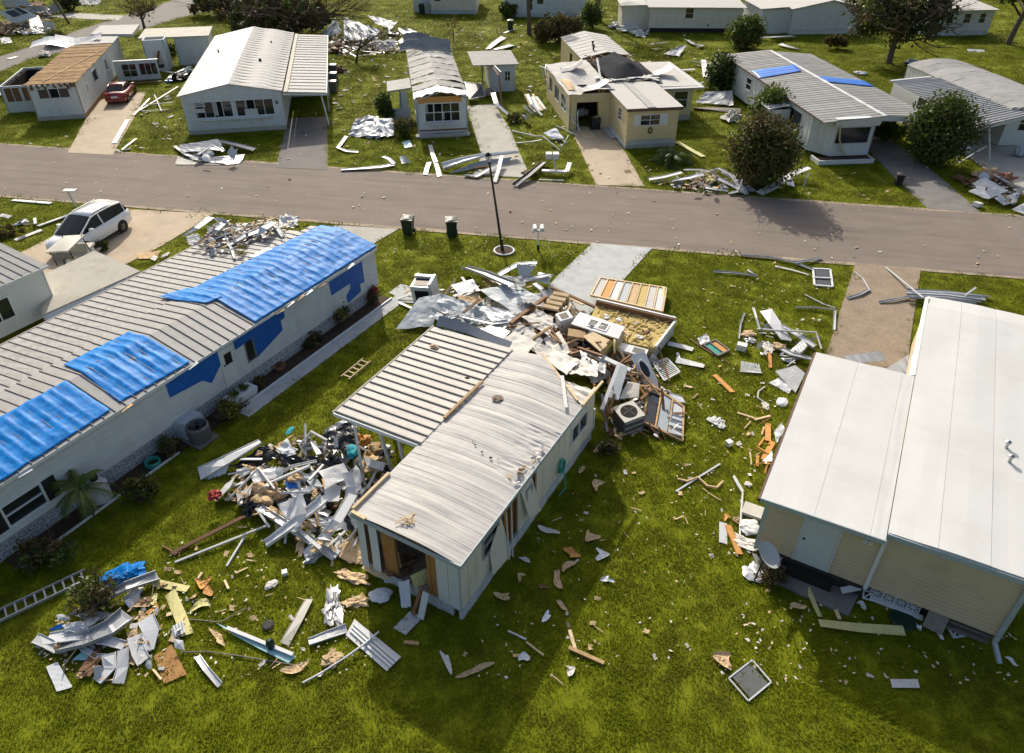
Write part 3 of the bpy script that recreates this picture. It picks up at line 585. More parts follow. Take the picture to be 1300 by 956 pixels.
# ---------------------------------------------------------------- pale home and tan lanai roof at the far left
q0 = G(72, 425); H4 = thing('mobile_home', 'pale grey home end with ribbed grey roof cut by the left edge of the photo', 'house', G(72, 405), AZ)
f4 = lambda px, py, z: (Matrix.Translation(G(72, 405)) @ Matrix.Rotation(-R(AZ), 4, 'Z')).inverted() @ G(px, py, z)
a = f4(50, 337, 2.7); b = f4(-70, 400, 2.7)
W7 = Wall((-.1, -6.5), (-.1, .3), H4); build_wall(W7, .3, 2.6, 'pale_wall', [(.2, 1.4, 1.2, 2.0), (3.9, 5.0, 1.0, 1.95)], None); window(W7, 3.9, 5.0, 1.0, 1.95, cols=2, rows=1)
part(H4, 'wall_vent', 'trim_white', lambda mb: W7.box(mb, 5.3, 5.65, .0, .03, .62, .74))
build_wall(Wall((-.1, .3), (-4.2, .3), H4), .3, 2.6, 'pale_wall')
panels(H4, 'roof_panel', (.1, -6.5, 2.62), (.1, .5, 2.62), (-4.3, .5, 2.95), (-4.3, -6.5, 2.95), 18, 'slate_roof', rib=(.04, .04))
part(H4, 'fascia', 'trim_white', lambda mb: mb.bar((.13, -6.5, 2.57), (.13, .5, 2.57), .03, .12))
k0 = [G(53, 400, .9), G(178, 344, 1.5), G(120, 318, 1.6), G(52, 350, 1.3)]
CT = thing('fallen_carport', 'tan flat carport roof leaning between the pale home and the long grey roof', 'carport', G(110, 390))
inv = CT.matrix_basis.inverted() if False else Matrix.Translation(-G(110, 390))
mb = MB(); mb.slab([inv @ p for p in k0], .1); mb.build('roof', M['tan_roof'], CT)
mb = MB(); mb.slab([inv @ p for p in (G(53, 402, .85), G(178, 346, 1.45), G(178, 352, 1.2), G(70, 412, .5))], .03); mb.build('awning_panel', M['pale_metal'], CT)
for t in (.25, .6, .85):
    p = k0[0].lerp(k0[1], t); part(CT, 'post', 'trim_white', lambda mb: mb.bar(inv @ p, inv @ (p+Vector((.3, -.25, -.75))), .05, .05))
for p in k0[2:]: part(CT, 'post', 'trim_white', lambda mb: mb.bar(inv @ (p+Vector((.1, -.1, -.1))), inv @ Vector((p.x+.1, p.y-.1, 0)), .08, .08))
mb = MB(); mb.slab([inv @ p for p in (G(56, 408, .0)+Vector((0,0,.5)), G(176, 352, .9), G(176, 352, .0), G(60, 412, .0))], .05); mb.build('wall', M['pale_metal'], CT)
# ---------------------------------------------------------------- homes across the road
def house(label, x, y, az, cat='house', name='mobile_home'): return thing(name, label, cat, (x, y, 0), az)
def skirt(root, W, z, m='block', d=-.04): return part(root, 'skirt', m, lambda mb: W.box(mb, 0, W.len, d-.06, d, 0, z))
# B: white double-wide with carport
b0 = G(364.3, 164); B = house('big white double wide home with peaked white roof and attached carport', b0.x, b0.y, -11.7)
Wb1 = Wall((-7.2, 0), (0, 0), B); LB = 21.5
build_wall(Wb1, .35, 2.95, 'white_wall', [(.8, 3.45, 1.25, 2.4), (3.8, 6.5, 1.25, 2.4)], 'lap', pitch=.2, apex=(3.62, .5))
window(Wb1, .8, 3.45, 1.25, 2.4, cols=4, rows=1, broken=(0, 2)); window(Wb1, 3.8, 6.5, 1.25, 2.4, cols=4, rows=1, broken=(1,))
part(B, 'bay_sill', 'trim_white', lambda mb: mb.slab([Wb1.pt(.5, .03, 1.2), Wb1.pt(1.5, .35, 1.16), Wb1.pt(5.8, .35, 1.16), Wb1.pt(6.8, .03, 1.2)], .06))
part(B, 'fallen_blind', 'white_metal', lambda mb: (Wb1.box(mb, .3, 1.5, .04, .06, 1.65, 1.95), Wb1.box(mb, .35, 1.6, .06, .075, 2.1, 2.2), Wb1.box(mb, 4.35, 5.3, .05, .07, 1.2, 1.75), Wb1.box(mb, .35, 1.6, .06, .075, 2.28, 2.36)))
part(B, 'wall_lamp', 'rubber', lambda mb: Wb1.box(mb, 6.75, 6.85, .02, .12, 2.0, 2.25))
skirt(B, Wb1, .36, 'concrete_grey', .02)
W = Wall((0, 0), (0, LB), B); build_wall(W, .3, 2.92, 'white_wall', [(6, 7.2, 1.2, 2.2), (10, 11.2, 1.2, 2.2)], 'lap', pitch=.25); window(W, 6, 7.2, 1.2, 2.2); window(W, 10, 11.2, 1.2, 2.2)
W = Wall((-7.2, LB), (-7.2, 0), B); build_wall(W, .3, 2.92, 'white_wall', [(5, 6, 1.2, 2.2), (14, 15.2, 1.2, 2.2)], 'lap', pitch=.25); window(W, 5, 6, 1.2, 2.2); window(W, 14, 15.2, 1.2, 2.2)
build_wall(Wall((0, LB), (-7.2, LB), B), .3, 2.95, 'white_wall', apex=(3.62, .5))
panels(B, 'roof_panel', (-7.45, -.15, 2.95), (-7.45, LB+.2, 2.95), (-3.62, LB+.2, 3.68), (-3.62, -.15, 3.68), 24, 'white_metal', rib=(.02, .012))
panels(B, 'roof_panel', (-3.62, -.15, 3.68), (-3.62, LB+.2, 3.68), (.15, LB+.2, 2.98), (.15, -.15, 2.98), 24, 'white_roof', rib=(.02, .01), wav=.03)
panels(B, 'carport_panel', (.55, -.1, 2.82), (.55, LB, 2.82), (3.4, LB, 2.62), (3.4, -.1, 2.62), 22, 'white_roof', rib=(.05, .05), ribm='pan_roof')
part(B, 'gutter', 'tan_roof', lambda mb: mb.bar((.38, -.1, 2.86), (.38, LB, 2.86), .3, .06))
part(B, 'fascia', 'trim_white', lambda mb: mb.bar((.2, -.12, 2.7), (3.4, -.12, 2.52), .05, .14)); part(B, 'fascia', 'trim_white', lambda mb: mb.bar((3.42, -.1, 2.56), (3.42, LB, 2.56), .04, .14))
for y in (.1, .6, 4, 8, 12, 16): part(B, 'carport_post', 'trim_white', lambda mb: mb.bar((3.25, y, 0), (3.3-(.35 if y < 1 else 0), y, 2.55), .07, .07))
build_wall(Wall((.02, 9), (3.3, 9), B), .0, 2.6, 'white_wall')
part(B, 'roof_jack', 'rubber', lambda mb: mb.lathe([(.12, 0), (.12, .2), (.04, .25)], 8, (-2.0, 8.0, 3.37))); part(B, 'roof_jack', 'rubber', lambda mb: mb.lathe([(.07, 0), (.07, .2)], 8, (-1.6, 15.5, 3.29))); part(B, 'roof_jack', 'rubber', lambda mb: mb.lathe([(.07, 0), (.07, .22)], 8, (-6.0, 13.0, 3.21)))
# C: silver roofed home
cc = G(594, 169); C_ = house('narrow white home with torn silver roof and a bay window facing the road', cc.x, cc.y, -9)
W = Wall((-3.8, 0), (0, 0), C_); build_wall(W, .42, 2.4, 'white_wall', [(.62, 3.2, 1.05, 2.35)], None); window(W, .62, 3.2, 1.05, 2.35, cols=4, rows=2, broken=(1, 3, 4), fw=.07)
part(C_, 'bare_header', 'orange_wood', lambda mb: W.box(mb, .1, 3.4, -.06, .015, 2.42, 2.86)); part(C_, 'corner_panel', 'white_wall', lambda mb: W.box(mb, 3.4, 3.8, -.08, .0, 2.4, 2.95))
part(C_, 'bay_sill', 'white_metal', lambda mb: mb.slab([W.pt(.5, 0, 1.0), W.pt(1.1, .4, .98), W.pt(2.7, .4, .98), W.pt(3.3, 0, 1.0)], .12))
part(C_, 'skirt', 'brown_wood', lambda mb: (W.box(mb, .05, 3.75, -.06, .03, .3, .42), W.box(mb, 0, 3.8, -.02, .06, 0, .12))); part(C_, 'skirt', 'pale_metal', lambda mb: W.box(mb, .02, 3.78, -.08, .0, .12, .3))
part(C_, 'planter', 'concrete_grey', lambda mb: mb.box(-4.0, -.75, 0, .1, -.08, .16))
LC = 19
for Wq, o in ((Wall((0, 0), (0, LC), C_), [(3, 4.2, 1.1, 2.1), (8, 9, .5, 2.3)]), (Wall((-3.8, LC), (-3.8, 0), C_), [(12, 13.2, 1.1, 2.1), (16, 17.3, 1.1, 2.1)])):
    build_wall(Wq, .3, 2.72, 'white_wall', o, 'vert', pitch=.4)
    for q in o: window(Wq, *q)
for i in range(10):
    ya, yb = i*1.9, i*1.9+1.9
    for sgn in (0, 1):
        def f(u, v, i=i, ya=ya, yb=yb, sgn=sgn):
            x0, z0_ = (-3.95, 2.72) if sgn == 0 else (.15, 2.76); x = x0+(-2.0-x0)*u; z = z0_+(3.2-z0_)*(.8*u+.2*math.sin(u*1.57))
            y = ya+.03+(1.84)*v; e = abs(noise.noise((x*1.5, i*3.3, 2)))
            z += .28*e*(1-v)**3*(1 if i in (0, 1, 2, 3) else .3)+.05*noise.noise((x*2, y*2, 5))+(.16*noise.noise((x*.8, y*.9, 7)) if i > 5 else 0)
            return (x, y-.06+.12*noise.noise((x*3, i, 0)), z)
        mb = MB(); mb.grid(f, 10, 6, .02); mb.build('roof_sheet', M['slate_roof' if i else 'white_metal'], C_)
    part(C_, 'exposed_seam', ['white_metal', 'brown_wood', 'insulation'][i % 3], lambda mb: mb.bar((-3.7, ya+.02, 2.68), (-2, ya+.02, 3.2), .22, .03))
    part(C_, 'exposed_seam', ['brown_wood', 'white_metal', 'white_metal'][i % 3], lambda mb: mb.bar((-2, ya+.03, 3.2), (0, ya+.03, 2.7), .25, .03))
for i in range(7):
    y = random.uniform(12, 19); x = random.uniform(-3.5, -.5); part(C_, 'curled_roof_strip', 'slate_roof', lambda mb: mb.grid(lambda u, v: (x+(u-.5)*2.6, y+v*.8, 3.05+.35*math.sin(u*4)*.5+.5*v*v), 6, 4, .02))
part(C_, 'porch_roof', 'slate_roof', lambda mb: mb.slab([(-5.9, 4.2, 2.3), (-4.0, 4.2, 2.5), (-4.0, 7.2, 2.5), (-5.9, 7.2, 2.3)], .12))
for p in ((-5.8, 4.3), (-5.8, 7.1), (-4.9, 4.3)): part(C_, 'porch_post', 'grey_wood', lambda mb: mb.bar((*p, 0), (*p, 2.3), .09, .09))
part(C_, 'porch_wall', 'pale_wall', lambda mb: (mb.box(-5.8, 4.25, 0, -4.2, 4.3, .9), mb.box(-5.82, 4.4, 0, -5.76, 7, .9), mb.box(-5.0, 4.26, .9, -4.3, 4.31, 2.2)))
SH = house('small white storage shed with grey flat roof behind the silver roofed home', cc.x+1.2+.3, cc.y+11.5, -9, 'shed', 'storage_shed')
W = Wall((0, 0), (2.2, 0), SH); build_wall(W, 0, 2.4, 'white_wall', [(1.3, 1.75, .95, 1.75)], 'lap', pitch=.2); window(W, 1.3, 1.75, .95, 1.75, cols=2, rows=2)
for a, b in (((2.2, 0), (2.2, 4)), ((2.2, 4), (0, 4)), ((0, 4), (0, 0))): build_wall(Wall(a, b, SH), 0, 2.4, 'white_wall', (), 'lap', pitch=.2)
part(SH, 'roof', 'slate_roof', lambda mb: mb.slab([(-1.6, -.3, 2.45), (2.5, -.3, 2.42), (2.5, 4.3, 2.6), (-1.6, 4.3, 2.62)], .08))
part(SH, 'post', 'grey_wood', lambda mb: (mb.bar((-.75, -.1, 0), (-.75, -.1, 2.4), .6, .06)))
# D: yellow wrecked home
d0 = G(794, 189); D = house('yellow home with its middle roof torn open and black sheeting over the hole', d0.x, d0.y, -8.5)
W = Wall((0, 0), (3.72, 0), D); build_wall(W, .62, 2.88, 'yellow_wall', [(.95, 2.35, 1.7, 2.4)], 'lap', pitch=.2); window(W, .95, 2.35, 1.7, 2.4, cols=2, rows=2)
part(D, 'shutter', 'trim_white', lambda mb: W.box(mb, .45, .87, .02, .05, 1.65, 2.45)); part(D, 'shutter', 'trim_white', lambda mb: W.box(mb, 2.43, 2.95, .02, .05, 1.65, 2.45))
part(D, 'wreath', 'leaf_brown', lambda mb: mb.tube([W.pt(1.72+.13*math.cos(t), .06, 1.3+.2*math.sin(t)) for t in [i*6.28/12 for i in range(13)]], .06, 5))
part(D, 'skirt', 'pale_metal', lambda mb: W.box(mb, 0, 3.72, -.06, -.02, .28, .62)); part(D, 'skirt', 'concrete_grey', lambda mb: W.box(mb, 0, 3.72, -.04, .03, 0, .28))
W = Wall((3.72, 0), (3.72, 7), D); build_wall(W, 0, 2.88, 'yellow_wall', [(2, 3.2, 1.5, 2.4)], 'lap', pitch=.2); window(W, 2, 3.2, 1.5, 2.4)
W = Wall((0, 4.8), (0, 0), D); build_wall(W, .3, 2.88, 'yellow_wall', [(2.4, 3.2, 1.55, 2.35)], 'lap', pitch=.2); window(W, 2.4, 3.2, 1.55, 2.35, rows=3)
part(D, 'skirt', 'trim_white', lambda mb: W.box(mb, 0, 4.8, -.05, .04, 0, .3))
for k, (xa, xb) in enumerate(((-.2, 1.35), (1.36, 1.95), (1.96, 3.95))):
    part(D, 'roof_panel', ['white_roof', 'grey_roof', 'white_roof'][k], lambda mb: mb.slab([(xa, -.2, 2.96+(.05 if k == 1 else 0)), (xb, -.2, 2.96+(.05 if k == 1 else 0)), (xb, 6.6, 3.0+(.05 if k == 1 else 0)), (xa, 6.6, 3.0+(.05 if k == 1 else 0))], .06))
part(D, 'fascia', 'brown_trim', lambda mb: (mb.bar((-.2, -.23, 2.85), (3.95, -.23, 2.85), .05, .2), mb.bar((3.97, -.2, 2.87), (3.97, 6.6, 2.9), .04, .14)))
W = Wall((-3.2, 4.8), (-.002, 4.8), D); build_wall(W, 0, 2.75, 'yellow_wall', [(.55, 2.3, .0, 2.1)], None)
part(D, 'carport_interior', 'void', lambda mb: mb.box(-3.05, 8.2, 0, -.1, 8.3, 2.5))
W = Wall((-3.2, 14), (-3.2, 4.8), D); o = [(1.2, 2.4, 1.0, 2.1), (3.6, 5.2, 1.0, 2.1), (6.2, 8.0, 1.0, 2.1)]; build_wall(W, 0, 2.7, 'yellow_wall', o, 'lap', pitch=.25)
for q in o: window(W, *q, cols=2, rows=1)
def torn(u, v):
    x, y = -3.4+3.6*u, 4.6+9.6*v
    return (x, y, 2.72+.25*u-.55*math.exp(-((u-.55)/.2)**2-((v-.35)/.25)**2)+.12*noise.noise((x*.8, y*.5, 3))+.1*abs(math.sin(x*2.2+y*.9+2*noise.noise((x*.6, y*.6, 1))))*.5+(.25*(1-v*3) if v < .25 and u > .3 else 0)*math.sin(3*u))
part(D, 'torn_roof_sheet', 'white_roof', lambda mb: mb.grid(torn, 18, 24, .03))
part(D, 'torn_sheathing', 'wood', lambda mb: mb.grid(lambda u, v: (-3.15+.5*u, 5.6+3.2*v, 2.86+.25*math.sin(3.1*v)*u), 4, 8, .03))
part(D, 'torn_beam', 'grey_metal', lambda mb: (mb.bar((-.2, 7.0, 2.75), (.5, 11.5, 3.7), .14, .1), mb.bar((-.25, 6.9, 2.0), (-.2, 7.0, 2.9), .14, .1)))
for k, (x0, y0, w0, h0) in enumerate(((-2.6, 11.0, 1.8, .7), (-1.6, 5.2, 1.5, .55), (4.6, 8.5, 1.6, .6))): part(D, 'lifted_roof_sheet', ['white_roof', 'pale_metal', 'white_metal'][k], lambda mb: mb.grid(lambda u, v: (x0+w0*u+.2*v, y0+1.7*v, 2.85+h0*u*u+.12*math.sin(4*v+k)+.08*noise.noise((u*3, v*3, k))), 8, 6, .02))
ridge = [(.2, 15.8, 2.75), (2.6, 15.8, 3.25), (4.9, 15.8, 2.8)]; 
for i in range(2):
    a, b = ridge[i], ridge[i+1]; panels(D, 'rear_roof_panel', a, (a[0], 25, a[2]), (b[0], 25, b[2]), b, 8, 'white_roof', rib=(.03, .02))
for a, b in (((.3, 25), (.3, 8)), ((4.75, 7), (4.75, 25)), ((4.75, 25), (.3, 25)), ((.3, 15.9), (4.75, 15.9))): build_wall(Wall(a, b, D), .2, 2.68, 'yellow_wall', [(4, 5.2, 1.2, 2.2)] if abs(a[1]-b[1]) > 10 else (), None)
for x, y in ((2.0, 19), (1.7, 17.5)): part(D, 'roof_vent', 'rubber', lambda mb: mb.lathe([(.08, 0), (.08, .35), (.12, .36), (.12, .5)], 8, (x, y, 3.05)))
part(D, 'black_sheeting', 'black_sheet', lambda mb: mb.grid(lambda u, v: (.6+4.2*u, 7.0+6.8*v, 2.85+1.25*max(0, 1-abs(u-.45)*2.1)*min(1, 2.6*v+.15)*(1-.35*v)+.12*abs(noise.noise((u*7, v*3, 2)))+.05*math.sin(u*22+3*v)), 20, 20, .03))
part(D, 'roof_edge_mess', 'grey_metal', lambda mb: [mb.bar((random.uniform(-.4, 4.4), random.uniform(6.6, 8.4), 3.0+random.random()*.25), (random.uniform(-.4, 4.4), random.uniform(6.4, 8.6), 3.0+random.random()*.3), random.uniform(.1, .4), .03) for _ in range(14)])
part(D, 'splintered_rafter', 'brown_wood', lambda mb: [mb.bar((random.uniform(0, 5), random.uniform(12, 15.6), 2.6+random.random()*.6), (random.uniform(0, 5), random.uniform(12, 15.8), 2.7+random.random()*.5), .1, .05) for _ in range(22)])
W = Wall((4.0, 5.9), (7.0, 5.9), D); build_wall(W, .45, 2.6, 'yellow_wall', [(1.5, 2.6, 1.0, 2.3), (.2, .7, 1.5, 2.3)], 'lap', pitch=.2); window(W, 1.5, 2.6, 1.0, 2.3, rows=2); window(W, .2, .7, 1.5, 2.3)
part(D, 'skirt', 'concrete_grey', lambda mb: W.box(mb, 0, 3, -.05, .03, 0, .45))
W = Wall((7, 5.9), (7, 14), D); build_wall(W, .0, 2.6, 'yellow_wall', [(2, 3, 1.2, 2.2)], 'lap', pitch=.25)
for k in range(4):
    part(D, 'wing_roof_panel', 'white_roof', lambda mb: mb.slab([(4.2+.02, 6.0+k*2.0, 2.72), (7.4, 6.0+k*2.0, 2.68), (7.4, 7.97+k*2, 2.68), (4.2, 7.97+k*2, 2.72)], .05))
part(D, 'wing_gutter', 'grey_metal', lambda mb: (mb.bar((4.1, 5.7, 2.62), (7.7, 5.7, 2.62), .45, .1), mb.bar((7.62, 5.6, 2.6), (7.62, 14, 2.6), .42, .1)))
for a, b in (((-3.4, 5, 1.7), (-2.4, 4.4, .1)), ((-3.6, 7, 2.2), (-2.9, 4.3, 0.6)), ((-4.0, 6, 0), (-3.0, 3.4, .1)), ((-2.6, 4.5, 1.6), (-2.5, 4.3, 0)), ((-3.9, 11, 2.6), (-3.6, 12.5, 3.2)), ((-3.9, 14, 2.7), (-3.4, 11, 2.9)), ((-3.8, 13.5, 2.6), (-3.3, 12.6, .9))):
    part(D, 'bent_frame_tube', 'trim_white', lambda mb: mb.tube([a, ((a[0]+b[0])/2-.1, (a[1]+b[1])/2, (a[2]+b[2])/2+.1), b], .04, 5))
# E: grey-roofed home with two blue strips
e0 = G(1040, 205); E_ = house('white home with grey ribbed roof crossed by two blue tarp strips', e0.x, e0.y, -6)
LE = 19.5
W = Wall((.7, .15), (3.55, .15), E_); build_wall(W, .3, 2.45, 'white_wall', [(.15, 2.55, 1.2, 2.3)], None); window(W, .15, 2.55, 1.2, 2.3, cols=1, rows=1, fm='white_wall')
W = Wall((-.3, 1.6), (.7, .15), E_); build_wall(W, .3, 2.85, 'white_wall', (), 'vert', pitch=.5)
W = Wall((-.3, LE), (-.3, 1.6), E_); o = [(LE-5.3, LE-3.2, .95, 2.35), (LE-13.8, LE-12.8, 1.4, 2.3)]; build_wall(W, .3, 2.75, 'white_wall', o, 'vert', pitch=.6)
for q in o: window(W, *q[:4], cols=1, rows=2 if q[1]-q[0] < 1.5 else 1)
W = Wall((3.55, .15), (3.55, LE), E_); build_wall(W, .3, 2.85, 'white_wall', [(3, 4, 1.2, 2.2)], 'vert', pitch=.6); build_wall(Wall((3.55, LE), (-.3, LE), E_), .3, 2.85, 'white_wall')
part(E_, 'header', 'trim_white', lambda mb: mb.hexa([(.55, -.05, 2.42), (3.7, -.05, 2.42), (3.7, .2, 2.42), (.55, .2, 2.42)], [(.45, -.25, 3.0), (3.8, -.25, 3.08), (3.8, .2, 3.08), (.45, .2, 3.0)]))
part(E_, 'hanging_trim', 'pale_wood', lambda mb: mb.tube([(.8, -.15, 2.6), (1.0, -.12, 1.6), (1.35, -.1, .9), (1.75, -.08, .4)], .06, 5))
panels(E_, 'roof_panel', (-.45, -.25, 2.82), (-.45, LE+.2, 2.82), (3.75, LE+.2, 3.12), (3.75, -.25, 3.12), 40, 'slate_roof', rib=(.025, .02))
panels(E_, 'carport_panel', (3.95, .2, 3.05), (3.95, LE, 3.05), (7.85, LE, 2.72), (7.85, .6, 2.72), 40, 'slate_roof', rib=(.025, .02))
part(E_, 'ridge_cap', 'white_metal', lambda mb: mb.grid(lambda u, v: (3.7+.3*v+.06*noise.noise((u*30, 1, v)), -.2+(LE+.2)*u, 3.15+.04*noise.noise((u*25, v, 3))), 50, 2, .05))
part(E_, 'fascia', 'brown_trim', lambda mb: mb.bar((-.47, -.1, 2.78), (-.47, LE, 2.78), .03, .1)); part(E_, 'fascia', 'trim_white', lambda mb: mb.bar((3.9, .22, 2.83), (7.85, .5, 2.52), .05, .34))
part(E_, 'planter_box', 'trim_white', lambda mb: (mb.box(-.45, -.75, 0, 3.6, -.65, .32), mb.box(-.45, -.649, 0, -.35, .5, .32), mb.box(3.5, -.649, 0, 3.6, .1, .32))); part(E_, 'planter_soil', 'mulch', lambda mb: mb.box(-.349, -.648, 0, 3.499, .1, .26))
for k in range(7): part(E_, 'awning_slat', 'white_metal', lambda mb: mb.slab([(-2.1, 5.0+k*.36, 2.25), (-.35, 5.0+k*.36, 2.5), (-.35, 5.25+k*.36, 2.5), (-2.1, 5.25+k*.36, 2.25)], .04))
part(E_, 'awning_wall', 'white_wall', lambda mb: (mb.box(-1.9, 5.1, 0, -1.82, 7.2, 2.2), mb.box(-1.8, 4.9, 0, -.4, 5.0, 2.2)))
for y in (1.0, 5, 9, 13, 17): part(E_, 'carport_post', 'trim_white', lambda mb: mb.bar((7.7, y, 0), (7.7, y, 2.65), .08, .08))
def estrip(label, q):
    mb = MB(); FE = Matrix.Translation(e0) @ Matrix.Rotation(R(6), 4, 'Z')
    A_, B_, C2, D_ = [Vector(p) for p in q]
    mb.grid(lambda u, v: A_.lerp(B_, u).lerp(D_.lerp(C2, u), v)+Vector((0, 0, .055+.02*math.cos(v*24)+.02*noise.noise((u*6, v*6, 1)))), 14, 14, .01)
    o = mb.build('roof_tarp', M['flat_tarp'], None, smooth=True); o.matrix_world = FE; tag(o, label, 'tarp')
estrip('bright blue tarp strip across the left slope of the far grey roof', [(-.45, 11.2, 2.82), (3.4, 12.0, 3.1), (3.7, 13.9, 3.12), (-.2, 13.5, 2.84)])
estrip('bright blue tarp strip across the carport slope of the far grey roof', [(4.0, 8.8, 3.05), (7.8, 8.2, 2.72), (7.8, 10.0, 2.72), (3.9, 10.6, 3.05)])
# F: far right home with carport
F_ = house('grey rounded roof home with ribbed carport at the far right edge', 31.6, 48.6, -3)
panels(F_, 'carport_panel', (0, 0, 2.5), (0, 11.8, 2.5), (4.3, 12.2, 2.72), (5.2, 2.0, 2.72), 30, 'lanai_roof', rib=(.06, .06), ribm='grey_metal')
part(F_, 'fascia', 'pale_metal', lambda mb: mb.bar((0, -.03, 2.4), (5.2, 1.95, 2.62), .05, .2)); part(F_, 'fascia', 'white_metal', lambda mb: mb.bar((-.1, 11.9, 2.52), (3.4, 12.3, 2.7), .25, .14))
for i in range(9):
    ya, yb = 3+i*1.5, 4.48+i*1.5
    part(F_, 'roof_sheet', 'slate_roof', lambda mb: mb.grid(lambda u, v: (4.6+.1*0-.06*(ya+v*1.48)+5.4*u, ya+(yb-ya)*v, 2.7+.5*math.sin(3.14*u)**.7+.03*noise.noise((u*5, i, v))), 12, 2, .03))
W = Wall((4.4, 3.2), (9.5, 3.2), F_); build_wall(W, .1, 2.9, 'pale_wall', [(1, 2, 1.2, 2.2), (3, 4.2, 1.2, 2.2)], None); window(W, 1, 2, 1.2, 2.2); window(W, 3, 4.2, 1.2, 2.2)
W = Wall((3.7, 16.5), (4.4, 3.2), F_); build_wall(W, .1, 2.7, 'pale_wall', [(9, 10.5, 1.2, 2.2), (4, 5.2, 1.2, 2.2)], 'vert', pitch=.5); window(W, 9, 10.5, 1.2, 2.2, cols=2, rows=1); window(W, 4, 5.2, 1.2, 2.2)
build_wall(Wall((0, 11.5), (3.6, 11.5), F_), 0, 2.5, 'pale_wall', (), 'vert', pitch=.5); part(F_, 'side_panel', 'pale_wall', lambda mb: mb.box(-.05, 7.5, 0, .0, 11.4, 2.45))
for p in ((.1, 1.0, -.4), (1.5, 1.0, .6), (.1, 6, 0)): part(F_, 'carport_post', 'trim_white', lambda mb: mb.bar((p[0]+p[2], p[1]-.6, 0), (p[0], p[1], 2.4), .08, .08))
part(F_, 'loose_brace', 'trim_white', lambda mb: mb.bar((-.6, -.2, .1), (1.6, .6, 1.0), .08, .05))
# A: stripped home at the far left
a0_ = G(110, 150); A_h = house('stripped white home with bare brown roof boards beside the red car', a0_.x, a0_.y, -14)
LA = 14.5
W = Wall((-3.55, 0), (0, 0), A_h); build_wall(W, .35, 2.75, 'white_wall', [(.7, 2.9, 1.75, 2.45)], None); window(W, .7, 2.9, 1.75, 2.45, cols=3, rows=1, broken=(1,))
part(A_h, 'torn_edge', 'brown_wood', lambda mb: [W.box(mb, i*.24+.02, i*.24+.2, -.02, .06+.1*random.random(), 2.74-random.random()*.35, 2.8) for i in range(15)])
part(A_h, 'torn_edge', 'white_fluff', lambda mb: [W.box(mb, i*.4+.1, i*.4+.3, .02, .1+.1*random.random(), 2.7-random.random()*.1, 2.82) for i in range(8)])
part(A_h, 'skirt', 'concrete_grey', lambda mb: W.box(mb, 0, 3.55, -.04, .03, 0, .35))
W = Wall((0, 0), (0, LA+3), A_h); o = [(2.6, 2.8, 1.4, 2.0), (5.2, 6.6, 1.5, 2.4), (10, 10.6, 1.4, 2.3)]; build_wall(W, .35, 2.8, 'pale_wall', o, 'vert', pitch=.8)
window(W, *o[1], cols=1, rows=1); window(W, *o[0], cols=1, rows=1); window(W, *o[2], cols=1, rows=1); part(A_h, 'skirt', 'brown_wood', lambda mb: W.box(mb, 0, LA, -.05, .02, 0, .35))
build_wall(Wall((-3.55, LA+3), (-3.55, 0), A_h), .35, 2.75, 'pale_wall'); build_wall(Wall((0, LA+3), (-3.55, LA+3), A_h), .35, 2.75, 'pale_wall')
for k in range(36):
    o_ = part(A_h, 'roof_board', 'rust_roof', lambda mb: mb.box(-3.7, k*.4, 2.84, .1, k*.4+.34, 2.87))
    o_.location = (random.uniform(-.07, .07), 0, random.uniform(-.02, .03)+.0)
for y in range(2, 36): part(A_h, 'roof_batten', 'pale_wood', lambda mb: mb.bar((-2.6+.035*y*2, y*.35, 2.91), (-2.6+.035*y*2+.12, y*.35+.12, 2.91), .12, .03))
part(A_h, 'roof_sheet', 'white_roof', lambda mb: mb.slab([(-3.6, 14.5, 2.9), (.1, 14.5, 2.9), (.1, 17.6, 2.95), (-3.6, 17.6, 2.95)], .05))
for i in range(3): part(A_h, 'curled_roof_strip', 'pale_metal', lambda mb: mb.grid(lambda u, v: (-6.8+i*.8+4.0*u, 13.3+i*.9+1.3*v+.5*u, 3.0+.25*math.sin(5*u+i)+.3*v*v), 8, 4, .03))
part(A_h, 'rear_roof', 'white_roof', lambda mb: mb.slab([(-2.6, 18.2, 3.1), (1.4, 17.2, 3.1), (1.4, 21.6, 3.2), (-2.4, 22, 3.2)], .25))
sroom = [(-6.6, 3.0), (-3.6, 3.0), (-3.6, 9.5), (-6.6, 9.5)]
for (a, b) in ((sroom[0], sroom[1]), (sroom[1], sroom[2]), (sroom[2], sroom[3]), (sroom[3], sroom[0])):
    Wq = Wall(a, b, A_h); o = [(.3, Wq.len*.5-.1, .9, 2.0), (Wq.len*.5+.1, Wq.len-.3, .9, 2.0)]; build_wall(Wq, 0, 2.15, 'pale_wall', o, None, name='sunroom_wall')
    for q in o: window(Wq, *q, cols=2, rows=1, glass='brown_wood')
W = Wall((.35, 11.6), (4.1, 11.6), A_h); o = [(.6, 1.8, .4, 1.5), (2.1, 3.6, .5, 1.5)]; build_wall(W, 0, 1.75, 'trim_white', o, None, name='screen_wall')
window(W, *o[0], cols=2, rows=2); window(W, *o[1], cols=3, rows=1)
part(A_h, 'screen_wall_cap', 'trim_white', lambda mb: mb.box(.3, 11.5, 1.76, 4.2, 11.8, 1.84))
TW = house('tall roofless white closet box with open doorway behind the stripped home', a0_.x-2.0+.9, a0_.y+15.0, -14, 'shed', 'storage_closet')
W = Wall((0, 0), (2.0, 0), TW); build_wall(W, 0, 2.9, 'white_wall', [(.75, 1.5, .3, 1.9)], None)
for a, b in (((2.0, 0), (2.0, 1.8)), ((2.0, 1.8), (0, 1.8)), ((0, 1.8), (0, 0))): build_wall(Wall(a, b, TW), 0, 2.9, 'white_wall')
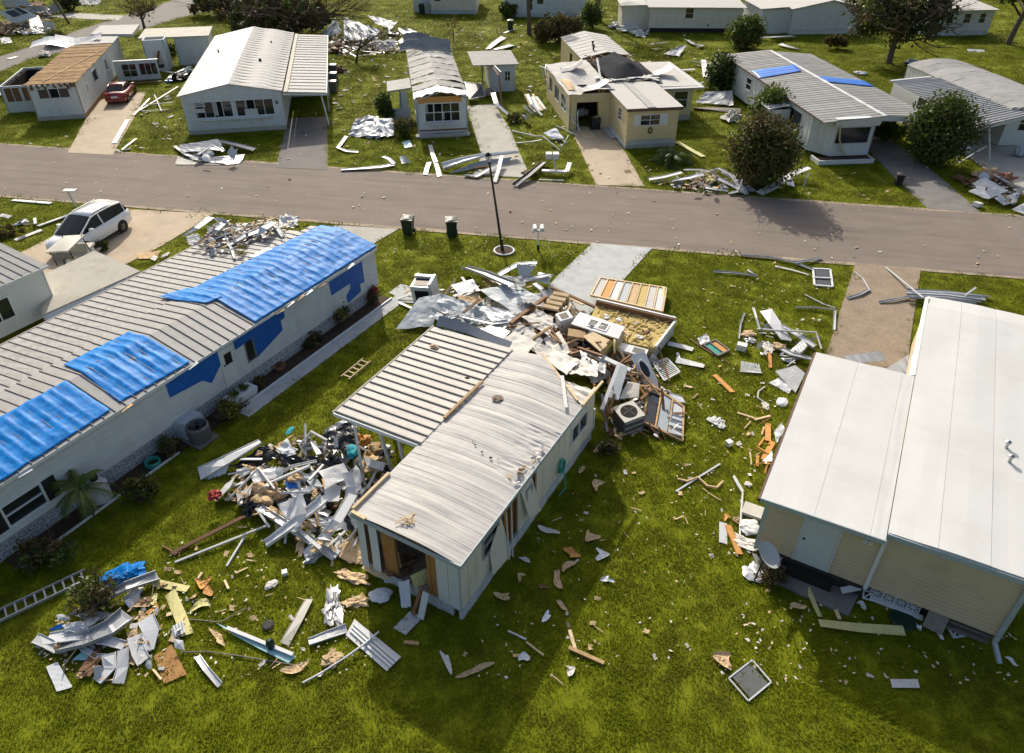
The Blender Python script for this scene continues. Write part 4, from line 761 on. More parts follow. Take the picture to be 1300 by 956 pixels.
part(TW, 'door', 'brown_wood', lambda mb: mb.bar((.8, -.1, .35), (1.3, .2, 1.9), .5, .05)); part(TW, 'floor', 'void', lambda mb: mb.box(.1, .1, 0, 1.9, 1.7, .28))
SD = house('white shed with flat pale roof at the end of the stripped home', a0_.x-2.0+3.0, a0_.y+17.4, -14, 'shed', 'storage_shed')
for a, b in (((0, 0), (3.2, 0)), ((3.2, 0), (3.2, 4)), ((3.2, 4), (0, 4)), ((0, 4), (0, 0))): build_wall(Wall(a, b, SD), 0, 2.7, 'white_wall')
part(SD, 'roof', 'tan_roof', lambda mb: mb.slab([(-3.2, -.2, 2.82), (3.4, -.2, 2.78), (3.4, 4.2, 2.85), (-3.2, 4.2, 2.9)], .1))
# homes along the back street, tops out of frame
def back_house(label, px0, px1, py, m, az=0, rf='white_roof', wins=(), split=None, deep=9, h=2.8, skirtm='block'):
    p = G(px0, py); q = G(px1, py); L = (q-p).length; Hh = house(label, p.x, p.y, az)
    W = Wall((0, 0), (L, 0), Hh); build_wall(W, .5, h, m, wins, 'lap', pitch=.25, apex=(h+.9, .5) if split is None else None)
    for o in wins: window(W, *o, cols=1, rows=2)
    skirt(Hh, W, .5, skirtm)
    for a, b in (((L, 0), (L, deep)), ((L, deep), (0, deep)), ((0, deep), (0, 0))): build_wall(Wall(a, b, Hh), 0, h, m)
    if split is None:
        for s, (x0, x1) in enumerate(((-.25, L/2), (L/2, L+.25))):
            za, zb = (h-.03, h+.9) if s == 0 else (h+.9, h-.03)
            part(Hh, 'roof', rf, lambda mb: mb.slab([(x0, -.25, za+.06), (x1, -.25, zb+.06), (x1, deep+.3, zb+.06), (x0, deep+.3, za+.06)], .05))
    else: part(Hh, 'roof', rf, lambda mb: mb.slab([(-.3, -.4, h+.05), (L+.3, -.4, h+.05), (L+.3, deep+.3, h+.6), (-.3, deep+.3, h+.6)], .08))
    return Hh, W
Hb, W = back_house('cream back home with a low open skirt at the top of the photo', 823, 938, 41, 'cream_wall', 2, wins=[(4.2, 5.1, 1.6, 2.7)], split=1, skirtm='void')
part(Hb, 'pipe_cap', 'rubber', lambda mb: mb.lathe([(.12, 0), (.12, .05)], 8, W.pt(7.0, .05, .85), axis='y'))
part(Hb, 'porch_wing', 'cream_wall', lambda mb: mb.box(-3.2, 1.2, 0, -.002, 6, 2.7)); part(Hb, 'porch_roof', 'white_roof', lambda mb: mb.slab([(-3.5, .9, 2.8), (.1, .9, 2.9), (.1, 6.3, 2.95), (-3.5, 6.3, 2.8)], .08))
window(Wall((-3.2, 1.2), (-.1, 1.2), Hb), 1.5, 2.6, 1.5, 2.1, cols=1, rows=2)
Hb, W = back_house('pale blue back home with two dark windows near a tree trunk', 640, 744, 22, 'white_wall', 0, wins=[(3.0, 3.7, .9, 2.6), (4.3, 5.1, 1.6, 2.7)], split=1)
Hb, W = back_house('small cream back home with bins against its wall at the top centre', 547, 605, 18, 'cream_wall', 1, wins=[(.6, 1.4, 1.6, 2.5)], split=1)
part(Hb, 'side_wing', 'white_wall', lambda mb: mb.box(-2.4, .8, 0, -.002, 6, 2.6)); part(Hb, 'side_roof', 'white_roof', lambda mb: mb.slab([(-2.7, .5, 2.7), (.1, .5, 2.8), (.1, 6.3, 2.85), (-2.7, 6.3, 2.7)], .08))
Hb, W = back_house('white back home with lattice skirt left of the dark tree', 1001, 1096, 44, 'white_wall', -3, wins=[(8.0, 8.8, 1.5, 2.5)], skirtm='trim_white')
part(Hb, 'side_wing', 'white_wall', lambda mb: mb.box(-3.4, .6, 0, -.002, 7, 2.7)); part(Hb, 'side_roof', 'white_roof', lambda mb: mb.slab([(-3.7, .3, 2.8), (-.3, .3, 3.0), (-.3, 7.3, 3.0), (-3.7, 7.3, 2.8)], .08))
window(Wall((-3.4, .6), (-.1, .6), Hb), 2.4, 3.0, 1.5, 2.4)
Hb, W = back_house('pale back home half hidden behind the dark tree', 1172, 1256, 46, 'pale_wall', -4, wins=[(2.2, 3.0, 1.4, 2.4), (4.3, 5.1, 1.4, 2.4), (6.2, 6.9, 1.4, 2.4)], split=1)
# ---------------------------------------------------------------- vegetation
def leaf_mesh(name, clumps, n, size, m, parent=None, shell=.5, droop=0.0, elong=1.6):
    """n leaf faces spread through ellipsoid clumps [(center, radii)]"""
    C = np.array([c for c, r in clumps], float); Rr = np.array([r for c, r in clumps], float)
    wgt = Rr.prod(1)**.7; k = rng.choice(len(clumps), n, p=wgt/wgt.sum())
    d = rng.normal(size=(n, 3)); d /= np.linalg.norm(d, axis=1)[:, None]
    r = (shell+(1-shell)*rng.random(n))[:, None]*(1+.12*rng.normal(size=(n, 1)))
    P = C[k]+d*r*Rr[k]; P[:, 2] = np.maximum(P[:, 2], .03)
    a = rng.normal(size=(n, 3))+d*.6; a[:, 2] -= droop; a /= np.linalg.norm(a, axis=1)[:, None]
    b = np.cross(a, rng.normal(size=(n, 3))); b /= np.linalg.norm(b, axis=1)[:, None]
    s = size*(.6+.8*rng.random(n))[:, None]; A = a*s*elong/2; B = b*s/2
    V = np.stack([P-A, P+B*.9, P+A, P-B*.9], 1).reshape(-1, 3)
    me = bpy.data.meshes.new(name); me.vertices.add(4*n); me.vertices.foreach_set('co', V.ravel()); me.loops.add(4*n); me.loops.foreach_set('vertex_index', np.arange(4*n))
    me.polygons.add(n); me.polygons.foreach_set('loop_start', np.arange(0, 4*n, 4)); me.polygons.foreach_set('loop_total', np.full(n, 4)); me.update(calc_edges=True); me.validate()
    me.materials.append(M[m]); o = bpy.data.objects.new(name, me); COL.objects.link(o)
    if parent: o.parent = parent
    return o
def clumpy(c, rad, n, r0, seed=0, flat=1.0):
    q = np.random.default_rng(seed); out = []
    for _ in range(n):
        d = q.normal(size=3); d /= np.linalg.norm(d); f = q.random()**.45*.82
        out.append((np.array(c)+d*f*np.array(rad), np.array([1, 1, flat])*r0*(.6+.8*q.random())))
    return out
def branchy(mb, a, d, L, r, depth, spread=.6, n=3):
    a = Vector(a); d = Vector(d).normalized(); mid = a+d*L*.5+Vector((random.gauss(0, .08), random.gauss(0, .08), random.gauss(0, .05)))*L; b = a+d*L
    mb.tube([a, mid, b], r, 5 if depth > 1 else 4, r1=r*.5)
    if depth <= 0: return
    for _ in range(n):
        t = random.uniform(.45, 1); nd = d+Vector((random.gauss(0, spread), random.gauss(0, spread), random.gauss(.1, spread*.7))); branchy(mb, a.lerp(b, t), nd, L*random.uniform(.5, .75), r*.5, depth-1, spread, n)
def shrub(name, label, cat, base, rad, mats, n=1500, size=.12, trunk=True, seed=1, group=None, zc=None, ncl=14, bare=0):
    t = thing(name, label, cat, base, 0, group); z = rad[2] if zc is None else zc
    for i, (m, f) in enumerate(mats): leaf_mesh('foliage', clumpy((0, 0, z), rad, ncl, min(rad)*.48, seed+i), int(n*f), size, m, t)
    if trunk:
        mb = MB()
        for i in range(5+bare): branchy(mb, (random.gauss(0, .08), random.gauss(0, .08), -.05), (random.gauss(0, .45)*rad[0]/rad[2], random.gauss(0, .45)*rad[0]/rad[2], 1), z*1.2, .035+.02*rad[2], 2 if not bare else 3)
        mb.build('stem', M['twig'], t)
    return t
def palm(label, base, h, nf, L, m='leaf_green', seed=3, droop=1.0, lean=(0, 0), trunk=.12, cat='palm', name='palm_tree', size=1):
    q = random.Random(seed); t = thing(name, label, cat, base)
    top = Vector((lean[0], lean[1], h)); mb = MB(); mb.tube([(0, 0, -.05), (lean[0]*.4, lean[1]*.4, h*.5), top], trunk, 8, r1=trunk*.75); mb.build('trunk', M['bark'], t)
    for i in range(nf):
        az = 6.28*i/nf+q.gauss(0, .25); el = q.uniform(.1, 1.3); l = L*q.uniform(.75, 1.1); mb = MB(); pts = []
        for k in range(9):
            s = k/8; rr = l*s*math.cos(el*(1-.3*s)); zz = l*s*math.sin(el)-droop*l*.62*s*s
            pts.append(top+Vector((math.cos(az)*rr, math.sin(az)*rr, max(zz, .05-h))))
        mb.tube(pts, .016, 4, r1=.005)
        for k in range(2, 9):
            for e in (0, .5):
                p = pts[k-1].lerp(pts[k], e); d = (pts[k]-pts[k-1]).normalized(); sd = d.cross(Vector((0, 0, 1))).normalized()
                for sg in (-1, 1):
                    ll = l*.3*(1-.5*abs(k/8-.45))*q.uniform(.8, 1.1); e_ = p+sd*sg*ll*.7+d*ll*.5+Vector((0, 0, -ll*.4)); w_ = d*.035*size
                    mb.add([p-w_, p+w_, e_], [(0, 1, 2)])
        mb.build('frond', M[m], t)
    return t
# shrubs across the road
def gp(px, py): return G(px, py)
shrub('bush', 'tall brown and green conical bush standing between the yellow and grey roofed homes', 'bush', gp(961, 236), (2.05, 1.9, 2.3), [('leaf_brown', .75), ('leaf_green', .45), ('leaf_dark', .2)], 12000, .14, seed=4, ncl=90)
shrub('bush', 'round lime green bush against the left wall of the home with blue strips', 'bush', gp(975, 168), (1.5, 1.4, 1.9), [('leaf_lime', .7), ('leaf_green', .4)], 3500, .16, seed=9, ncl=24)
shrub('bush', 'dense dark green rounded bush behind the fallen panels right of the yellow home', 'bush', gp(914, 118), (1.5, 1.4, 1.6), [('leaf_dark', .6), ('leaf_green', .5)], 3500, .16, seed=12, ncl=24)
shrub('bush', 'big egg shaped dark bush beside the far right driveway', 'bush', gp(1183, 208), (1.95, 1.9, 2.4), [('leaf_green', .6), ('leaf_dark', .45), ('leaf_brown', .3)], 12000, .14, seed=15, ncl=90)
shrub('bush', 'low green bush under the carport left of the egg shaped bush', 'bush', gp(1125, 178), (1.4, 1.3, .8), [('leaf_lime', .6), ('leaf_green', .5)], 1600, .15, seed=16)
shrub('bush', 'feathery dark green young conifer beside the silver roofed home', 'bush', gp(490, 152), (.85, .85, 1.1), [('leaf_green', .6), ('leaf_dark', .5)], 2200, .13, seed=18)
shrub('bush', 'brown and green shrub at the left front corner of the silver roofed home', 'bush', gp(513, 172), (.8, 1.0, .7), [('leaf_green', .5), ('leaf_brown', .4)], 1300, .12, seed=19, bare=3)
shrub('bush', 'dry brown scrub on the grass between the silver and yellow homes', 'bush', gp(655, 155), (1.0, 1.2, .35), [('leaf_brown', .7), ('leaf_green', .3)], 900, .11, seed=20, bare=4)
shrub('bush', 'low shrub in the white planter of the home with blue strips', 'bush', gp(1030, 188), (.7, .8, .8), [('leaf_dark', .6), ('leaf_brown', .4)], 900, .12, seed=21)
palm('spiky green palm clump growing at the front corner of the yellow home', gp(851, 207), .35, 26, 1.7, seed=5, trunk=.2, cat='palm', size=1.4)
# back row
shrub('bush', 'brown dried hedge in front of the pale blue back home', 'hedge', gp(708, 54), (3.4, 1.3, 1.5), [('leaf_brown', .9), ('leaf_dark', .2)], 5000, .2, seed=30, ncl=40, bare=5)
shrub('bush', 'green bush beside the thick trunk right of the brown dried hedge', 'bush', gp(752, 36), (1.6, 1.3, 1.5), [('leaf_green', .7), ('leaf_lime', .3)], 2600, .2, seed=31, ncl=24)
shrub('bush', 'loose yellow green bush behind the grey roof with blue strips', 'bush', gp(946, 62), (2.3, 1.6, 1.6), [('leaf_green', .5), ('leaf_lime', .4), ('leaf_brown', .2)], 4200, .2, seed=33, ncl=30)
shrub('bush', 'small brown dry bush in the shade before the white back home', 'bush', gp(1062, 62), (1.6, .9, .7), [('leaf_brown', 1)], 1300, .18, seed=34)
shrub('bush', 'green bush left of the pale blue back home', 'bush', gp(645, 22), (1.3, 1.1, 1.0), [('leaf_green', .8), ('leaf_brown', .3)], 1700, .2, seed=35)
shrub('bush', 'dark bush with brown tips behind the shed at the far left', 'bush', gp(214, 70), (1.2, 1.0, .7), [('leaf_dark', .8)], 900, .16, seed=36)
shrub('bush', 'loose olive shrub behind the stripped home beside the back road', 'bush', gp(72, 58), (1.6, 1.0, .9), [('leaf_green', .6), ('leaf_brown', .3)], 1300, .16, seed=37)
shrub('bush', 'dark round bush behind the leaning pole at the top left', 'bush', gp(88, 14), (2.0, 1.4, 1.3), [('leaf_dark', .8), ('leaf_brown', .2)], 1800, .2, seed=38)
def tree(label, base, h, crown, mats, n, size, tr=.3, seed=1, limbs=7, lean=(0, 0), name='tree'):
    random.seed(seed); t = thing(name, label, 'tree', base); mb = MB(); top = Vector((lean[0], lean[1], h))
    mb.tube([(0, 0, -.1), (lean[0]*.3, lean[1]*.3, h*.4), top], tr, 10, r1=tr*.5); mb.build('trunk', M['bark'], t)
    for i in range(limbs):
        mb = MB(); a = Vector((0, 0, 0)).lerp(top, random.uniform(.45, 1)); branchy(mb, a, (random.gauss(0, 1), random.gauss(0, 1), random.uniform(.1, .9)), crown[1][0]*.6, tr*.35, 3, .55); mb.build('limb', M['twig'], t)
    for i, (m, f) in enumerate(mats): leaf_mesh('crown', clumpy(crown[0], crown[1], 40, min(crown[1])*.3, seed*7+i), int(n*f), size, m, t, shell=.2)
    random.seed(seed+99); return t
tree('large dark half bare tree with tangled limbs behind the two right hand homes', gp(1128, 80), 4.8, ((0, .8, 4.9), (6.6, 4.4, 4.0)), [('leaf_dark', .6), ('leaf_brown', .35), ('leaf_green', .15)], 6500, .26, .34, 51, 26)
tree('bending tree with thin green crown at the top right corner', gp(1279, 56), 5.0, ((-1, 0, 6.3), (5.5, 3.0, 2.2)), [('leaf_dark', .5), ('leaf_green', .5)], 6000, .28, .38, 52, 10, (1.0, 0))
tree('tall straight brown trunk standing before the pale blue back home', gp(672, 44), 11, ((0, 0, 12), (3, 3, 2)), [('leaf_dark', 1)], 1800, .3, .3, 53, 4, (-.6, 0))
tree('thick dark trunk between the pale blue and cream back homes', gp(757, 26), 11, ((0, 0, 12), (3.4, 3, 2.2)), [('leaf_dark', 1)], 1800, .3, .42, 54, 4, (.4, 0))
tree('leafless brown tree beside the back road at the top left', gp(184, 38), 2.2, ((0, 0, 2.6), (2.6, 2.0, 1.8)), [('leaf_brown', 1)], 500, .16, .2, 55, 16)
tree('thin bare young tree on the grass right of the wrecked metal pile', gp(576, 54), 1.6, ((0, 0, 2.2), (1.0, 1.0, 1.2)), [('leaf_brown', 1)], 160, .12, .06, 56, 7)
tree('uprooted tree with brown tangled crown lying behind the big white home', gp(352, 42), 1.2, ((0, .5, 1.7), (8.5, 4.6, 2.2)), [('leaf_brown', 1.0), ('leaf_green', .3), ('leaf_dark', .3)], 13000, .24, .35, 57, 34, (3, 0))
tree('second uprooted brown tree lying left of the bigger fallen one', gp(285, 20), 1.0, ((0, .3, 1.4), (5.2, 3.4, 1.8)), [('leaf_brown', .9), ('leaf_green', .3)], 6000, .24, .25, 58, 20, (1.5, 0))
tree('broken brown branch tree standing in the wrecked metal behind the big white home', gp(452, 80), 2.2, ((.6, 0, 1.6), (2.6, 1.4, 1.0)), [('leaf_brown', 1)], 260, .14, .14, 59, 14, (.8, 0))
# shrubs of the near left bed
palm('feathery palm growing in the shade against the long white wall', gp(118, 655), 1.25, 15, 1.15, 'leaf_green', seed=8, droop=1.1, trunk=.07)
for px, py, rad, lab, mm, b in ((185, 628, (.75, .55, .35), 'yellowing leafy shrub right of the feathery palm', [('leaf_green', .5), ('leaf_yellow', .4)], 4), (218, 575, (.4, .4, .35), 'drooping thin shrub next to the round black air conditioner', [('leaf_brown', .6), ('leaf_green', .4)], 5),
    (293, 528, (.5, .4, .4), 'small yellow leaved shrub between the air conditioner and the white planter', [('leaf_yellow', .6), ('leaf_green', .3)], 4), (432, 408, (.6, .8, .45), 'leafy green and yellow shrub in the bed below the wall near the road end', [('leaf_green', .6), ('leaf_yellow', .4)], 3),
    (398, 436, (.55, .7, .3), 'dark leafy shrub in the mulch bed beside the concrete walk', [('leaf_dark', .7), ('leaf_brown', .3)], 2), (472, 383, (.42, .4, .4), 'shrub with red flowers at the road end corner of the long home', [('flower_red', .5), ('leaf_green', .6)], 2),
    (330, 490, (.4, .5, .18), 'brown low plant in the bed beside the door step', [('leaf_brown', .8)], 2), (58, 715, (1.1, .6, .4), 'sparse olive shrub below the near end of the long white wall', [('leaf_green', .5), ('leaf_brown', .4)], 6),
    (128, 770, (.75, .6, .5), 'bare upright twiggy shrub growing through the metal scraps', [('leaf_green', .35), ('leaf_brown', .3)], 9), (975, 735, (.5, .4, .3), 'dry twiggy shrub around the mast of the satellite dish', [('leaf_brown', .5)], 8),
    (132, 318, (.35, .3, .3), 'small green shrub beside the broken golf cart', [('leaf_green', .7)], 2), (10, 300, (1.2, .8, .3), 'reddish dry plants beside the drive of the white car', [('leaf_brown', .9)], 5), (770, 575, (.4, .3, .3), 'broken twiggy plant below the air conditioner of the wrecked home', [('leaf_brown', .5), ('leaf_green', .3)], 6)):
    shrub('bush', lab, 'shrub', gp(px, py), rad, mm, int(900*rad[0]/.5), .07, seed=int(px), bare=b)

# ---------------------------------------------------------------- vehicles
def loft(mb, st, mi=0):
    n = len(st[0]); b = len(mb.v)
    for r_ in st: mb.v += [tuple(p) for p in r_]
    for i in range(len(st)-1):
        for j in range(n): mb.f.append((b+i*n+j, b+i*n+(j+1)%n, b+(i+1)*n+(j+1)%n, b+(i+1)*n+j)); mb.m.append(mi)
    mb.f.append(tuple(b+j for j in range(n))[::-1]); mb.m.append(mi); mb.f.append(tuple(b+(len(st)-1)*n+j for j in range(n))); mb.m.append(mi)
def car(label, pos, heading, paint, L, Wd, Hh, suv):
    """x forward, y left"""
    t = thing('parked_car', label, 'car', pos, 0); t.rotation_euler = (0, 0, heading); h = Wd/2
    if suv: P = [(-L/2, .5, .95, .86), (-L/2+.08, .32, 1.08, .94), (-L/2+.5, .24, 1.12, .99), (-.8, .22, 1.1, 1), (.2, .22, 1.07, 1), (.9, .22, 1.05, 1), (1.4, .22, 1.0, .99), (1.95, .24, .93, .95), (L/2-.1, .28, .82, .84), (L/2, .36, .68, .72)]
    else: P = [(-L/2, .42, .86, .82), (-L/2+.1, .28, .97, .92), (-L/2+.6, .2, 1.0, .98), (-.8, .19, .96, 1), (.3, .19, .93, 1), (.8, .19, .9, .99), (1.4, .2, .82, .97), (L/2-.25, .24, .7, .88), (L/2, .34, .58, .7)]
    def ring(x, zb, zt, f):
        w_ = h*f; zm = zb+(zt-zb)*.6
        return [(x, -w_*.9, zb), (x, -w_*.985, zb+.1), (x, -w_, zm), (x, -w_*.95, zt-.05), (x, -w_*.8, zt+.005), (x, 0, zt+.03), (x, w_*.8, zt+.005), (x, w_*.95, zt-.05), (x, w_, zm), (x, w_*.985, zb+.1), (x, w_*.9, zb)]
    mb = MB(); loft(mb, [ring(*p) for p in P]); body = mb.build('body', M[paint], t, smooth=True)
    gz = P[4][2]
    if suv: g = [(-L/2+.14, gz+.02, .84, Hh*.0+1.15), (-L/2+.42, gz, .9, Hh-.1), (-1.2, gz, .93, Hh-.02), (-.2, gz, .93, Hh), (.3, gz, .92, Hh-.05), (1.5, gz-.06, .84, gz+.02)]
    else: g = [(-L/2+.5, gz+.03, .82, gz+.06), (-1.05, gz, .86, Hh-.06), (-.5, gz, .87, Hh), (.1, gz, .87, Hh-.02), (.9, gz-.05, .84, gz+.03)]
    def gring(x, zb, f, zt, o=0.0):
        w0 = h*f; w1 = w0-.3*(zt-zb)-o
        return [(x, -w0, zb), (x, -w1, zt-.04), (x, -w1*.85, zt), (x, 0, zt+.02), (x, w1*.85, zt), (x, w1, zt-.04), (x, w0, zb)]
    mb = MB(); loft(mb, [gring(*q) for q in g]); mb.build('window_glass', M['car_glass'], t, smooth=False)
    rs = [q for q in g if q[3] > Hh-.12]; mb = MB(); pts = []
    for q in rs:
        x, zb, f, zt = q; w1 = h*f-.3*(zt-zb); pts.append([(x, -w1-.005, zt-.07), (x, -w1*.86, zt+.012), (x, 0, zt+.034), (x, w1*.86, zt+.012), (x, w1+.005, zt-.07), (x, 0, zt-.02)])
    loft(mb, pts); mb.build('roof', M[paint], t, smooth=True)
    mb = MB()
    for sg in (-1, 1):
        def side(i, f_): x, zb, f, zt = g[i]; w1 = h*f-.3*(zt-zb); return Vector((x, sg*(h*f+(w1-h*f)*f_+.004), zb+(zt-.04-zb)*f_))
        mb.bar(side(-1, .2), side(-2, 1), .05, .06); mb.bar(side(1 if suv else 0, .1), side(1, 1), .06, .06)
        mid = 3 if suv else 2; mb.bar(side(mid, 0), side(mid, 1), .07, .05)
        for q in range(1, len(g)-2): mb.bar(side(q, 1), side(q+1, 1), .05, .05)
    mb.build('pillar', M[paint], t)
    wb = L*.295
    for x in (wb+.02, -wb):
        for sg in (-1, 1):
            a = MB(); a.lathe([(.39, -.02), (.39, .012)], 20, (x, sg*(h*.985), .36), axis='y'); a.build('wheel_arch', M['rubber'], t)
            wv = MB(); wv.lathe([(.22, -.1), (.32, -.1), (.345, -.06), (.345, .06), (.32, .1), (.22, .1)], 20, (x, sg*(h-.085), .345), axis='y'); wh = wv.build('wheel', M['rubber'], t)
            rm = MB(); rm.lathe([(.03, .02), (.22, .03), (.225, .09), (.2, .1)], 16, (x, sg*(h-.085), .345), axis='y') if sg > 0 else rm.lathe([(.2, -.1), (.225, -.09), (.22, -.03), (.03, -.02)], 16, (x, sg*(h-.085), .345), axis='y')
            for k in range(5): tt = k*1.2566; rm.bar((x, sg*(h-.0), .345), (x+.2*math.cos(tt), sg*(h-.0), .345+.2*math.sin(tt)), .05, .03, up=(0, 1, 0))
            rm.build('rim', M['steel'], wh)
    for sg in (-1, 1):
        part(t, 'headlight', 'lamp_clear', lambda mb: mb.slab([(L/2-.06, sg*h*.72, .72), (L/2-.28, sg*h*.9, .78), (L/2-.45, sg*h*.93, .84), (L/2-.14, sg*h*.62, .8)], .05, down=False))
        part(t, 'taillight', 'lamp_red', lambda mb: mb.box(-L/2-.012, min(sg*h*.55, sg*h*.86), .82, -L/2+.12, max(sg*h*.55, sg*h*.86), 1.0))
        part(t, 'mirror', paint, lambda mb: mb.box(.72, min(sg*(h-.03), sg*(h+.2)), gz, .88, max(sg*(h-.03), sg*(h+.2)), gz+.17))
        if suv: part(t, 'roof_rail', 'steel', lambda mb: mb.bar((-1.6, sg*h*.63, Hh+.03), (.1, sg*h*.63, Hh+.04), .04, .04))
        part(t, 'side_skirt', 'rubber', lambda mb: mb.box(-wb+.42, min(sg*h*.93, sg*h*1.0), .2, wb-.42, max(sg*h*.93, sg*h*1.0), .33))
    part(t, 'grille', 'rubber', lambda mb: mb.box(L/2-.12, -h*.5, .42, L/2+.012, h*.5, .66)); part(t, 'license_plate', 'trim_white', lambda mb: mb.box(-L/2-.016, -.26, .62, -L/2+.05, .26, .76))
    part(t, 'bumper', 'rubber' if suv else paint, lambda mb: (mb.box(-L/2-.01, -h*.8, .3, -L/2+.2, h*.8, .46), mb.box(L/2-.25, -h*.66, .24, L/2+.008, h*.66, .38)))
    return t
fw_, rw_ = G(104, 328), G(166, 290); dv = (fw_-rw_).normalized(); nv = Vector((dv.y, -dv.x, 0)); nv = nv if nv.y > 0 else -nv
ctr = (fw_+rw_)/2+nv*.93
car('white sport utility car parked on the tan drive by the road', ctr, math.atan2(dv.y, dv.x), 'car_white', 4.75, 1.9, 1.72, True)
rp_ = G(148, 134); hd = math.pi/2+R(12)
car('red sedan parked beside the stripped home with brown roof boards', rp_+Vector((math.cos(hd), math.sin(hd), 0))*2.25, hd, 'car_red', 4.5, 1.75, 1.42, False)
# golf cart, broken
g0 = G(102, 343); GC = thing('golf_cart', 'broken golf cart with beige roof and seat beside the white car', 'golf cart', g0, 0); GC.rotation_euler = (R(4), R(6), math.atan2(dv.y, dv.x)+.25)
part(GC, 'roof', 'ac_beige', lambda mb: mb.grid(lambda u, v: (-.85+1.7*u, -.58+1.16*v, 1.72+.07*math.sin(3.14*u)*math.sin(3.14*v)-.12*(1-u)), 8, 6, .08))
part(GC, 'body', 'trim_white', lambda mb: loft(mb, [[(x, -w, zb), (x, -w, zt), (x, w, zt), (x, w, zb)] for x, w, zb, zt in ((-1.1, .5, .3, .7), (-.5, .56, .25, .62), (.1, .56, .25, .38), (.6, .55, .25, .4), (.75, .5, .25, .75), (1.1, .4, .3, .6))]))
part(GC, 'windshield', 'glass', lambda mb: mb.slab([(.72, -.5, 1.15), (.72, .5, 1.15), (.66, .5, 1.5), (.66, -.5, 1.5)], .02))
part(GC, 'seat', 'ac_beige', lambda mb: (mb.box(-.55, -.5, .62, .0, .5, .78),)); part(GC, 'backrest', 'ac_beige', lambda mb: mb.hexa([(-.66, -.5, .8), (-.54, -.5, .8), (-.54, .5, .8), (-.66, .5, .8)], [(-.74, -.5, 1.2), (-.64, -.5, 1.2), (-.64, .5, 1.2), (-.74, .5, 1.2)]))
part(GC, 'steering_wheel', 'rubber', lambda mb: (mb.tube([(.3+.06*math.sin(a), -.25+.17*math.cos(a), 1.0+.16*math.sin(a)) for a in [i*6.28/12 for i in range(13)]], .018, 5), mb.bar((.3, -.25, 1.0), (.6, -.25, .6), .04, .04)))
for x, y in ((.7, -.5), (.7, .5), (-.75, -.5), (-.75, .5)):
    part(GC, 'roof_post', 'rubber', lambda mb: mb.bar((x, y, .5), (x*.9, y, 1.68), .035, .035)); part(GC, 'wheel', 'rubber', lambda mb: mb.lathe([(.1, -.09), (.22, -.09), (.23, 0), (.22, .09), (.1, .09)], 14, (x, y*1.05, .22), axis='y'))
part(GC, 'rear_seat', 'ac_beige', lambda mb: mb.box(-1.35, -.5, .7, -.85, .5, .82)); part(GC, 'footrest', 'rubber', lambda mb: mb.box(-1.7, -.5, .22, -1.1, .5, .27))

# ---------------------------------------------------------------- street furniture
def wheelie(label, p, m='green_bin', s=1.0, az=0, group=None):
    t = thing('wheelie_bin', label, 'bin', p, az, group); k = s
    part(t, 'body', m, lambda mb: mb.hexa([(-.24*k, -.28*k, .06), (.24*k, -.28*k, .06), (.24*k, .22*k, .06), (-.24*k, .22*k, .06)], [(-.31*k, -.36*k, 1.0*k), (.31*k, -.36*k, 1.0*k), (.31*k, .34*k, 1.0*k), (-.31*k, .34*k, 1.0*k)]))
    part(t, 'rim', m, lambda mb: mb.box(-.33*k, -.385*k, .93*k, .33*k, .36*k, 1.0*k-.003))
    part(t, 'lid', m, lambda mb: mb.grid(lambda u, v: ((-.34+.68*u)*k, (-.41+.8*v)*k, (1.02+.09*math.sin(3.14*u)*math.sin(3.14*v)**.6)*k), 6, 6, .03))
    for sg in (-1, 1): part(t, 'wheel', 'rubber', lambda mb: mb.lathe([(.03, -.03), (.13, -.03), (.13, .03), (.03, .03)], 12, (sg*.28*k, .27*k, .13), axis='x'))
    part(t, 'handle', m, lambda mb: mb.bar((-.25*k, .42*k, .98*k), (.25*k, .42*k, .98*k), .04, .04)); return t
wheelie('dark green wheeled bin by the road, left of the two on the front lawn', G(519, 297), az=8); wheelie('dark green wheeled bin by the road, right of the two on the front lawn', G(574, 299), az=-4)
wheelie('small green wheeled bin on the grass left of the brown trunk', G(648, 38), az=5, s=1.1); wheelie('small black bin beside the driveway of the home with blue strips', G(1140, 235), 'rubber', .75, az=20)
wheelie('dark bin against the small cream back home', G(536, 18), 'green_bin', 1.2); wheelie('teal grey bin right of the other by the small cream back home', G(543, 18), 'grey_metal', 1.2)
lb = G(638, 318); LP = thing('street_lamp', 'leaning black street lamp in a ring of mulch on the front lawn', 'street lamp', lb); lt = G(620, 207, 5.17); lt = Vector((lt.x, lb.y, 5.17)); dl = (lt-lb).normalized(); at_ = lambda h: dl*h
part(LP, 'pole', 'pole_black', lambda mb: mb.tube([(0, 0, -.1), at_(2.4), at_(5.0)], .075, 10, r1=.05)); part(LP, 'base', 'pole_black', lambda mb: mb.tube([(0, 0, 0), at_(.7)], .1, 10, r1=.085))
part(LP, 'lantern', 'lamp_clear', lambda mb: mb.tube([at_(5.05), at_(5.38)], .09, 6, r1=.17)); part(LP, 'cap', 'pole_black', lambda mb: (mb.tube([at_(5.381), at_(5.55)], .2, 6, r1=.04), mb.tube([at_(4.96), at_(5.049)], .1, 6)))
part(LP, 'cage_bar', 'pole_black', lambda mb: [mb.bar(at_(5.04)+Vector((.1*math.cos(a), .1*math.sin(a), 0)), at_(5.39)+Vector((.18*math.cos(a), .18*math.sin(a), 0)), .018, .018) for a in (0, 1.57, 3.14, 4.71)])
pr = G(640, 319); struct(MB().grid(lambda u, v: (pr.x+.5*math.cos(6.28*u)*v, pr.y+.5*math.sin(6.28*u)*v, .05+.03*(1-v)), 24, 4).build('mulch', M['mulch']))
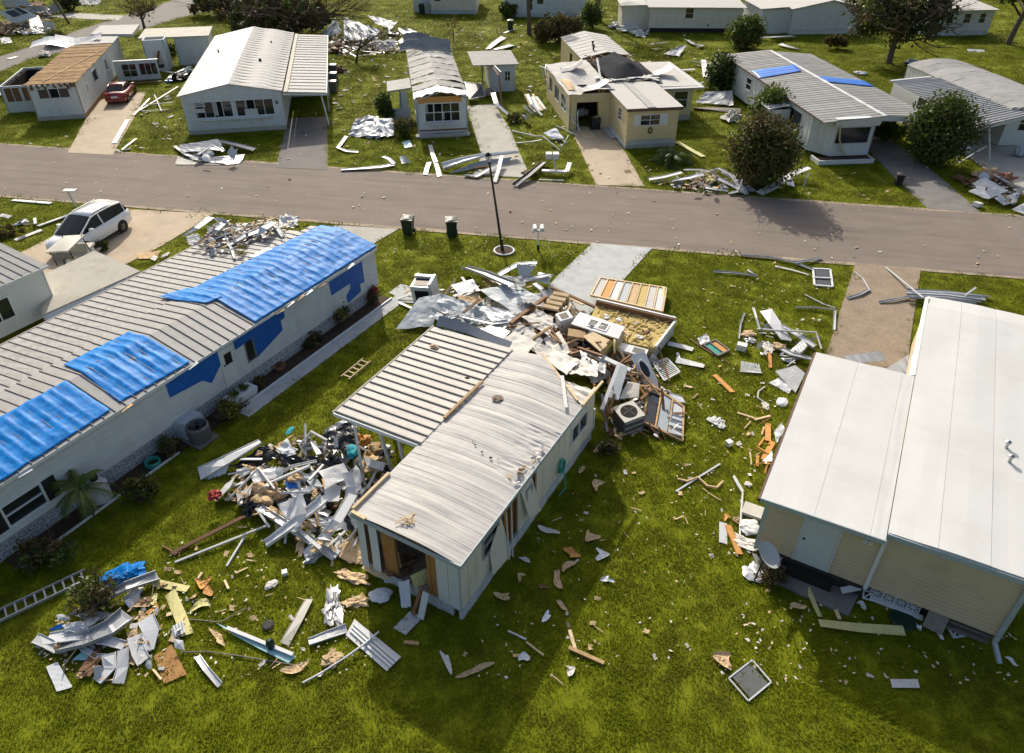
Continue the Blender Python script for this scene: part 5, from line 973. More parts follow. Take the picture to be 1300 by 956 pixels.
mb = MB(); mb.tube([(pr.x+.54*math.cos(a), pr.y+.54*math.sin(a), .05) for a in [i*6.28/24 for i in range(25)]], .05, 6); tag(mb.build('edging_ring', M['trim_white']), 'white ring edging the mulch around the leaning street lamp', 'edging')
MBX = thing('mailbox', 'pair of white mailboxes on one post by the road', 'mailbox', G(683, 317))
part(MBX, 'post', 'trim_white', lambda mb: (mb.bar((0, 0, 0), (0, 0, 1.15), .09, .09), mb.bar((-.35, 0, 1.15), (.35, 0, 1.15), .09, .05)))
for sg in (-1, 1): part(MBX, 'box', 'white_metal', lambda mb: loft(mb, [[(sg*.19-.12, y, 1.18), (sg*.19-.12, y, 1.32), (sg*.19-.07, y, 1.4), (sg*.19+.07, y, 1.4), (sg*.19+.12, y, 1.32), (sg*.19+.12, y, 1.18)] for y in (-.26, .26)]))
part(MBX, 'pole_base', 'pole_black', lambda mb: mb.bar((0, 0, 0), (0, 0, .3), .12, .12))
MB2 = thing('mailbox', 'leaning white mailbox post behind the white car', 'mailbox', G(97, 263)); part(MB2, 'post', 'pale_metal', lambda mb: mb.bar((0, 0, 0), (-.2, 0, 1.1), .08, .08)); part(MB2, 'box', 'white_metal', lambda mb: mb.box(-.4, -.2, 1.05, .35, .2, 1.12))
MB3 = thing('mailbox', 'toppled white mailbox pair lying on the grass by the drive of the yellow home', 'mailbox', G(705, 222))
part(MB3, 'post', 'pale_metal', lambda mb: (mb.bar((-.9, .1, .25), (.75, -.2, .3), .3, .1), mb.bar((.05, 0, .3), (-.15, .6, 1.0), .08, .08), mb.bar((.75, -.2, .3), (1.0, .9, .5), .3, .08)))
for sg in (-1, 1): part(MB3, 'box', 'white_metal', lambda mb: mb.box(-.2+sg*.24-.2, .5, .9, -.2+sg*.24+.2, 1.0, 1.25))
UP = thing('utility_pole', 'leaning weathered pole at the top left beside the back road', 'pole', G(88, 30)); part(UP, 'shaft', 'bark', lambda mb: mb.tube([(0, 0, 0), (-1.6, 0, 4.5), (-2.2, 0, 6)], .14, 8))
def ladder(label, p0, p1, wd, n, m, z0=.08, z1=.08):
    a, b = G(*p0, z0), G(*p1, z1); d = (b-a).normalized(); sd = Vector((d.y, -d.x, 0))*wd/2; t = thing('ladder', label, 'ladder', a)
    for sg in (-1, 1): part(t, 'rail', m, lambda mb: mb.bar(sd*sg, b-a+sd*sg, .04, .08))
    for k in range(n): part(t, 'rung', m, lambda mb: mb.bar((b-a)*((k+.5)/n)-sd*.95, (b-a)*((k+.5)/n)+sd*.95, .05, .04))
    return t
ladder('long aluminium ladder lying on the shaded grass at the lower left', (-25, 793), (110, 729), .42, 11, 'grey_metal'); ladder('short wooden ladder lying on the lawn between the two homes', (438, 480), (466, 457), .4, 5, 'pale_wood')
ds = thing('satellite_dish', 'white satellite dish on a thin mast at the corner of the beige home', 'satellite dish', G(957, 738))
nrm = Vector((.45, -.35, .8)).normalized(); q_ = nrm.to_track_quat('Z', 'Y'); cD = Vector((.22, .1, 1.05))
part(ds, 'dish', 'white_metal', lambda mb: mb.grid(lambda u, v: cD+q_ @ Vector((.36*v*math.cos(6.2832*u), .42*v*math.sin(6.2832*u), .1*v*v)), 28, 6, .012)); part(ds, 'mast', 'pole_black', lambda mb: mb.tube([(0, 0, 0), (.1, .03, .8), cD-nrm*.05], .025, 6)); part(ds, 'feed_arm', 'grey_metal', lambda mb: mb.tube([cD+q_ @ Vector((0, -.38, .08)), cD+q_ @ Vector((0, -.2, .4))], .015, 5))
# ---------------------------------------------------------------- beside the long home
ACU = thing('air_conditioner', 'round black air conditioner beside its grey duct box at the long white wall', 'air conditioner', G(252, 556), AZ)
part(ACU, 'fan_shroud', 'ac_grey', lambda mb: mb.lathe([(.4, 0), (.42, .55), (.4, .62), (.34, .64), (.32, .5)], 24, (.15, 0, .06))); part(ACU, 'fan_blade', 'rubber', lambda mb: [mb.bar((.15, 0, .6), (.15+.3*math.cos(a), .3*math.sin(a), .6), .12, .01) for a in (0, 1.26, 2.5, 3.77, 5.0)])
part(ACU, 'duct_box', 'paleblue_sheet', lambda mb: mb.hexa([(-.75, -.45, .05), (-.1, -.3, .05), (-.1, .6, .05), (-.75, .5, .05)], [(-.72, -.4, .75), (-.3, -.2, .7), (-.25, .55, .7), (-.72, .5, .78)])); part(ACU, 'pad', 'concrete_dark', lambda mb: mb.box(-.35, -.45, 0, .6, .45, .06))
PT = thing('propane_tank', 'white rounded tank standing by the wall beside the feathery palm', 'tank', G(131, 634), 0); part(PT, 'body', 'white_metal', lambda mb: mb.lathe([(.3, 0), (.32, .08), (.32, .7), (.26, .82), (.12, .87), (.1, .95)], 18)); part(PT, 'cap', 'rubber', lambda mb: mb.lathe([(.12, .93), (.13, 1.05), (.05, 1.07)], 12))
mb = MB()
for k in range(3): mb.tube([(.24*math.cos(a), .24*math.sin(a), .05+.06*k) for a in [i*6.28/16 for i in range(17)]], .035, 6)
o = mb.build('garden_hose', M['green_hose']); o.location = G(195, 590); tag(o, 'coiled green hose on the ground at the foot of the long white wall', 'hose')
PLN = thing('planter', 'white planter box with green plants in the bed below the white door', 'planter', G(309, 508), AZ); part(PLN, 'box', 'trim_white', lambda mb: mb.hexa([(-.3, -.6, 0), (.2, -.6, 0), (.2, .55, 0), (-.3, .55, 0)], [(-.36, -.66, .4), (.26, -.66, .4), (.26, .6, .4), (-.36, .6, .4)])); leaf_mesh('plant', [((-.1, -.3, .5), (.2, .2, .15)), ((-.1, .2, .5), (.2, .2, .12))], 160, .09, 'leaf_lime', PLN)
FP = thing('flower_pot', 'low terracotta pot in the mulch bed below the blue wall sheet', 'flower pot', G(356, 469)); part(FP, 'pot', 'terracotta', lambda mb: mb.lathe([(.16, 0), (.26, .22), (.28, .22), (.24, .18)], 16)); leaf_mesh('plant', [((0, 0, .22), (.18, .18, .08))], 60, .06, 'leaf_brown', FP)
inL = lambda x, y, z=0: FL3 @ Vector((x, y, z))
poly_sheet('walkway', [inL(.78, -8.9), inL(1.45, -8.9), inL(1.45, .9), inL(3.2, 1.6), inL(3.2, 2.5), inL(.3, 2.3), inL(.3, 1.3), inL(.78, 1.2)], 'concrete_blue', .02)
poly_sheet('mulch_bed', [inL(.02, -8.6), inL(.77, -8.6), inL(.77, .9), inL(.02, .9)], 'mulch', .025); poly_sheet('mulch_bed', [inL(.02, -17.5), inL(.8, -17.5), inL(.8, -9.2), inL(.02, -9.2)], 'mulch', .025)
for k, (ya, yb) in enumerate(((-8.6, -6), (-5.95, -3.4), (-3.35, .9), (-17.4, -14), (-13.9, -11.6))):
    mb = MB(); mb.bar(inL(.8, ya, .06), inL(.8, yb, .06), .05, .08); tag(mb.build('bed_edging', M['trim_white'], None, center=True), ['pale edging strip of the flower bed nearest the white planter', 'pale edging strip in the middle of the flower bed', 'pale edging strip of the flower bed near the road', 'pale edging strip of the shaded bed by the palm', 'pale edging strip of the shaded bed near the air conditioner'][k], 'edging')
# ---------------------------------------------------------------- grass blades over the lawns
FP_ = [[tuple((Matrix.Translation(h.location) @ h.rotation_euler.to_matrix().to_4x4() @ Vector((x, y, 0))).xy) for x, y in q] for h, q in ((H1, [(-3.6, .05), (.05, .05), (.05, 9), (-3.6, 9)]), (H2, [(.2, .3), (6.7, .3), (6.7, 14.5), (3.3, 14.5), (3.3, 8.3), (.2, 8.3)]), (H3, [(0, -21), (0, 1), (-7, 0), (-7, -21)]), (B, [(-7.2, 0), (0, 0), (0, 21), (-7.2, 21)]), (C_, [(-3.8, -.6), (0, -.6), (0, 19), (-3.8, 19)]), (D, [(-3.2, 4.8), (0, 4.8), (0, 0), (3.7, 0), (3.7, 5.9), (7, 5.9), (7, 14), (4.7, 14), (4.7, 25), (.3, 25), (.3, 14), (-3.2, 14)]), (E_, [(-.3, .1), (3.5, .1), (3.5, 19), (-.3, 19)]), (A_h, [(-3.5, 0), (0, 0), (0, 17), (-3.5, 17)]))]
def inside(P, poly):
    x, y = P[:, 0], P[:, 1]; c = np.zeros(len(P), bool); n = len(poly)
    for i in range(n):
        x0, y0 = poly[i]; x1, y1 = poly[(i+1) % n]
        if y0 == y1: continue
        c ^= ((y0 > y) != (y1 > y)) & (x < (x1-x0)*(y-y0)/(y1-y0)+x0)
    return c
def lawn_points():
    out = []
    for ya, yb, dens, sc in ((6, 20, 30, 1), (20, 34, 20, 1.2), (34, 55, 9, 1.7), (55, 85, 4.0, 2.5), (85, 140, 1.5, 4)):
        xm = yb*.82+6; n = int((yb-ya)*2*xm*dens); P = np.column_stack([rng.uniform(-xm, xm, n), rng.uniform(ya, yb, n)])
        P = P[np.abs(P[:, 0]) < .79*(P[:, 1]+12)+1]
        bad = np.zeros(len(P), bool)
        for q in EXCL+FP_: bad |= inside(P, q)
        P = P[~bad]; out.append(np.column_stack([P, np.full(len(P), sc)]))
    return np.concatenate(out)
PT_ = lawn_points(); npt = len(PT_)
mb = MB(); q = random.Random(5)
for i in range(30):
    r_ = .26*math.sqrt(q.random()); t_ = q.random()*6.283; p = Vector((r_*math.cos(t_), r_*math.sin(t_), 0)); h = q.uniform(.015, .05); a = q.random()*6.283; l = Vector((math.cos(a), math.sin(a), 0))*h*q.uniform(.6, 2.2); wv = Vector((-math.sin(a), math.cos(a), 0))*q.uniform(.006, .013)
    mb.add([p-wv, p+wv, p+l*.5+wv*.8+Vector((0, 0, h*.7)), p+l*.5-wv*.8+Vector((0, 0, h*.7)), p+l+Vector((0, 0, h))], [(0, 1, 2, 3), (3, 2, 4)])
tuft = mb.build('grass_tuft', M['grass']); COL.objects.unlink(tuft)
me = bpy.data.meshes.new('grass'); me.vertices.add(npt); co = np.column_stack([PT_[:, :2], np.zeros(npt)]); me.vertices.foreach_set('co', co.ravel())
at = me.attributes.new('sc', 'FLOAT', 'POINT'); at.data.foreach_set('value', PT_[:, 2]*rng.uniform(.8, 1.25, npt)*np.where(rng.random(npt) < .025, 1.8, 1))
go = bpy.data.objects.new('grass', me); COL.objects.link(go); struct(go, 'stuff'); me.materials.append(M['grass'])
ng = bpy.data.node_groups.new('grass', 'GeometryNodeTree'); ng.interface.new_socket('Geometry', in_out='INPUT', socket_type='NodeSocketGeometry'); ng.interface.new_socket('Geometry', in_out='OUTPUT', socket_type='NodeSocketGeometry')
N = ng.nodes; gi, gout = N.new('NodeGroupInput'), N.new('NodeGroupOutput'); ip = N.new('GeometryNodeInstanceOnPoints'); ob = N.new('GeometryNodeObjectInfo'); ob.inputs[0].default_value = tuft
rv = N.new('FunctionNodeRandomValue'); rv.data_type = 'FLOAT_VECTOR'; rv.inputs[0].default_value = (-.08, -.08, 0); rv.inputs[1].default_value = (.08, .08, 6.283)
na = N.new('GeometryNodeInputNamedAttribute'); na.data_type = 'FLOAT'; na.inputs[0].default_value = 'sc'
cx = N.new('ShaderNodeCombineXYZ'); mn = N.new('ShaderNodeMath'); mn.operation = 'POWER'; mn.inputs[1].default_value = .55
L_ = ng.links.new; L_(na.outputs[0], cx.inputs[0]); L_(na.outputs[0], cx.inputs[1]); L_(na.outputs[0], mn.inputs[0]); L_(mn.outputs[0], cx.inputs[2])
L_(gi.outputs[0], ip.inputs['Points']); L_(ob.outputs['Geometry'], ip.inputs['Instance']); L_(rv.outputs[0], ip.inputs['Rotation']); L_(cx.outputs[0], ip.inputs['Scale']); L_(ip.outputs[0], gout.inputs[0])
go.modifiers.new('grass', 'NODES').node_group = ng
print('tufts', npt)
# ---------------------------------------------------------------- storm debris, piece by piece
def g3(p): return G(p[0], p[1], p[2] if len(p) > 2 else .03)
def done(mb, name, m, label, cat, group=None, smooth=False): return tag(mb.build(name, [M[q] for q in m] if isinstance(m, list) else M[m], None, smooth, center=True), label, cat, group)
def board(a, b, w_, m, label, t=.045, name='wood_plank', cat='plank', roll=None):
    mb = MB(); mb.bar(g3(a), g3(b), w_, t, roll=random.uniform(-.25, .25) if roll is None else roll); return done(mb, name, m, label, cat)
def strip(pts, w_, m, label, name='metal_strip', cat='strip', lip=.05, t=.015, twist=.35):
    P = [g3(p) for p in pts]; mb = MB(); tw = random.uniform(-twist, twist)
    n = len(P); L, Rr, Un = [], [], []
    for i, p in enumerate(P):
        d = (P[min(i+1, n-1)]-P[max(i-1, 0)]).normalized(); s = Vector((d.y, -d.x, 0)); s = s.normalized() if s.length > 1e-4 else Vector((1, 0, 0)); s = (s+Vector((0, 0, tw*(1-2*i/max(1, n-1))))).normalized()
        u = s.cross(d).normalized(); u = u if u.z > 0 else -u; L.append(p-s*w_/2); Rr.append(p+s*w_/2); Un.append(u)
    for i in range(n-1):
        a, b, c, d = L[i], Rr[i], Rr[i+1], L[i+1]; u0, u1 = Un[i]*t, Un[i+1]*t; mb.hexa([a, b, c, d], [a+u0, b+u0, c+u1, d+u1])
        if lip:
            for e0, e1, o0 in ((a, d, (b-a)), (b, c, (a-b))):
                o = o0.normalized()*.012; h0, h1 = Un[i]*lip, Un[i+1]*lip; mb.hexa([e0, e0+o, e1+o, e1], [e0+h0, e0+h0+o, e1+h1+o, e1+h1])
    return done(mb, name, m, label, cat)
def sheet(q, m, label, cr=.05, name='metal_sheet', cat='sheet', nu=10, nv=8, th=.012, fr=1.6, ribs=0, smooth=False):
    A_, B_, C2, D_ = [g3(p) for p in q]; sd = random.uniform(0, 99); mb = MB()
    def f(u, v):
        p = A_.lerp(B_, u).lerp(D_.lerp(C2, u), v); z = cr*(noise.noise((p.x*fr+sd, p.y*fr, sd))+.5*noise.noise((p.x*fr*3, p.y*fr*3+sd, 1)))
        if ribs: z += .03*abs(math.sin(math.pi*ribs*u))
        e = .35*cr; return p+Vector((e*noise.noise((u*5, v*5, sd)), e*noise.noise((u*5+9, v*5, sd)), max(z, .012-p.z)))
    if cr < .005 and not ribs: nu = nv = 1
    mb.grid(f, nu if not ribs else ribs*4, nv, th); return done(mb, name, m, label, cat, smooth=smooth)
def tube(pts, r, m, label, name='metal_tube', cat='tube'):
    mb = MB(); mb.tube([g3(p) for p in pts], r, 6); return done(mb, name, m, label, cat)
def clump(c, r, m, label, name='insulation_clump', cat='debris', h=.6, n=9, rough=.5):
    p0 = g3(c); sd = random.uniform(0, 99); mb = MB(); rx, ry = (r, r) if not isinstance(r, tuple) else r; a = random.random()*3
    if h <= .35:
        k = random.randint(6, 9); vr = [random.uniform(.55, 1.15) for _ in range(k)]
        def f(u, v):
            q = (u % 1)*k; i = int(q) % k; rr = (vr[i]*(1-q+int(q))+vr[(i+1) % k]*(q-int(q)))*v; t = 6.2832*u; x, y = rx*rr*math.cos(t), ry*rr*math.sin(t); s_ = min(rx, ry)
            x += .5*ry*math.sin(3*x/max(rx, .01)+sd)*(1 if rx > 1.5*ry else 0)*0; y += .55*ry*math.sin(2.6*x/rx+sd)
            return p0+Vector((x*math.cos(a)-y*math.sin(a), x*math.sin(a)+y*math.cos(a), .015+s_*(.28*(v**3)*abs(math.sin(t*1.5+sd))+.22*abs(noise.noise((x*7, y*7, sd)))+.1*noise.noise((x*17, y*17, sd)))))
        mb.grid(f, 26, 6, .012); return done(mb, name, m, label, cat)
    def f(u, v):
        t = 6.2832*u; k = math.sin(math.pi*.5*v); z = .75*math.cos(math.pi*.5*v)
        d = 1+rough*noise.noise((math.cos(t)*2*k+sd, math.sin(t)*2*k, z*2+sd))+rough*.4*noise.noise((math.cos(t)*6*k+sd, math.sin(t)*6*k, z*5))
        x, y = rx*k*d*math.cos(t), ry*k*d*math.sin(t); return p0+Vector((x*math.cos(a)-y*math.sin(a), x*math.sin(a)+y*math.cos(a), h*min(rx, ry)*z*d))
    mb.grid(f, n*2, n); return done(mb, name, m, label, cat)
def cbox(c, dims, rot, m, label, name, cat, parts=()):
    """thing: a box body, then extra parts as (name, material, (x0,y0,z0,x1,y1,z1))"""
    t = thing(name, label, cat, g3(c)); t.rotation_euler = tuple(R(a) for a in rot); x, y, z = dims
    part(t, 'body', m, lambda mb: mb.box(-x/2, -y/2, 0, x/2, y/2, z))
    for n_, mm, b_ in parts: part(t, n_, mm, lambda mb: mb.box(*b_))
    return t
def frame_panel(q, nst, m, label, infill=None, name='wall_frame', cat='wall panel', w_=.08, t=.1, skip=(), tilt=0):
    A_, B_, C2, D_ = [g3(p) for p in q]; t0 = thing(name, label, cat, (A_+C2)/2); o = -(A_+C2)/2
    for a, b in ((A_, B_), (B_, C2), (C2, D_), (D_, A_)): part(t0, 'rail', m, lambda mb: mb.bar(a+o, b+o, w_, t))
    for k in range(1, nst):
        a, b = A_.lerp(B_, k/nst), D_.lerp(C2, k/nst); part(t0, 'stud', m, lambda mb: mb.bar(a+o, b+o, w_*.8, t*.9))
    for k in range(nst):
        mm = infill[k % len(infill)] if infill else None
        if mm: f0, f1 = (k+.12)/nst, (k+.88)/nst; part(t0, 'infill_panel', mm, lambda mb: mb.slab([A_.lerp(B_, f0)+o, A_.lerp(B_, f1)+o, D_.lerp(C2, f1)+o, D_.lerp(C2, f0)+o], .02))
    return t0
# ---- wreck between the home and the road: sheets and beams
sheet([(532,378,.75),(562,372,.95),(549,414,.25),(502,418,.1)], 'paleblue_sheet', 'broad pale blue sheet bent down onto the lawn at the left end of the wreck', .05, nv=12)
sheet([(560,372,.95),(602,386,.7),(600,412,.45),(544,404,.6)], 'paleblue_sheet', 'crumpled pale blue sheet next to the broad bent one in the wreck', .16, fr=2.2)
sheet([(598,384,.75),(636,398,.6),(625,410,.45),(560,411,.5)], 'paleblue_sheet', 'wrinkled grey blue sheet lying before the ribbed carport roof', .14, fr=2.4)
sheet([(608,368,.85),(648,360,.9),(690,378,.85),(656,399,.7)], 'paleblue_sheet', 'large light blue roof sheet on top of the wreck under the lamp shadow', .09, nu=14)
sheet([(580,376,.8),(606,367,.8),(612,382,.7),(590,392,.6)], 'insulation', 'cream insulation slab beside the large light blue sheet in the wreck', .1, name='insulation_slab', cat='insulation')
strip([(589,340,.3),(615,348,.75),(650,362,1.15)], .42, 'grey_metal', 'long grey gutter beam sticking up toward the lawn from the wreck', lip=.12)
strip([(634,349,.6),(656,337,.9),(681,335,1.1)], .4, 'pale_metal', 'bent pale beam rising to the lamp side of the wreck')
sheet([(655,336,1.05),(681,335,1.15),(668,356,.5),(660,352,.6)], 'white_metal', 'white triangular sheet standing up behind the lamp shadow', .06)
strip([(664,356,.6),(684,352,.6),(700,349,.45)], .35, 'grey_metal', 'grey channel pointing at the blue grey driveway from the wreck')
strip([(678,360,.8),(687,367,.8),(694,378,.6)], .25, 'white_metal', 'short white bent strip next to the blue grey driveway')
sheet([(683,345,.5),(700,350,.3),(697,360,.3),(680,356,.6)], 'pale_metal', 'pale shard of sheet at the driveway edge of the wreck', .08)
strip([(612,353,.5),(628,362,.6),(643,375,.7)], .2, 'brown_wood', 'brown battens strip below the long grey gutter beam', lip=0)
strip([(617,351,.55),(634,360,.65),(648,372,.75)], .14, 'white_metal', 'thin white batten parallel to the brown one below the gutter beam', lip=0)
board((588,397,.75), (609,380,1.0), .14, 'brown_wood', 'brown plank lying across the crumpled blue sheets')
board((648,411,.9), (693,377,.75), .16, 'brown_wood', 'long dark brown beam dividing blue sheets from white sheets in the wreck', t=.14)
board((700,365,.4), (756,390,.5), .12, 'brown_wood', 'long brown beam across the blue grey driveway end', t=.1)
board((716,373,.4), (742,386,.45), .3, 'pale_wood', 'pale wide board beside the brown beam on the driveway')
strip([(556,408,.6),(585,402,.7),(625,411,.75),(645,408,.8)], .22, 'pale_metal', 'long pale trim lying along the back edge of the ribbed carport roof')
strip([(562,412,.7),(572,400,.85),(580,396,.9)], .12, 'white_metal', 'white frame stick crossing the trim at the back of the carport roof')
strip([(568,397,.7),(584,400,.75),(590,414,.6)], .12, 'white_metal', 'second white frame stick crossing the trim at the back of the carport roof')
sheet([(662,404,.85),(682,392,.95),(703,402,.95),(699,428,.85)], 'white_fluff', 'big cream white sheet draped in folds between the beams of the wreck', .12, cat='sheet', name='draped_sheet', nu=16, nv=14)
sheet([(645,416,.8),(660,408,.9),(690,432,.9),(678,446,.85)], 'white_roof', 'creased white roof sheet torn up beside the end of the home', .1, nu=12)
sheet([(690,430,.85),(710,420,.8),(724,448,.9),(705,458,.8)], 'white_fluff', 'white insulation blanket at the torn end of the home', .14, name='insulation_blanket', cat='insulation', nu=12)
sheet([(704,452,1.0),(760,462,1.4),(757,478,1.9),(722,476,1.9)], 'white_fluff', 'thick white insulation roll beside the torn roof end', .2, name='insulation_blanket', cat='insulation', nu=14, nv=10)
for k, (a, b, w_, lab) in enumerate((((661,432),(684,408),.09,'brown rafter leaning left of the draped cream sheet'), ((668,436),(700,414),.1,'brown rafter leaning across the draped cream sheet'), ((676,440),(690,462),.1,'brown rafter crossing the creased white roof sheet'), ((690,405),(712,436),.1,'pale brown rafter right of the draped cream sheet'),
    ((700,446),(738,428),.1,'brown rafter below the small kitchen cabinet'), ((706,455),(752,442),.12,'dark rafter running to the thick white roll'), ((730,440),(764,452),.14,'dark brown beam below the tan table'), ((698,424),(728,450),.09,'splintered rafter beside the drawers'))):
    board((*a, random.uniform(.6, 1.0)), (*b, random.uniform(.7, 1.2)), w_, ['brown_wood', 'wood', 'brown_wood'][k % 3], lab, t=.09)
# washing machine
wm = cbox((541, 379, .0), (.95, .85, 1.0), (0, 0, -12), 'appliance', 'white washing machine with glass lid standing tilted at the left end of the wreck', 'washing_machine', 'washing machine',
    [('lid', 'glass', (-.35, -.3, 1.001, .35, .25, 1.02)), ('lid_frame', 'appliance', (-.46, .26, 1.0, .46, .42, 1.16)), ('opening', 'dark', (-.3, -.432, .12, .42, -.42, .78)), ('kick_plate', 'steel', (-.47, -.43, .0, .47, -.424, .1)), ('side_panel', 'appliance', (.476, -.42, .05, .6, .42, 1.2))])
wm.rotation_euler = (R(8), R(-5), R(-16))
for k, (a, b, m, lab) in enumerate((((566,376,.2),(578,354,.9),'pale_wood','pale splintered board standing right of the washing machine'), ((560,380,.1),(574,362,.5),'wood','brown board right of the washing machine'), ((505,380,.05),(530,370,.3),'white_metal','white frame stick on the walkway left of the washing machine'), ((506,384,.05),(524,392,.1),'white_metal','second white frame stick on the walkway left of the washing machine'), ((514,372,.1),(524,366,.3),'pale_wood','small pale board on the walkway beside the washing machine'))): board(a, b, .12, m, lab)
strip([(586,352,.2),(592,360,.3),(594,366,.4)], .14, 'white_metal', 'short white strip standing near the foot of the gutter beam')
clump((590,366,.2), (.5,.35), 'white_fluff', 'white crumpled bag at the foot of the gutter beam', 'plastic_bag', 'bag')
# drawers, small appliances, cabinets
for k in range(4): cbox((700+k*4.2, 398-k*5.5, .55+.05*k), (.75, .2, .42), (12, 0, -22), 'pale_wood', ['lowest open wooden drawer of the four beside the draped cream sheet', 'second lowest open wooden drawer beside the draped cream sheet', 'third open wooden drawer from the bottom beside the draped cream sheet', 'topmost open wooden drawer beside the draped cream sheet'][k], 'drawer', 'drawer', [('hollow', 'dark', (-.32, -.105, .06, .32, -.1, .3))])
cbox((718, 420, .35), (.62, .6, .85), (4, -8, 18), 'appliance', 'white oven with dark window square standing by the kitchen counter', 'oven', 'oven', [('hob', 'white_metal', (-.3, -.28, .851, .3, .28, .875)), ('window', 'glass', (-.2, -.2, .876, .16, .18, .885)), ('door', 'white_metal', (-.31, -.33, .1, .31, -.301, .8))])
cbox((730, 437, .45), (.72, .5, .55), (2, 5, -8), 'pale_wood', 'small tan kitchen cabinet left of the tan table', 'cabinet', 'cabinet', [('top', 'wood', (-.38, -.27, .551, .38, .27, .59)), ('shelf_opening', 'dark', (-.3, -.255, .05, .3, -.2501, .4))])
KM = thing('kitchen_floor', 'broken kitchen floor with yellow boards and rubble beside the driveway', 'wrecked floor', G(800, 430))
ko = -G(800, 430); kq = [g3(p)+ko for p in ((757,387,.62), (857,411,.62), (832,442,.62), (741,424,.62))]
part(KM, 'floor_board', 'straw', lambda mb: mb.slab(kq, .08)); dn_ = Vector((0, 0, -.56))
for a, b, m in ((kq[1], kq[2], 'pale_metal'), (kq[0], kq[1], 'grey_wood'), (kq[2], kq[3], 'pale_wood')):
    part(KM, 'side_skirt', m, lambda mb: mb.slab([a+Vector((0,0,-.085)), b+Vector((0,0,-.085)), b+dn_, a+dn_], .04))
part(KM, 'wall_stub', 'brown_wood', lambda mb: mb.bar(kq[0]+Vector((0,0,.12)), kq[1]+Vector((0,0,.12)), .12, .25)); part(KM, 'wall_stub', 'trim_white', lambda mb: mb.bar(kq[0]+Vector((.02,.1,.26)), kq[1]+Vector((.02,.1,.26)), .1, .03)); part(KM, 'wall_stub', 'trim_white', lambda mb: mb.bar(kq[1]+Vector((0,0,.1)), kq[2]+Vector((0,0,.02)), .1, .2))
part(KM, 'loose_straw', 'straw', lambda mb: [mb.bar(p, p+Vector((random.uniform(-.3,.3), random.uniform(-.3,.3), random.uniform(-.02,.1))), .05, .02) for p in [kq[0].lerp(kq[1], random.random()).lerp(kq[3].lerp(kq[2], random.random()), random.random())+Vector((0,0,.03)) for _ in range(160)]]); KM.children[-1]['kind'] = 'stuff'
KC = thing('kitchen_counter', 'white kitchen counter with double steel sink in the wreck', 'counter', G(760, 430)); ko = -G(760, 430); cq = [g3(p)+ko for p in ((736,396,1.15), (794,415,1.15), (785,430,1.1), (725,411,1.15))]
part(KC, 'counter_top', 'white_metal', lambda mb: mb.slab(cq, .06))
for f0, f1 in ((.3, .48), (.52, .7)):
    sq = [cq[0].lerp(cq[1], f).lerp(cq[3].lerp(cq[2], f), v)+Vector((0, 0, .012)) for f, v in ((f0, .25), (f1, .25), (f1, .8), (f0, .8))]; part(KC, 'sink_bowl', 'ac_grey', lambda mb: mb.slab(sq, .008)); part(KC, 'sink_rim', 'steel', lambda mb: [mb.bar(sq[i]+Vector((0,0,.012)), sq[(i+1)%4]+Vector((0,0,.012)), .05, .02) for i in range(4)])
part(KC, 'cabinet_front', 'brown_wood', lambda mb: mb.slab([cq[3]+Vector((.05,.05,-.065)), cq[2]+Vector((-.05,.05,-.065)), cq[2]+Vector((-.05,.12,-.8)), cq[3]+Vector((.05,.12,-.8))], .04)); part(KC, 'cabinet_end', 'trim_white', lambda mb: mb.slab([cq[1]+Vector((-.05,0,-.065)), cq[2]+Vector((-.05,0,-.065)), cq[2]+Vector((-.05,0,-.85)), cq[1]+Vector((-.05,0,-.85))], .04)); part(KC, 'cabinet_back', 'white_wall', lambda mb: mb.slab([cq[0]+Vector((.05,-.05,-.065)), cq[1]+Vector((-.05,-.05,-.065)), cq[1]+Vector((-.05,-.05,-.8)), cq[0]+Vector((.05,-.05,-.8))], .04))
TB = thing('wooden_table', 'overturned tan wooden cabinet with glass sides below the kitchen counter', 'cabinet', G(765, 452)); ko = -G(765, 452); tq = [g3(p)+ko for p in ((740,427,1.0), (753,421,1.1), (777,433,1.05), (762,446,.95))]
part(TB, 'top', 'pale_wood', lambda mb: mb.slab(tq, .06)); part(TB, 'side_panel', 'foam_yellow', lambda mb: (mb.slab([tq[3]+Vector((0,0,-.07)), tq[2]+Vector((0,0,-.07)), tq[2]+Vector((0,0,-.7)), tq[3]+Vector((0,0,-.65))], .03),)); part(TB, 'glass_side', 'glass', lambda mb: mb.slab([tq[0]+Vector((0,.02,-.07)), tq[3]+Vector((-.03,.02,-.07)), tq[3]+Vector((-.03,.02,-.5)), tq[0]+Vector((0,.02,-.5))], .02))
mb = MB(); p = G(780, 440, .95); mb.lathe([(.001, -.03), (.3, -.03), (.32, 0), (.3, .03), (.001, .03)], 18, p, axis='x'); for_o = done(mb, 'table_leaf', 'foam_yellow', 'round cream table leaf standing at the right end of the tan cabinet', 'table leaf')
strip([(742,447,.8),(766,456,.9),(800,470,1.0)], .22, 'pale_metal', 'long pale wall rail below the tan cabinet')
frame_panel([(762,353,.35), (846,366,.35), (841,396,.45), (750,375,.45)], 8, 'pale_wood', 'large wall panel of pale studs with white and orange infill lying beside the driveway', ['white_roof', 'orange_wood', 'white_metal', 'paleblue_sheet', 'insulation', 'straw', 'white_roof', 'pale_metal'])
sheet([(776,378,.35),(834,399,.35),(830,405,.0),(774,392,.0)], 'pale_metal', 'grey white side skin hanging below the large stud panel', .04)
board((843,364,.4), (838,399,.3), .12, 'foam_yellow', 'yellow board at the right edge of the large stud panel')
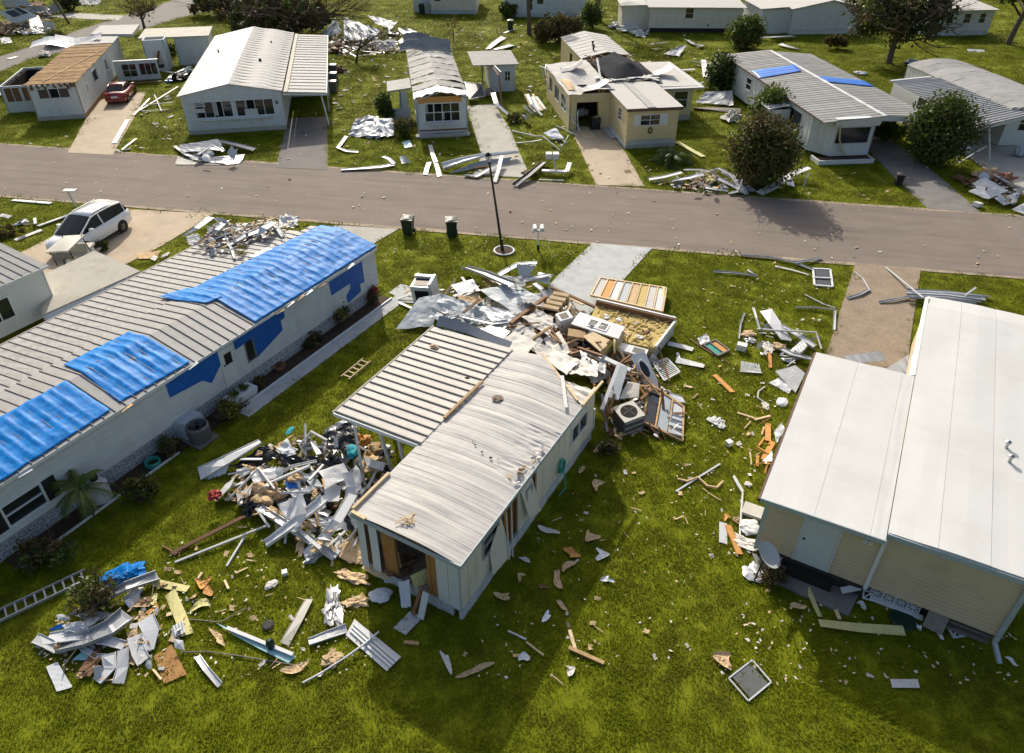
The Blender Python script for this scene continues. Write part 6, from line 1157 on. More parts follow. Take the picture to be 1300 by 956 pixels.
for k in range(9):
    f0 = (k+random.random()*.6)/9; p = G(770+70*f0, 378+16*f0+random.uniform(-2, 8), random.uniform(.1, .4)); mb = MB(); mb.bar(p, p+Vector((random.uniform(-.5, .5), random.uniform(-.3, .3), random.uniform(-.1, .2))), .18, .03)
    done(mb, 'board_scrap', random.choice(['white_metal', 'wood', 'grey_metal']), ['first','second','third','fourth','fifth','sixth','seventh','eighth','ninth'][k]+' board scrap from the left in the gap behind the kitchen floor', 'board', 'board scraps in the gap behind the kitchen floor')
cbox((803, 446, .62), (1.2, .55, .1), (0, 3, -22), 'appliance', 'white enamel sink tray at the right end of the kitchen counter', 'sink_tray', 'sink', [('basin', 'pale_metal', (-.5, -.2, .101, -.1, .2, .106)), ('basin', 'ac_grey', (.0, -.2, .101, .5, .2, .106))])
for k, (px, py, m, r_) in enumerate(((770,402,'white_metal',.22),(786,406,'white_metal',.18),(815,412,'flower_red',.1),(808,410,'white_fluff',.14),(826,416,'straw',.2),(796,424,'insulation',.25),(812,428,'white_fluff',.2),(820,422,'brown_wood',.2))):
    clump((px, py, .64), (r_, r_*.7), m, ['white plate of board on the yellow kitchen floor left', 'second white plate of board on the yellow kitchen floor', 'small red packet on the kitchen floor', 'white packet beside the red one on the kitchen floor', 'straw clump at the right of the kitchen floor', 'tan insulation clump right of the white counter', 'white crumpled paper heap near the sink tray', 'brown splinter heap on the kitchen floor'][k], 'debris_clump', 'debris', h=.5)
# door with oval window
DR = thing('front_door', 'white front door with an oval window leaning on the wreck', 'door', G(818, 480)); dq = [g3(p)-G(818, 480) for p in ((799,450,1.0), (819,447,1.05), (839,492,.25), (817,487,.25))]
part(DR, 'panel', 'appliance', lambda mb: mb.slab(dq, .05)); dc = (dq[0]+dq[1]+dq[2]+dq[3])/4; du = (dq[1]-dq[0])*.5; dw = (dq[3]-dq[0])*.5; dn = du.cross(dw).normalized(); dn = dn if dn.z > 0 else -dn
part(DR, 'oval_window', 'glass', lambda mb: mb.slab([dc+du*.45*math.cos(a)+dw*.55*math.sin(a)+dn*.02 for a in [i*6.2832/24 for i in range(24)]], .015)); part(DR, 'oval_trim', 'trim_white', lambda mb: mb.tube([dc+du*.52*math.cos(a)+dw*.62*math.sin(a)+dn*.01 for a in [i*6.2832/24 for i in range(25)]], .03, 6))
q = [g3(p) for p in ((829,461,.15), (847,455,.2), (863,472,.15), (843,483,.1))]; RL = thing('railing', 'white porch railing with thin bars lying on the grass right of the oval window door', 'railing', q[0])
for a, b in ((0,1),(1,2),(2,3),(3,0)): part(RL, 'rail', 'trim_white', lambda mb: mb.bar(q[a]-q[0], q[b]-q[0], .06, .05))
for k in range(1, 11): part(RL, 'bar', 'trim_white', lambda mb: mb.bar(q[0].lerp(q[3], k/11)-q[0], q[1].lerp(q[2], k/11)-q[0], .03, .03))
strip([(848,436,.05),(866,440,.05),(880,444,.05)], .32, 'white_metal', 'white board on the lawn, upper of two right of the kitchen floor', lip=0); strip([(858,457,.05),(876,461,.05),(894,465,.05)], .36, 'white_metal', 'white board on the lawn, lower of two right of the kitchen floor', lip=0)
board((860,448,.05),(862,455,.05), .12, 'white_metal', 'short white stick between the two white boards on the lawn')
board((833,431,.6),(850,484,.1), .07, 'brown_wood', 'thin brown pole leaning across the white porch railing')
# air conditioner of the wrecked home
AC = cbox((797, 540, .05), (.85, .85, .72), (4, -5, 24), 'ac_grey', 'grey air conditioner with round fan hole tipped beside the wrecked home', 'air_conditioner', 'air conditioner', [('top_plate', 'ac_beige', (-.44, -.44, .721, .44, .44, .76)), ('base', 'concrete_grey', (-.46, -.46, -.05, .46, .46, .0))])
part(AC, 'fan_grille', 'dark', lambda mb: mb.lathe([(.32, .761), (.32, .775)], 22, (0, 0, 0))); part(AC, 'fan_blade', 'rubber', lambda mb: [mb.bar((0, 0, .782), (.29*math.cos(a), .29*math.sin(a), .782), .07, .008) for a in (.3, 1.9, 3.4, 5.0)])
for k in range(7): part(AC, 'louvre', 'pale_metal' if k % 3 == 0 else 'ac_grey', lambda mb: (mb.box(-.4, -.44, .08+k*.09, .4, -.426, .12+k*.09), mb.box(.426, -.4, .08+k*.09, .44, .4, .12+k*.09)))
sheet([(786,506,.8),(797,484,.9),(812,487,.9),(811,504,.75)], 'ac_beige', 'beige cover plate standing behind the grey air conditioner', .02, nu=4, nv=4)
frame_panel([(826,488,.4), (868,517,.15), (866,560,.05), (815,535,.3)], 3, 'wood', 'toppled window wall frame with glass panes right of the air conditioner', ['glass', 'paleblue_sheet', 'pale_metal'], name='window_wall')
strip([(852,505,.25),(868,508,.1)], .5, 'pale_metal', 'pale sheet end sticking out of the toppled window wall'); 
for k in range(3): strip([(849,528+9*k,.2),(866,533+10*k,.12)], .26, 'pale_metal', ['upper short pale strip in the toppled window wall', 'middle short pale strip in the toppled window wall', 'lower short pale strip in the toppled window wall'][k])
for k, (a, b, m, w_) in enumerate((((764,520,1.0),(786,462,1.5),'white_metal',.14), ((768,530,.6),(775,480,1.3),'brown_wood',.1), ((778,506,.8),(790,464,1.3),'white_wall',.45), ((803,480,.9),(818,500,.5),'orange_wood',.1), ((812,508,.5),(830,492,.5),'brown_wood',.12), ((766,545,.2),(780,500,.9),'brown_wood',.1), ((771,548,.1),(764,500,1.2),'grey_metal',.08), ((800,470,1.0),(768,455,1.3),'white_wall',.3), ((812,470,.9),(840,505,.3),'wood',.08), ((808,545,.05),(822,520,.4),'brown_wood',.1))):
    board(a, b, w_, m, ['white trim leaning on the torn corner of the home', 'brown stud leaning on the torn corner of the home', 'white wall skin leaning beside the air conditioner', 'orange stud above the air conditioner', 'brown stud right of the air conditioner top', 'brown stud at the foot of the torn corner', 'grey pipe at the torn corner of the home', 'white wall top by the thick insulation roll', 'tan stud under the oval window door', 'brown stick in front of the air conditioner'][k], t=.05)
clump((806,496,.75), (.2,.15), 'fabric_white', 'white cloth scrap beside the top of the air conditioner', 'cloth_scrap', 'cloth')
# ---- heap under and before the carport
strip([(253,602,.1),(285,586,.3),(331,561,.55)], .5, 'white_metal', 'long curved white fascia at the left end of the carport heap', lip=.06, twist=.9)
sheet([(256,603,.05),(292,588,.3),(286,602,.02),(262,609,.02)], 'fabric_white', 'white curved skirt of sheet hanging from the long fascia', .06)
sheet([(290,592,.15),(338,566,.5),(356,583,.45),(322,594,.15)], 'black_plastic', 'shiny black plastic sheet left in the carport heap', .2, name='plastic_sheet', nu=14, nv=12)
sheet([(345,566,.5),(352,575,.6),(405,590,.5),(362,594,.2)], 'black_plastic', 'black plastic sheet spread over the middle of the carport heap', .22, name='plastic_sheet', nu=14, nv=12)
sheet([(352,577,.5),(404,580,.55),(408,592,.4),(360,590,.4)], 'black_plastic', 'folded black plastic below the bent white frame of the carport heap', .18, name='plastic_sheet', nu=14)
sheet([(410,550,.5),(450,534,.7),(456,560,.6),(405,586,.4)], 'black_plastic', 'black carpet pile at the far side of the carport heap', .25, name='carpet_pile', cat='carpet', nu=14, nv=12)
sheet([(412,545,.55),(446,530,.7),(448,536,.65),(414,553,.5)], 'grey_metal', 'grey rolled edge on top of the black carpet pile', .12)
sheet([(345,620,.2),(392,600,.3),(420,630,.3),(372,650,.1)], 'black_plastic', 'black sheeting under the white boards of the carport heap', .2, name='plastic_sheet', nu=12)
sheet([(306,585,.25),(326,575,.35),(330,584,.3),(312,592,.2)], 'black_plastic', 'small black bundle behind the long white fascia', .2, name='plastic_bundle')
tube([(382,564,.4),(395,548,.8),(415,559,.9),(409,568,.6),(390,569,.5)], .05, 'white_metal', 'bent white frame standing in the far side of the carport heap')
board((397,561,.6),(405,577,.6), .18, 'white_metal', 'white stick beside the bent white frame'); board((427,568,.7),(426,555,.9), .14, 'white_metal', 'white stick in front of the black carpet pile')
strip([(350,605,.35),(370,593,.6),(402,586,.75)], .12, 'white_metal', 'long white pole lying over the black plastic'); board((305,583,.4),(333,583,.45), .08, 'pale_metal', 'thin grey pole across the left black plastic')
sheet([(352,568,.5),(364,556,.7),(377,577,.6),(360,579,.5)], 'fabric_white', 'white cloth sheet between the black plastic pieces', .14)
clump((447,574,.75), (.36,.2), 'fabric_teal', 'turquoise patterned pillow leaning on the carport post', 'pillow', 'pillow', h=1.3, rough=.25); clump((368,547,.55), (.22,.1), 'fabric_teal', 'small turquoise cloth at the far left of the carport heap', 'cloth_scrap', 'cloth')
sheet([(361,612,.45),(380,609,.55),(382,619,.45),(365,620,.4)], 'blue_plastic', 'bright blue plastic crate lid in the carport heap', .02, name='crate_lid', nu=3, nv=3)
clump((338,628,.2), (.55,.42), 'insulation', 'large tan fibrous insulation heap in the carport heap', h=.9, rough=.9); clump((326,622,.2), (.3,.25), 'insulation', 'smaller tan insulation clump left of the large one', h=.9); clump((375,607,.5), (.25,.2), 'insulation', 'tan scrap behind the bright blue lid', h=.8); clump((330,576,.45), (.12,.12), 'insulation', 'tan ball on the left black plastic', h=1)
board((308,608,.2),(320,642,.2), .12, 'wood', 'brown frame stick left of the tan insulation heap'); board((292,618,.15),(312,612,.3), .12, 'white_metal', 'white stick left of the tan insulation heap')
for k, (a, b, w_, m, lab) in enumerate((((217,703,.05),(329,646,.25),.12,'brown_wood','long brown pole on the lawn, upper of two left of the carport heap'), ((222,714,.04),(342,666,.15),.06,'white_metal','long thin pale pole on the lawn below the brown one'), ((288,719,.04),(311,681,.06),.06,'white_metal','short thin pale pole touching the long pale pole'), ((342,644,.3),(376,661,.3),.14,'wood','brown plank under the white beams of the carport heap'),
    ((206,693,.04),(225,703,.05),.05,'brown_wood','short thin brown stick at the end of the long brown pole'), ((257,727,.03),(250,737,.03),.08,'pale_wood','little pale stick below the long thin pole'), ((285,737,.03),(290,748,.03),.07,'pale_wood','little pale stick right of the orange scraps'))): board(a, b, w_, m, lab, t=.06)
strip([(329,645,.3),(365,668,.25),(425,708,.08)], .26, 'pale_metal', 'long white channel lying across the front of the carport heap', lip=.08)
strip([(338,692,.06),(365,672,.35),(405,640,.7),(412,632,.75)], .34, 'pale_metal', 'wide white gutter sticking out to the lawn from the carport heap', lip=.1)
strip([(387,706,.05),(410,685,.4),(428,662,.8),(448,628,1.0)], .36, 'white_metal', 'wide pointed white strip leaning on the front of the carport heap', lip=.04)
strip([(440,600,1.3),(446,618,1.1),(441,650,.7)], .3, 'white_metal', 'white twisted strip below the carport beam')
for k, (q, m, lab, cr) in enumerate((([(412,608,.6),(433,618,.65),(430,636,.6),(412,637,.5)],'white_metal','bright white board in the middle of the carport heap',.02), ([(380,598,.5),(402,606,.55),(410,618,.5),(394,616,.5)],'paleblue_sheet','pale blue board behind the bright white one',.03), ([(366,618,.4),(384,622,.4),(386,652,.2),(376,646,.3)],'white_metal','white curved board left of the bright white one',.08), ([(390,659,.2),(454,650,.5),(457,666,.4),(408,677,.1)],'fabric_white','large white sheet under the pointed strip',.1), ([(452,590,.9),(462,605,.7),(456,622,.6),(444,608,.8)],'white_metal','white panel right of the turquoise pillow',.05),
    ([(375,626,.45),(396,615,.55),(400,620,.5),(379,632,.4)],'pale_metal','grey board over the black sheeting',.02), ([(425,605,.7),(442,598,.8),(446,612,.7),(432,618,.6)],'paleblue_sheet','pale blue crumpled sheet under the turquoise pillow',.1), ([(398,632,.4),(412,628,.5),(414,644,.4),(404,650,.3)],'white_metal','small white board at the front of the black sheeting',.04), ([(446,640,.6),(462,628,.7),(468,650,.5),(455,660,.4)],'white_fluff','white plastic heap at the corner of the home',.18), ([(440,625,.6),(455,612,.8),(464,626,.7),(450,640,.5)],'fabric_white','white crumpled cloth below the panel by the post',.18),
    ([(300,625,.15),(316,620,.3),(314,640,.15),(302,642,.1)],'white_metal','white board at the left front of the carport heap',.03), ([(318,642,.1),(334,634,.25),(338,646,.15),(324,650,.08)],'pale_metal','grey board under the tan insulation heap',.04), ([(300,597,.2),(318,592,.3),(318,602,.25),(304,606,.15)],'pale_metal','pale sheet behind the tan insulation heap',.08), ([(462,580,.9),(490,588,.9),(486,598,.8),(466,592,.8)],'white_metal','white tray board under the carport roof',.05))): sheet(q, m, lab, cr, name='board' if cr < .05 else 'sheet', cat='board' if cr < .05 else 'sheet')
frame_panel([(412,698,.1), (448,666,.3), (452,672,.25), (424,709,.08)], 2, 'trim_white', 'white window frame full of scraps in front of the carport heap', ['pale_metal', None], name='window_frame', cat='window frame', w_=.07, t=.06)
clump((446,698,.05), (.45,.55), 'brick_tan', 'tan wicker basket mat at the left corner of the home', 'wicker_mat', 'mat', h=.5, rough=.25); clump((455,707,.05), (.3,.2), 'insulation', 'orange tan insulation below the wicker mat'); clump((381,695,.03), (.3,.12), 'insulation', 'tan torn insulation strip between the lawn and the window frame', h=.5, rough=1); clump((398,708,.03), (.3,.16), 'grey_metal', 'small grey crumpled metal below the white channel', h=.9, rough=.8)
for k, (px, py, r_, m, lab) in enumerate(((470,592,.35,'insulation','tan boxes heap behind the turquoise pillow'), (475,575,.3,'wood','brown wooden heap under the carport roof'), (460,560,.3,'orange_wood','orange tubes heap by the carport post'), (488,575,.28,'fabric_white','clear plastic bags hanging under the carport beam'), (272,630,.2,'flower_red','reddish scrap at the left end of the carport heap'))): clump((px, py, .5), r_, m, lab, 'debris_clump', 'debris', h=1, rough=.8)
# gutted front: things spilling out
sheet([(521,731,.9),(543,721,.95),(545,744,.35),(528,752,.3)], 'foam_yellow', 'cream board hanging out of the gutted front opening', .04, name='board', cat='board'); sheet([(505,738,.7),(520,736,.75),(522,770,.1),(510,772,.1)], 'fabric_white', 'pale curtain hanging out of the gutted front opening', .08, name='curtain', cat='curtain', nu=12); clump((483,756,.05), (.26,.34), 'fabric_white', 'white pillow on the ground before the gutted front', 'pillow', 'pillow', h=.5, rough=.25)
sheet([(484,730,.5),(508,735,.6),(516,742,.5),(488,740,.4)], 'paleblue_sheet', 'pale mattress edge at the sill of the gutted front', .08, name='mattress', cat='mattress'); strip([(462,718,.4),(480,729,.5),(500,734,.55)], .2, 'pale_wood', 'pale floor edge splintered along the gutted front', lip=0); sheet([(499,797,.03),(520,776,.05),(538,782,.06),(515,806,.03)], 'pale_metal', 'grey sheet lying in the shade before the gutted front', .02); board((524,780,.1),(536,745,.9), .12, 'brown_wood', 'brown board leaning out of the gutted front'); board((534,785,.1),(541,752,.9), .2, 'pale_metal', 'grey board leaning out beside the brown one')
sheet([(494,706,1.0),(506,700,1.2),(510,720,.7),(500,726,.6)], 'foam_yellow', 'cream panel tilted inside the gutted opening', .03, name='board', cat='board'); clump((508,722,.5), (.45,.3), 'brown_wood', 'brown jumble just inside the gutted opening', 'debris_clump', 'debris', h=.8, rough=.8); board((513,815,.03),(532,817,.03), .1, 'wood', 'short brown board on the shaded grass before the home')
# ---- lower left lawn
strip([(127,764,.15),(160,746,.3),(200,731,.12)], .32, 'grey_metal', 'long grey gutter with a pointed end at the lower left', lip=.1); clump((160,730,.05), (.5,.32), 'tarp', 'blue and white shiny wrapper behind the long grey gutter', 'wrapper', 'wrapper', h=.5, rough=.9); clump((169,758,.03), (.28,.2), 'white_fluff', 'white crumpled paper below the long grey gutter', 'paper_ball', 'paper', h=.8)
strip([(193,739,.03),(216,744,.05),(239,748,.03)], .24, 'foam_yellow', 'yellow foam strip, upper of two at the lower left', lip=0); strip([(216,752,.03),(228,780,.06),(238,806,.04)], .32, 'foam_yellow', 'yellow foam strip, lower of two at the lower left', lip=0); sheet([(218,796,.12),(233,788,.15),(236,803,.12),(222,810,.08)], 'white_metal', 'small white corrugated piece on the lower yellow foam strip', .02, ribs=4)
strip([(76,822,.1),(110,812,.25),(140,798,.3),(162,780,.25)], .5, 'grey_metal', 'long curved grey sheet lying across the lower left heap', lip=.12); strip([(60,812,.1),(95,806,.2),(140,803,.2)], .4, 'pale_metal', 'pale curved sheet behind the long curved grey one'); sheet([(85,778,.15),(110,775,.25),(148,778,.25),(120,792,.15)], 'grey_metal', 'grey flat sheet at the back of the lower left heap', .06); sheet([(80,794,.25),(105,788,.35),(114,800,.3),(84,803,.2)], 'white_metal', 'white crumpled sheet in the middle of the lower left heap', .12); sheet([(60,799,.1),(78,791,.25),(80,797,.2),(66,800,.1)], 'flat_tarp', 'blue shard in the lower left heap', .05)
strip([(45,810,.1),(62,818,.15),(74,826,.05)], .28, 'white_metal', 'short white angled strip at the left end of the lower left heap'); strip([(118,811,.2),(140,815,.2),(158,820,.1)], .26, 'white_metal', 'white strip in front of the long curved grey sheet'); strip([(104,815,.15),(105,824,.15),(122,834,.1),(134,834,.08)], .14, 'white_metal', 'thin white bent trim in the lower left heap'); sheet([(91,838,.04),(106,826,.12),(134,833,.1),(120,838,.05)], 'lightblue', 'light blue fin shaped scrap in the lower left heap', .03); clump((116,842,.05), (.35,.25), 'brown_wood', 'dark brown crumple below the light blue fin', 'debris_clump', 'debris', h=.5, rough=.9)
strip([(138,830,.2),(140,848,.1),(124,866,.03)], .35, 'pale_metal', 'bent pale channel pointing to the lower edge, left one'); strip([(157,824,.2),(156,848,.1),(150,868,.03)], .3, 'pale_metal', 'bent pale channel pointing to the lower edge, right one'); strip([(185,785,.25),(192,800,.2),(185,825,.1)], .45, 'pale_metal', 'folded pale panel left of the brown plywood'); strip([(170,808,.2),(176,828,.1),(183,840,.05)], .35, 'white_metal', 'white folded panel left of the brown plywood'); sheet([(160,803,.15),(174,795,.2),(176,806,.15),(164,815,.1)], 'insulation', 'tan cushion square beside the folded pale panel', .04, name='cushion', cat='cushion')
sheet([(58,846,.08),(73,840,.1),(92,872,.06),(72,878,.04)], 'pale_metal', 'pale rectangle sheet at the lower left corner', .02); sheet([(195,833,.03),(218,818,.04),(237,856,.04),(208,868,.03)], 'plywood', 'square brown plywood sheet on the lower left lawn', .01, name='plywood_sheet', cat='plywood', nu=3, nv=3)
for k, (px, py, r_, m, lab) in enumerate(((256,739,(.26,.2),'orange_wood','orange scrap, uppermost of three on the lower left lawn'), (266,752,(.16,.18),'orange_wood','small orange scrap between two others on the lower left lawn'), (256,769,(.34,.17),'foam_yellow','yellow ochre scrap, lowest of three on the lower left lawn'), (197,762,(.2,.12),'foam_yellow','yellow scrap right of the brown crumple on the lower left lawn'), (193,774,(.2,.12),'orange_wood','orange yellow scrap beside the lower left heap'), (178,765,(.32,.16),'insulation','brown tan crumple below the white paper'), (187,786,(.3,.25),'insulation','tan insulation clump above the brown plywood'), (277,810,(.12,.3),'insulation','pale torn tan strip left of the light blue panel'))): clump((px, py, .02), r_, m, lab, 'foam_scrap', 'scrap', h=.18, rough=.5)
mb = MB(); mb.slab([g3(p) for p in ((275,791,.06), (320,808,.1), (376,833,.05), (366,842,.03), (330,824,.06), (300,808,.06))], .02); done(mb, 'trim_panel', 'lightblue', 'long light blue pointed panel on the lower lawn', 'panel'); board((288,797,.12),(372,831,.1), .1, 'white_metal', 'white edge along the long light blue panel')
strip([(393,761,.04),(380,785,.06),(361,818,.03)], .26, 'ac_beige', 'beige two layer strip on the lower lawn', lip=.03); clump((422,772,.03), (.22,.55), 'steel', 'twisted silver foil piece on the lower lawn', 'foil_piece', 'foil', h=.6, rough=1.0); strip([(392,816,.04),(415,807,.06),(440,798,.05)], .26, 'white_metal', 'white trim left of the big white panel on the lower lawn'); sheet([(439,806,.06),(450,786,.08),(509,834,.05),(491,852,.04)], 'white_metal', 'big white grooved panel on the lower lawn half in shade', .01, ribs=0, nu=4, nv=4, name='white_panel', cat='panel')
for k in range(3): f0 = .3+.2*k; board((439+11*f0+2, 806-20*f0, .1), (491+18*f0, 852-18*f0, .08), .05, 'trim_white', ['left raised rib of the big white panel', 'middle raised rib of the big white panel', 'right raised rib of the big white panel'][k], t=.03, roll=0, name='panel_rib', cat='rib')
tube([(384,867,.04),(410,853,.05),(438,835,.12),(462,818,.14),(481,802,.14)], .03, 'pale_metal', 'curved grey tube lying across the big white panel'); tube([(230,828,.03),(262,827,.03),(300,832,.03),(360,842,.03),(384,846,.03)], .02, 'grey_wood', 'thin dark cable lying across the lower left lawn', 'cable', 'cable'); tube([(215,800,.03),(240,786,.03),(280,790,.03),(312,772,.03)], .018, 'grey_wood', 'thin dark cable left of the light blue panel', 'cable', 'cable')
strip([(250,834,.03),(262,850,.05),(280,870,.03)], .16, 'pale_metal', 'narrow grey strip cut by the lower edge of the photo')
mb = MB(); mb.lathe([(.1, 0), (.12, .25), (.1, .34), (.05, .4)], 14, G(345, 823)); done(mb, 'vent_pipe', 'green_bin', 'short green capped pipe standing on the lower lawn', 'pipe'); mb = MB(); mb.lathe([(.16, 0), (.17, .05), (.12, .07)], 16, G(340, 795)); done(mb, 'round_lid', 'rubber', 'round black lid lying on the lower lawn', 'lid')
clump((376,848,.02), (.4,.14), 'insulation', 'tan torn strip at the tip of the light blue panel', h=.3, rough=.9); clump((422,835,.02), (.25,.22), 'insulation', 'tan torn curl left of the grey tube', h=.5, rough=1); clump((453,764,.02), (.2,.35), 'insulation', 'tan torn clump at the edge of the shade before the home', h=.5, rough=1); clump((345,742,.02), (.2,.14), 'white_fluff', 'white crumpled scrap in the open lower lawn', 'paper_ball', 'paper'); cbox((362, 729, 0), (.16, .16, .14), (0, 0, 20), 'appliance', 'tiny white box on the open lower lawn', 'small_box', 'box')
clump((447,733,.03), (.5,.16), 'insulation', 'long tan torn insulation beside the wicker mat', h=.5, rough=1.1)
# ---- lawn right of the home
for k, (px, py, r_, m) in enumerate(((757,617,(.26,.22),'insulation'), (698,674,(.42,.12),'white_fluff'), (752,682,(.25,.18),'insulation'), (725,702,(.22,.2),'orange_wood'), (762,705,(.22,.2),'fabric_white'), (708,735,(.4,.14),'insulation'), (667,712,(.3,.1),'white_fluff'), (637,757,(.28,.14),'insulation'), (662,733,(.2,.1),'insulation'), (694,783,(.12,.16),'fabric_white'), (771,737,(.14,.16),'fabric_white'), (715,770,(.12,.2),'insulation'), (565,838,(.12,.35),'white_fluff'), (605,852,(.14,.4),'insulation'), (665,838,(.2,.16),'fabric_white'), (723,853,(.2,.14),'white_fluff'), (738,597,(.3,.08),'insulation'), (722,718,(.3,.12),'insulation'), (690,745,(.14,.1),'brown_wood'), (768,566,(.2,.15),'white_fluff'), (760,570,(.25,.1),'insulation'))):
    clump((px, py, .02), r_, m, ['tan crumpled patch near the green hose', 'white torn strip in the shade below the hose', 'tan scrap right of the torn white strip', 'tan orange scrap below the torn white strip', 'white folded paper at the edge of the long shade', 'curled tan strip in the middle of the long shade', 'pale torn curl near the wall of the wrecked home', 'tan torn bit at the wall foot of the wrecked home', 'small brown tan bit in the shade by the wall', 'white scrap alone in the long shade', 'white paper scrap on the sunny side of the shade edge', 'tan sliver near the shade edge', 'pale S shaped strip in the shade near the lower edge', 'tan S shaped strip in the shade near the lower edge', 'small white scrap near the lower edge right of the strips', 'white torn rag near the lower edge', 'thin tan strip far up beside the wall shade', 'tan curl next to the curled tan strip', 'brown scrap in the long shade', 'white scrap at the far end of the wall shade', 'tan scrap at the far end of the wall shade'][k], 'torn_scrap', 'scrap', h=.28, rough=1.0)
for a, b, w_, m, lab in (((723,800,.03),(730,824,.03),.1,'pale_wood','pale short plank of the crossed pair on the sunny lawn'), ((722,822,.06),(767,842,.04),.12,'wood','brown plank of the crossed pair on the sunny lawn'), ((668,815,.03),(690,832,.03),.05,'pale_wood','thin pale stick at the lower shade edge'), ((645,801,.03),(668,812,.03),.04,'white_metal','thin pale wire stick in the lower shade')): board(a, b, w_, m, lab)
# ---- lawn left of the white roofed home
strip([(939,324,.06),(979,327,.08),(1010,334,.1),(1032,343,.06)], .16, 'grey_metal', 'long bent grey gutter on the lawn close to the road'); strip([(1010,334,.14),(1026,331,.12),(1043,328,.06)], .16, 'grey_metal', 'short grey gutter branching toward the road'); strip([(906,345,.05),(934,347,.08),(961,351,.06),(949,343,.06)], .16, 'grey_metal', 'hooked grey gutter on the lawn left of the window frame'); strip([(984,338,.04),(1006,343,.05),(1027,349,.04)], .12, 'white_metal', 'straight white strip left of the fallen window frame', lip=.02)
frame_panel([(1032,341,.05), (1054,342,.05), (1057,364,.05), (1034,362,.05)], 1, 'trim_white', 'white window frame lying flat on the lawn close to the road', ['glass'], name='window_frame', cat='window frame', w_=.1, t=.06); board((1033,352,.1),(1055,353,.1), .07, 'trim_white', 'cross bar lying on the fallen white window frame', roll=0)
strip([(1010,391,.05),(1035,391,.1),(1060,394,.12),(1059,419,.04)], .12, 'grey_metal', 'angled grey gutter beside the paved drive'); tube([(1022,374,.04),(1045,386,.08),(1060,391,.1)], .03, 'white_metal', 'thin white tube by the angled grey gutter'); strip([(956,391,.1),(960,404,.3),(964,417,.1)], .1, 'white_metal', 'white stick standing left of the wide pale panel'); strip([(972,394,.3),(984,412,.4),(998,432,.3)], .55, 'pale_metal', 'wide pale panel lying on the heap beside the white roof'); strip([(945,398,.04),(940,412,.05),(938,430,.04)], .08, 'grey_metal', 'curved thin grey strip left of the wide pale panel')
tube([(961,418,.3),(998,420,.45),(1036,422,.4),(1043,443,.15)], .045, 'white_metal', 'long bent white tube frame in the heap beside the white roof'); sheet([(1002,446,.15),(1020,430,.3),(1026,440,.25),(1008,455,.1)], 'white_metal', 'striped white grille in the heap beside the white roof', .02, ribs=6); strip([(990,414,.3),(1010,424,.3),(1034,440,.15)], .3, 'white_metal', 'white strip crossing the bent tube frame'); strip([(985,440,.1),(1005,450,.2),(1030,456,.2)], .25, 'grey_metal', 'grey strip at the upper corner of the white roof')
cbox((941, 444, 0), (.42, .3, .3), (0, 0, -25), 'appliance', 'white carton on the lawn left of the heap by the white roof', 'carton', 'box'); clump((950,424,.1), (.35,.25), 'insulation', 'tan foam clump left of the wide pale panel', h=.5); clump((952,432,.05), (.25,.2), 'steel', 'small silver crumple below the tan foam clump', 'foil_piece', 'foil', h=.5, rough=.8)
clump((975,442,.05), (.5,.2), 'white_fluff', 'white torn heap above the short orange plank', 'torn_scrap', 'scrap', h=.5, rough=.9); clump((990,440,.1), (.3,.25), 'insulation', 'tan torn heap right of the white torn one', h=.6, rough=.8); clump((1000,458,.05), (.3,.15), 'fabric_white', 'white bag at the upper corner of the white roof', 'plastic_bag', 'bag')
frame_panel([(893,438,.08), (908,432,.1), (926,445,.08), (911,452,.06)], 2, 'grey_wood', 'open grey case with green and orange lining on the lawn', ['green_hose', 'orange_wood'], name='case', cat='case', w_=.06, t=.1); sheet([(885,429,.1),(897,423,.2),(902,432,.12),(890,438,.06)], 'grey_metal', 'grey crumpled lid of the open case', .08)
LT = thing('lattice', 'white diamond lattice panel lying on the lawn', 'lattice', G(953, 468)); 
q = [g3(p)-G(953, 468) for p in ((941,459,.06), (963,462,.06), (967,474,.05), (939,472,.05))]
for k in range(10):
    f0 = k/9; part(LT, 'slat', 'trim_white', lambda mb: mb.bar(q[0].lerp(q[1], f0), q[3].lerp(q[2], f0)+(q[1]-q[0])*.18*(1 if f0 < .8 else -.2), .03, .012)); part(LT, 'slat', 'trim_white', lambda mb: mb.bar(q[0].lerp(q[3], f0)+Vector((0,0,.02)), q[1].lerp(q[2], min(1, f0+.25))+Vector((0,0,.02)), .03, .012))
board((907,476,.03),(930,498,.03), .26, 'orange_wood', 'orange plank alone on the lawn left of the lattice'); board((977,447,.04),(978,467,.04), .14, 'orange_wood', 'short orange plank right of the lattice'); sheet([(984,472,.2),(1010,464,.35),(1022,474,.3),(1010,499,.05)], 'white_metal', 'white corrugated sheet beside the edge of the white roof', .02, ribs=9); sheet([(976,486,.05),(990,478,.1),(1006,492,.1),(1002,499,.05)], 'pale_metal', 'torn lower edge piece beside the white corrugated sheet', .05)
tube([(971,491,.04),(963,497,.06),(962,505,.06),(973,513,.04)], .035, 'white_metal', 'white hook shaped tube on the lawn'); clump((993,511,.03), (.3,.22), 'fabric_white', 'pale patterned cushion near the brown edged white roof', 'cushion', 'cushion', h=.6, rough=.2); clump((972,515,.02), (.22,.14), 'white_fluff', 'white scrap left of the pale patterned cushion', 'torn_scrap', 'scrap', h=.5)
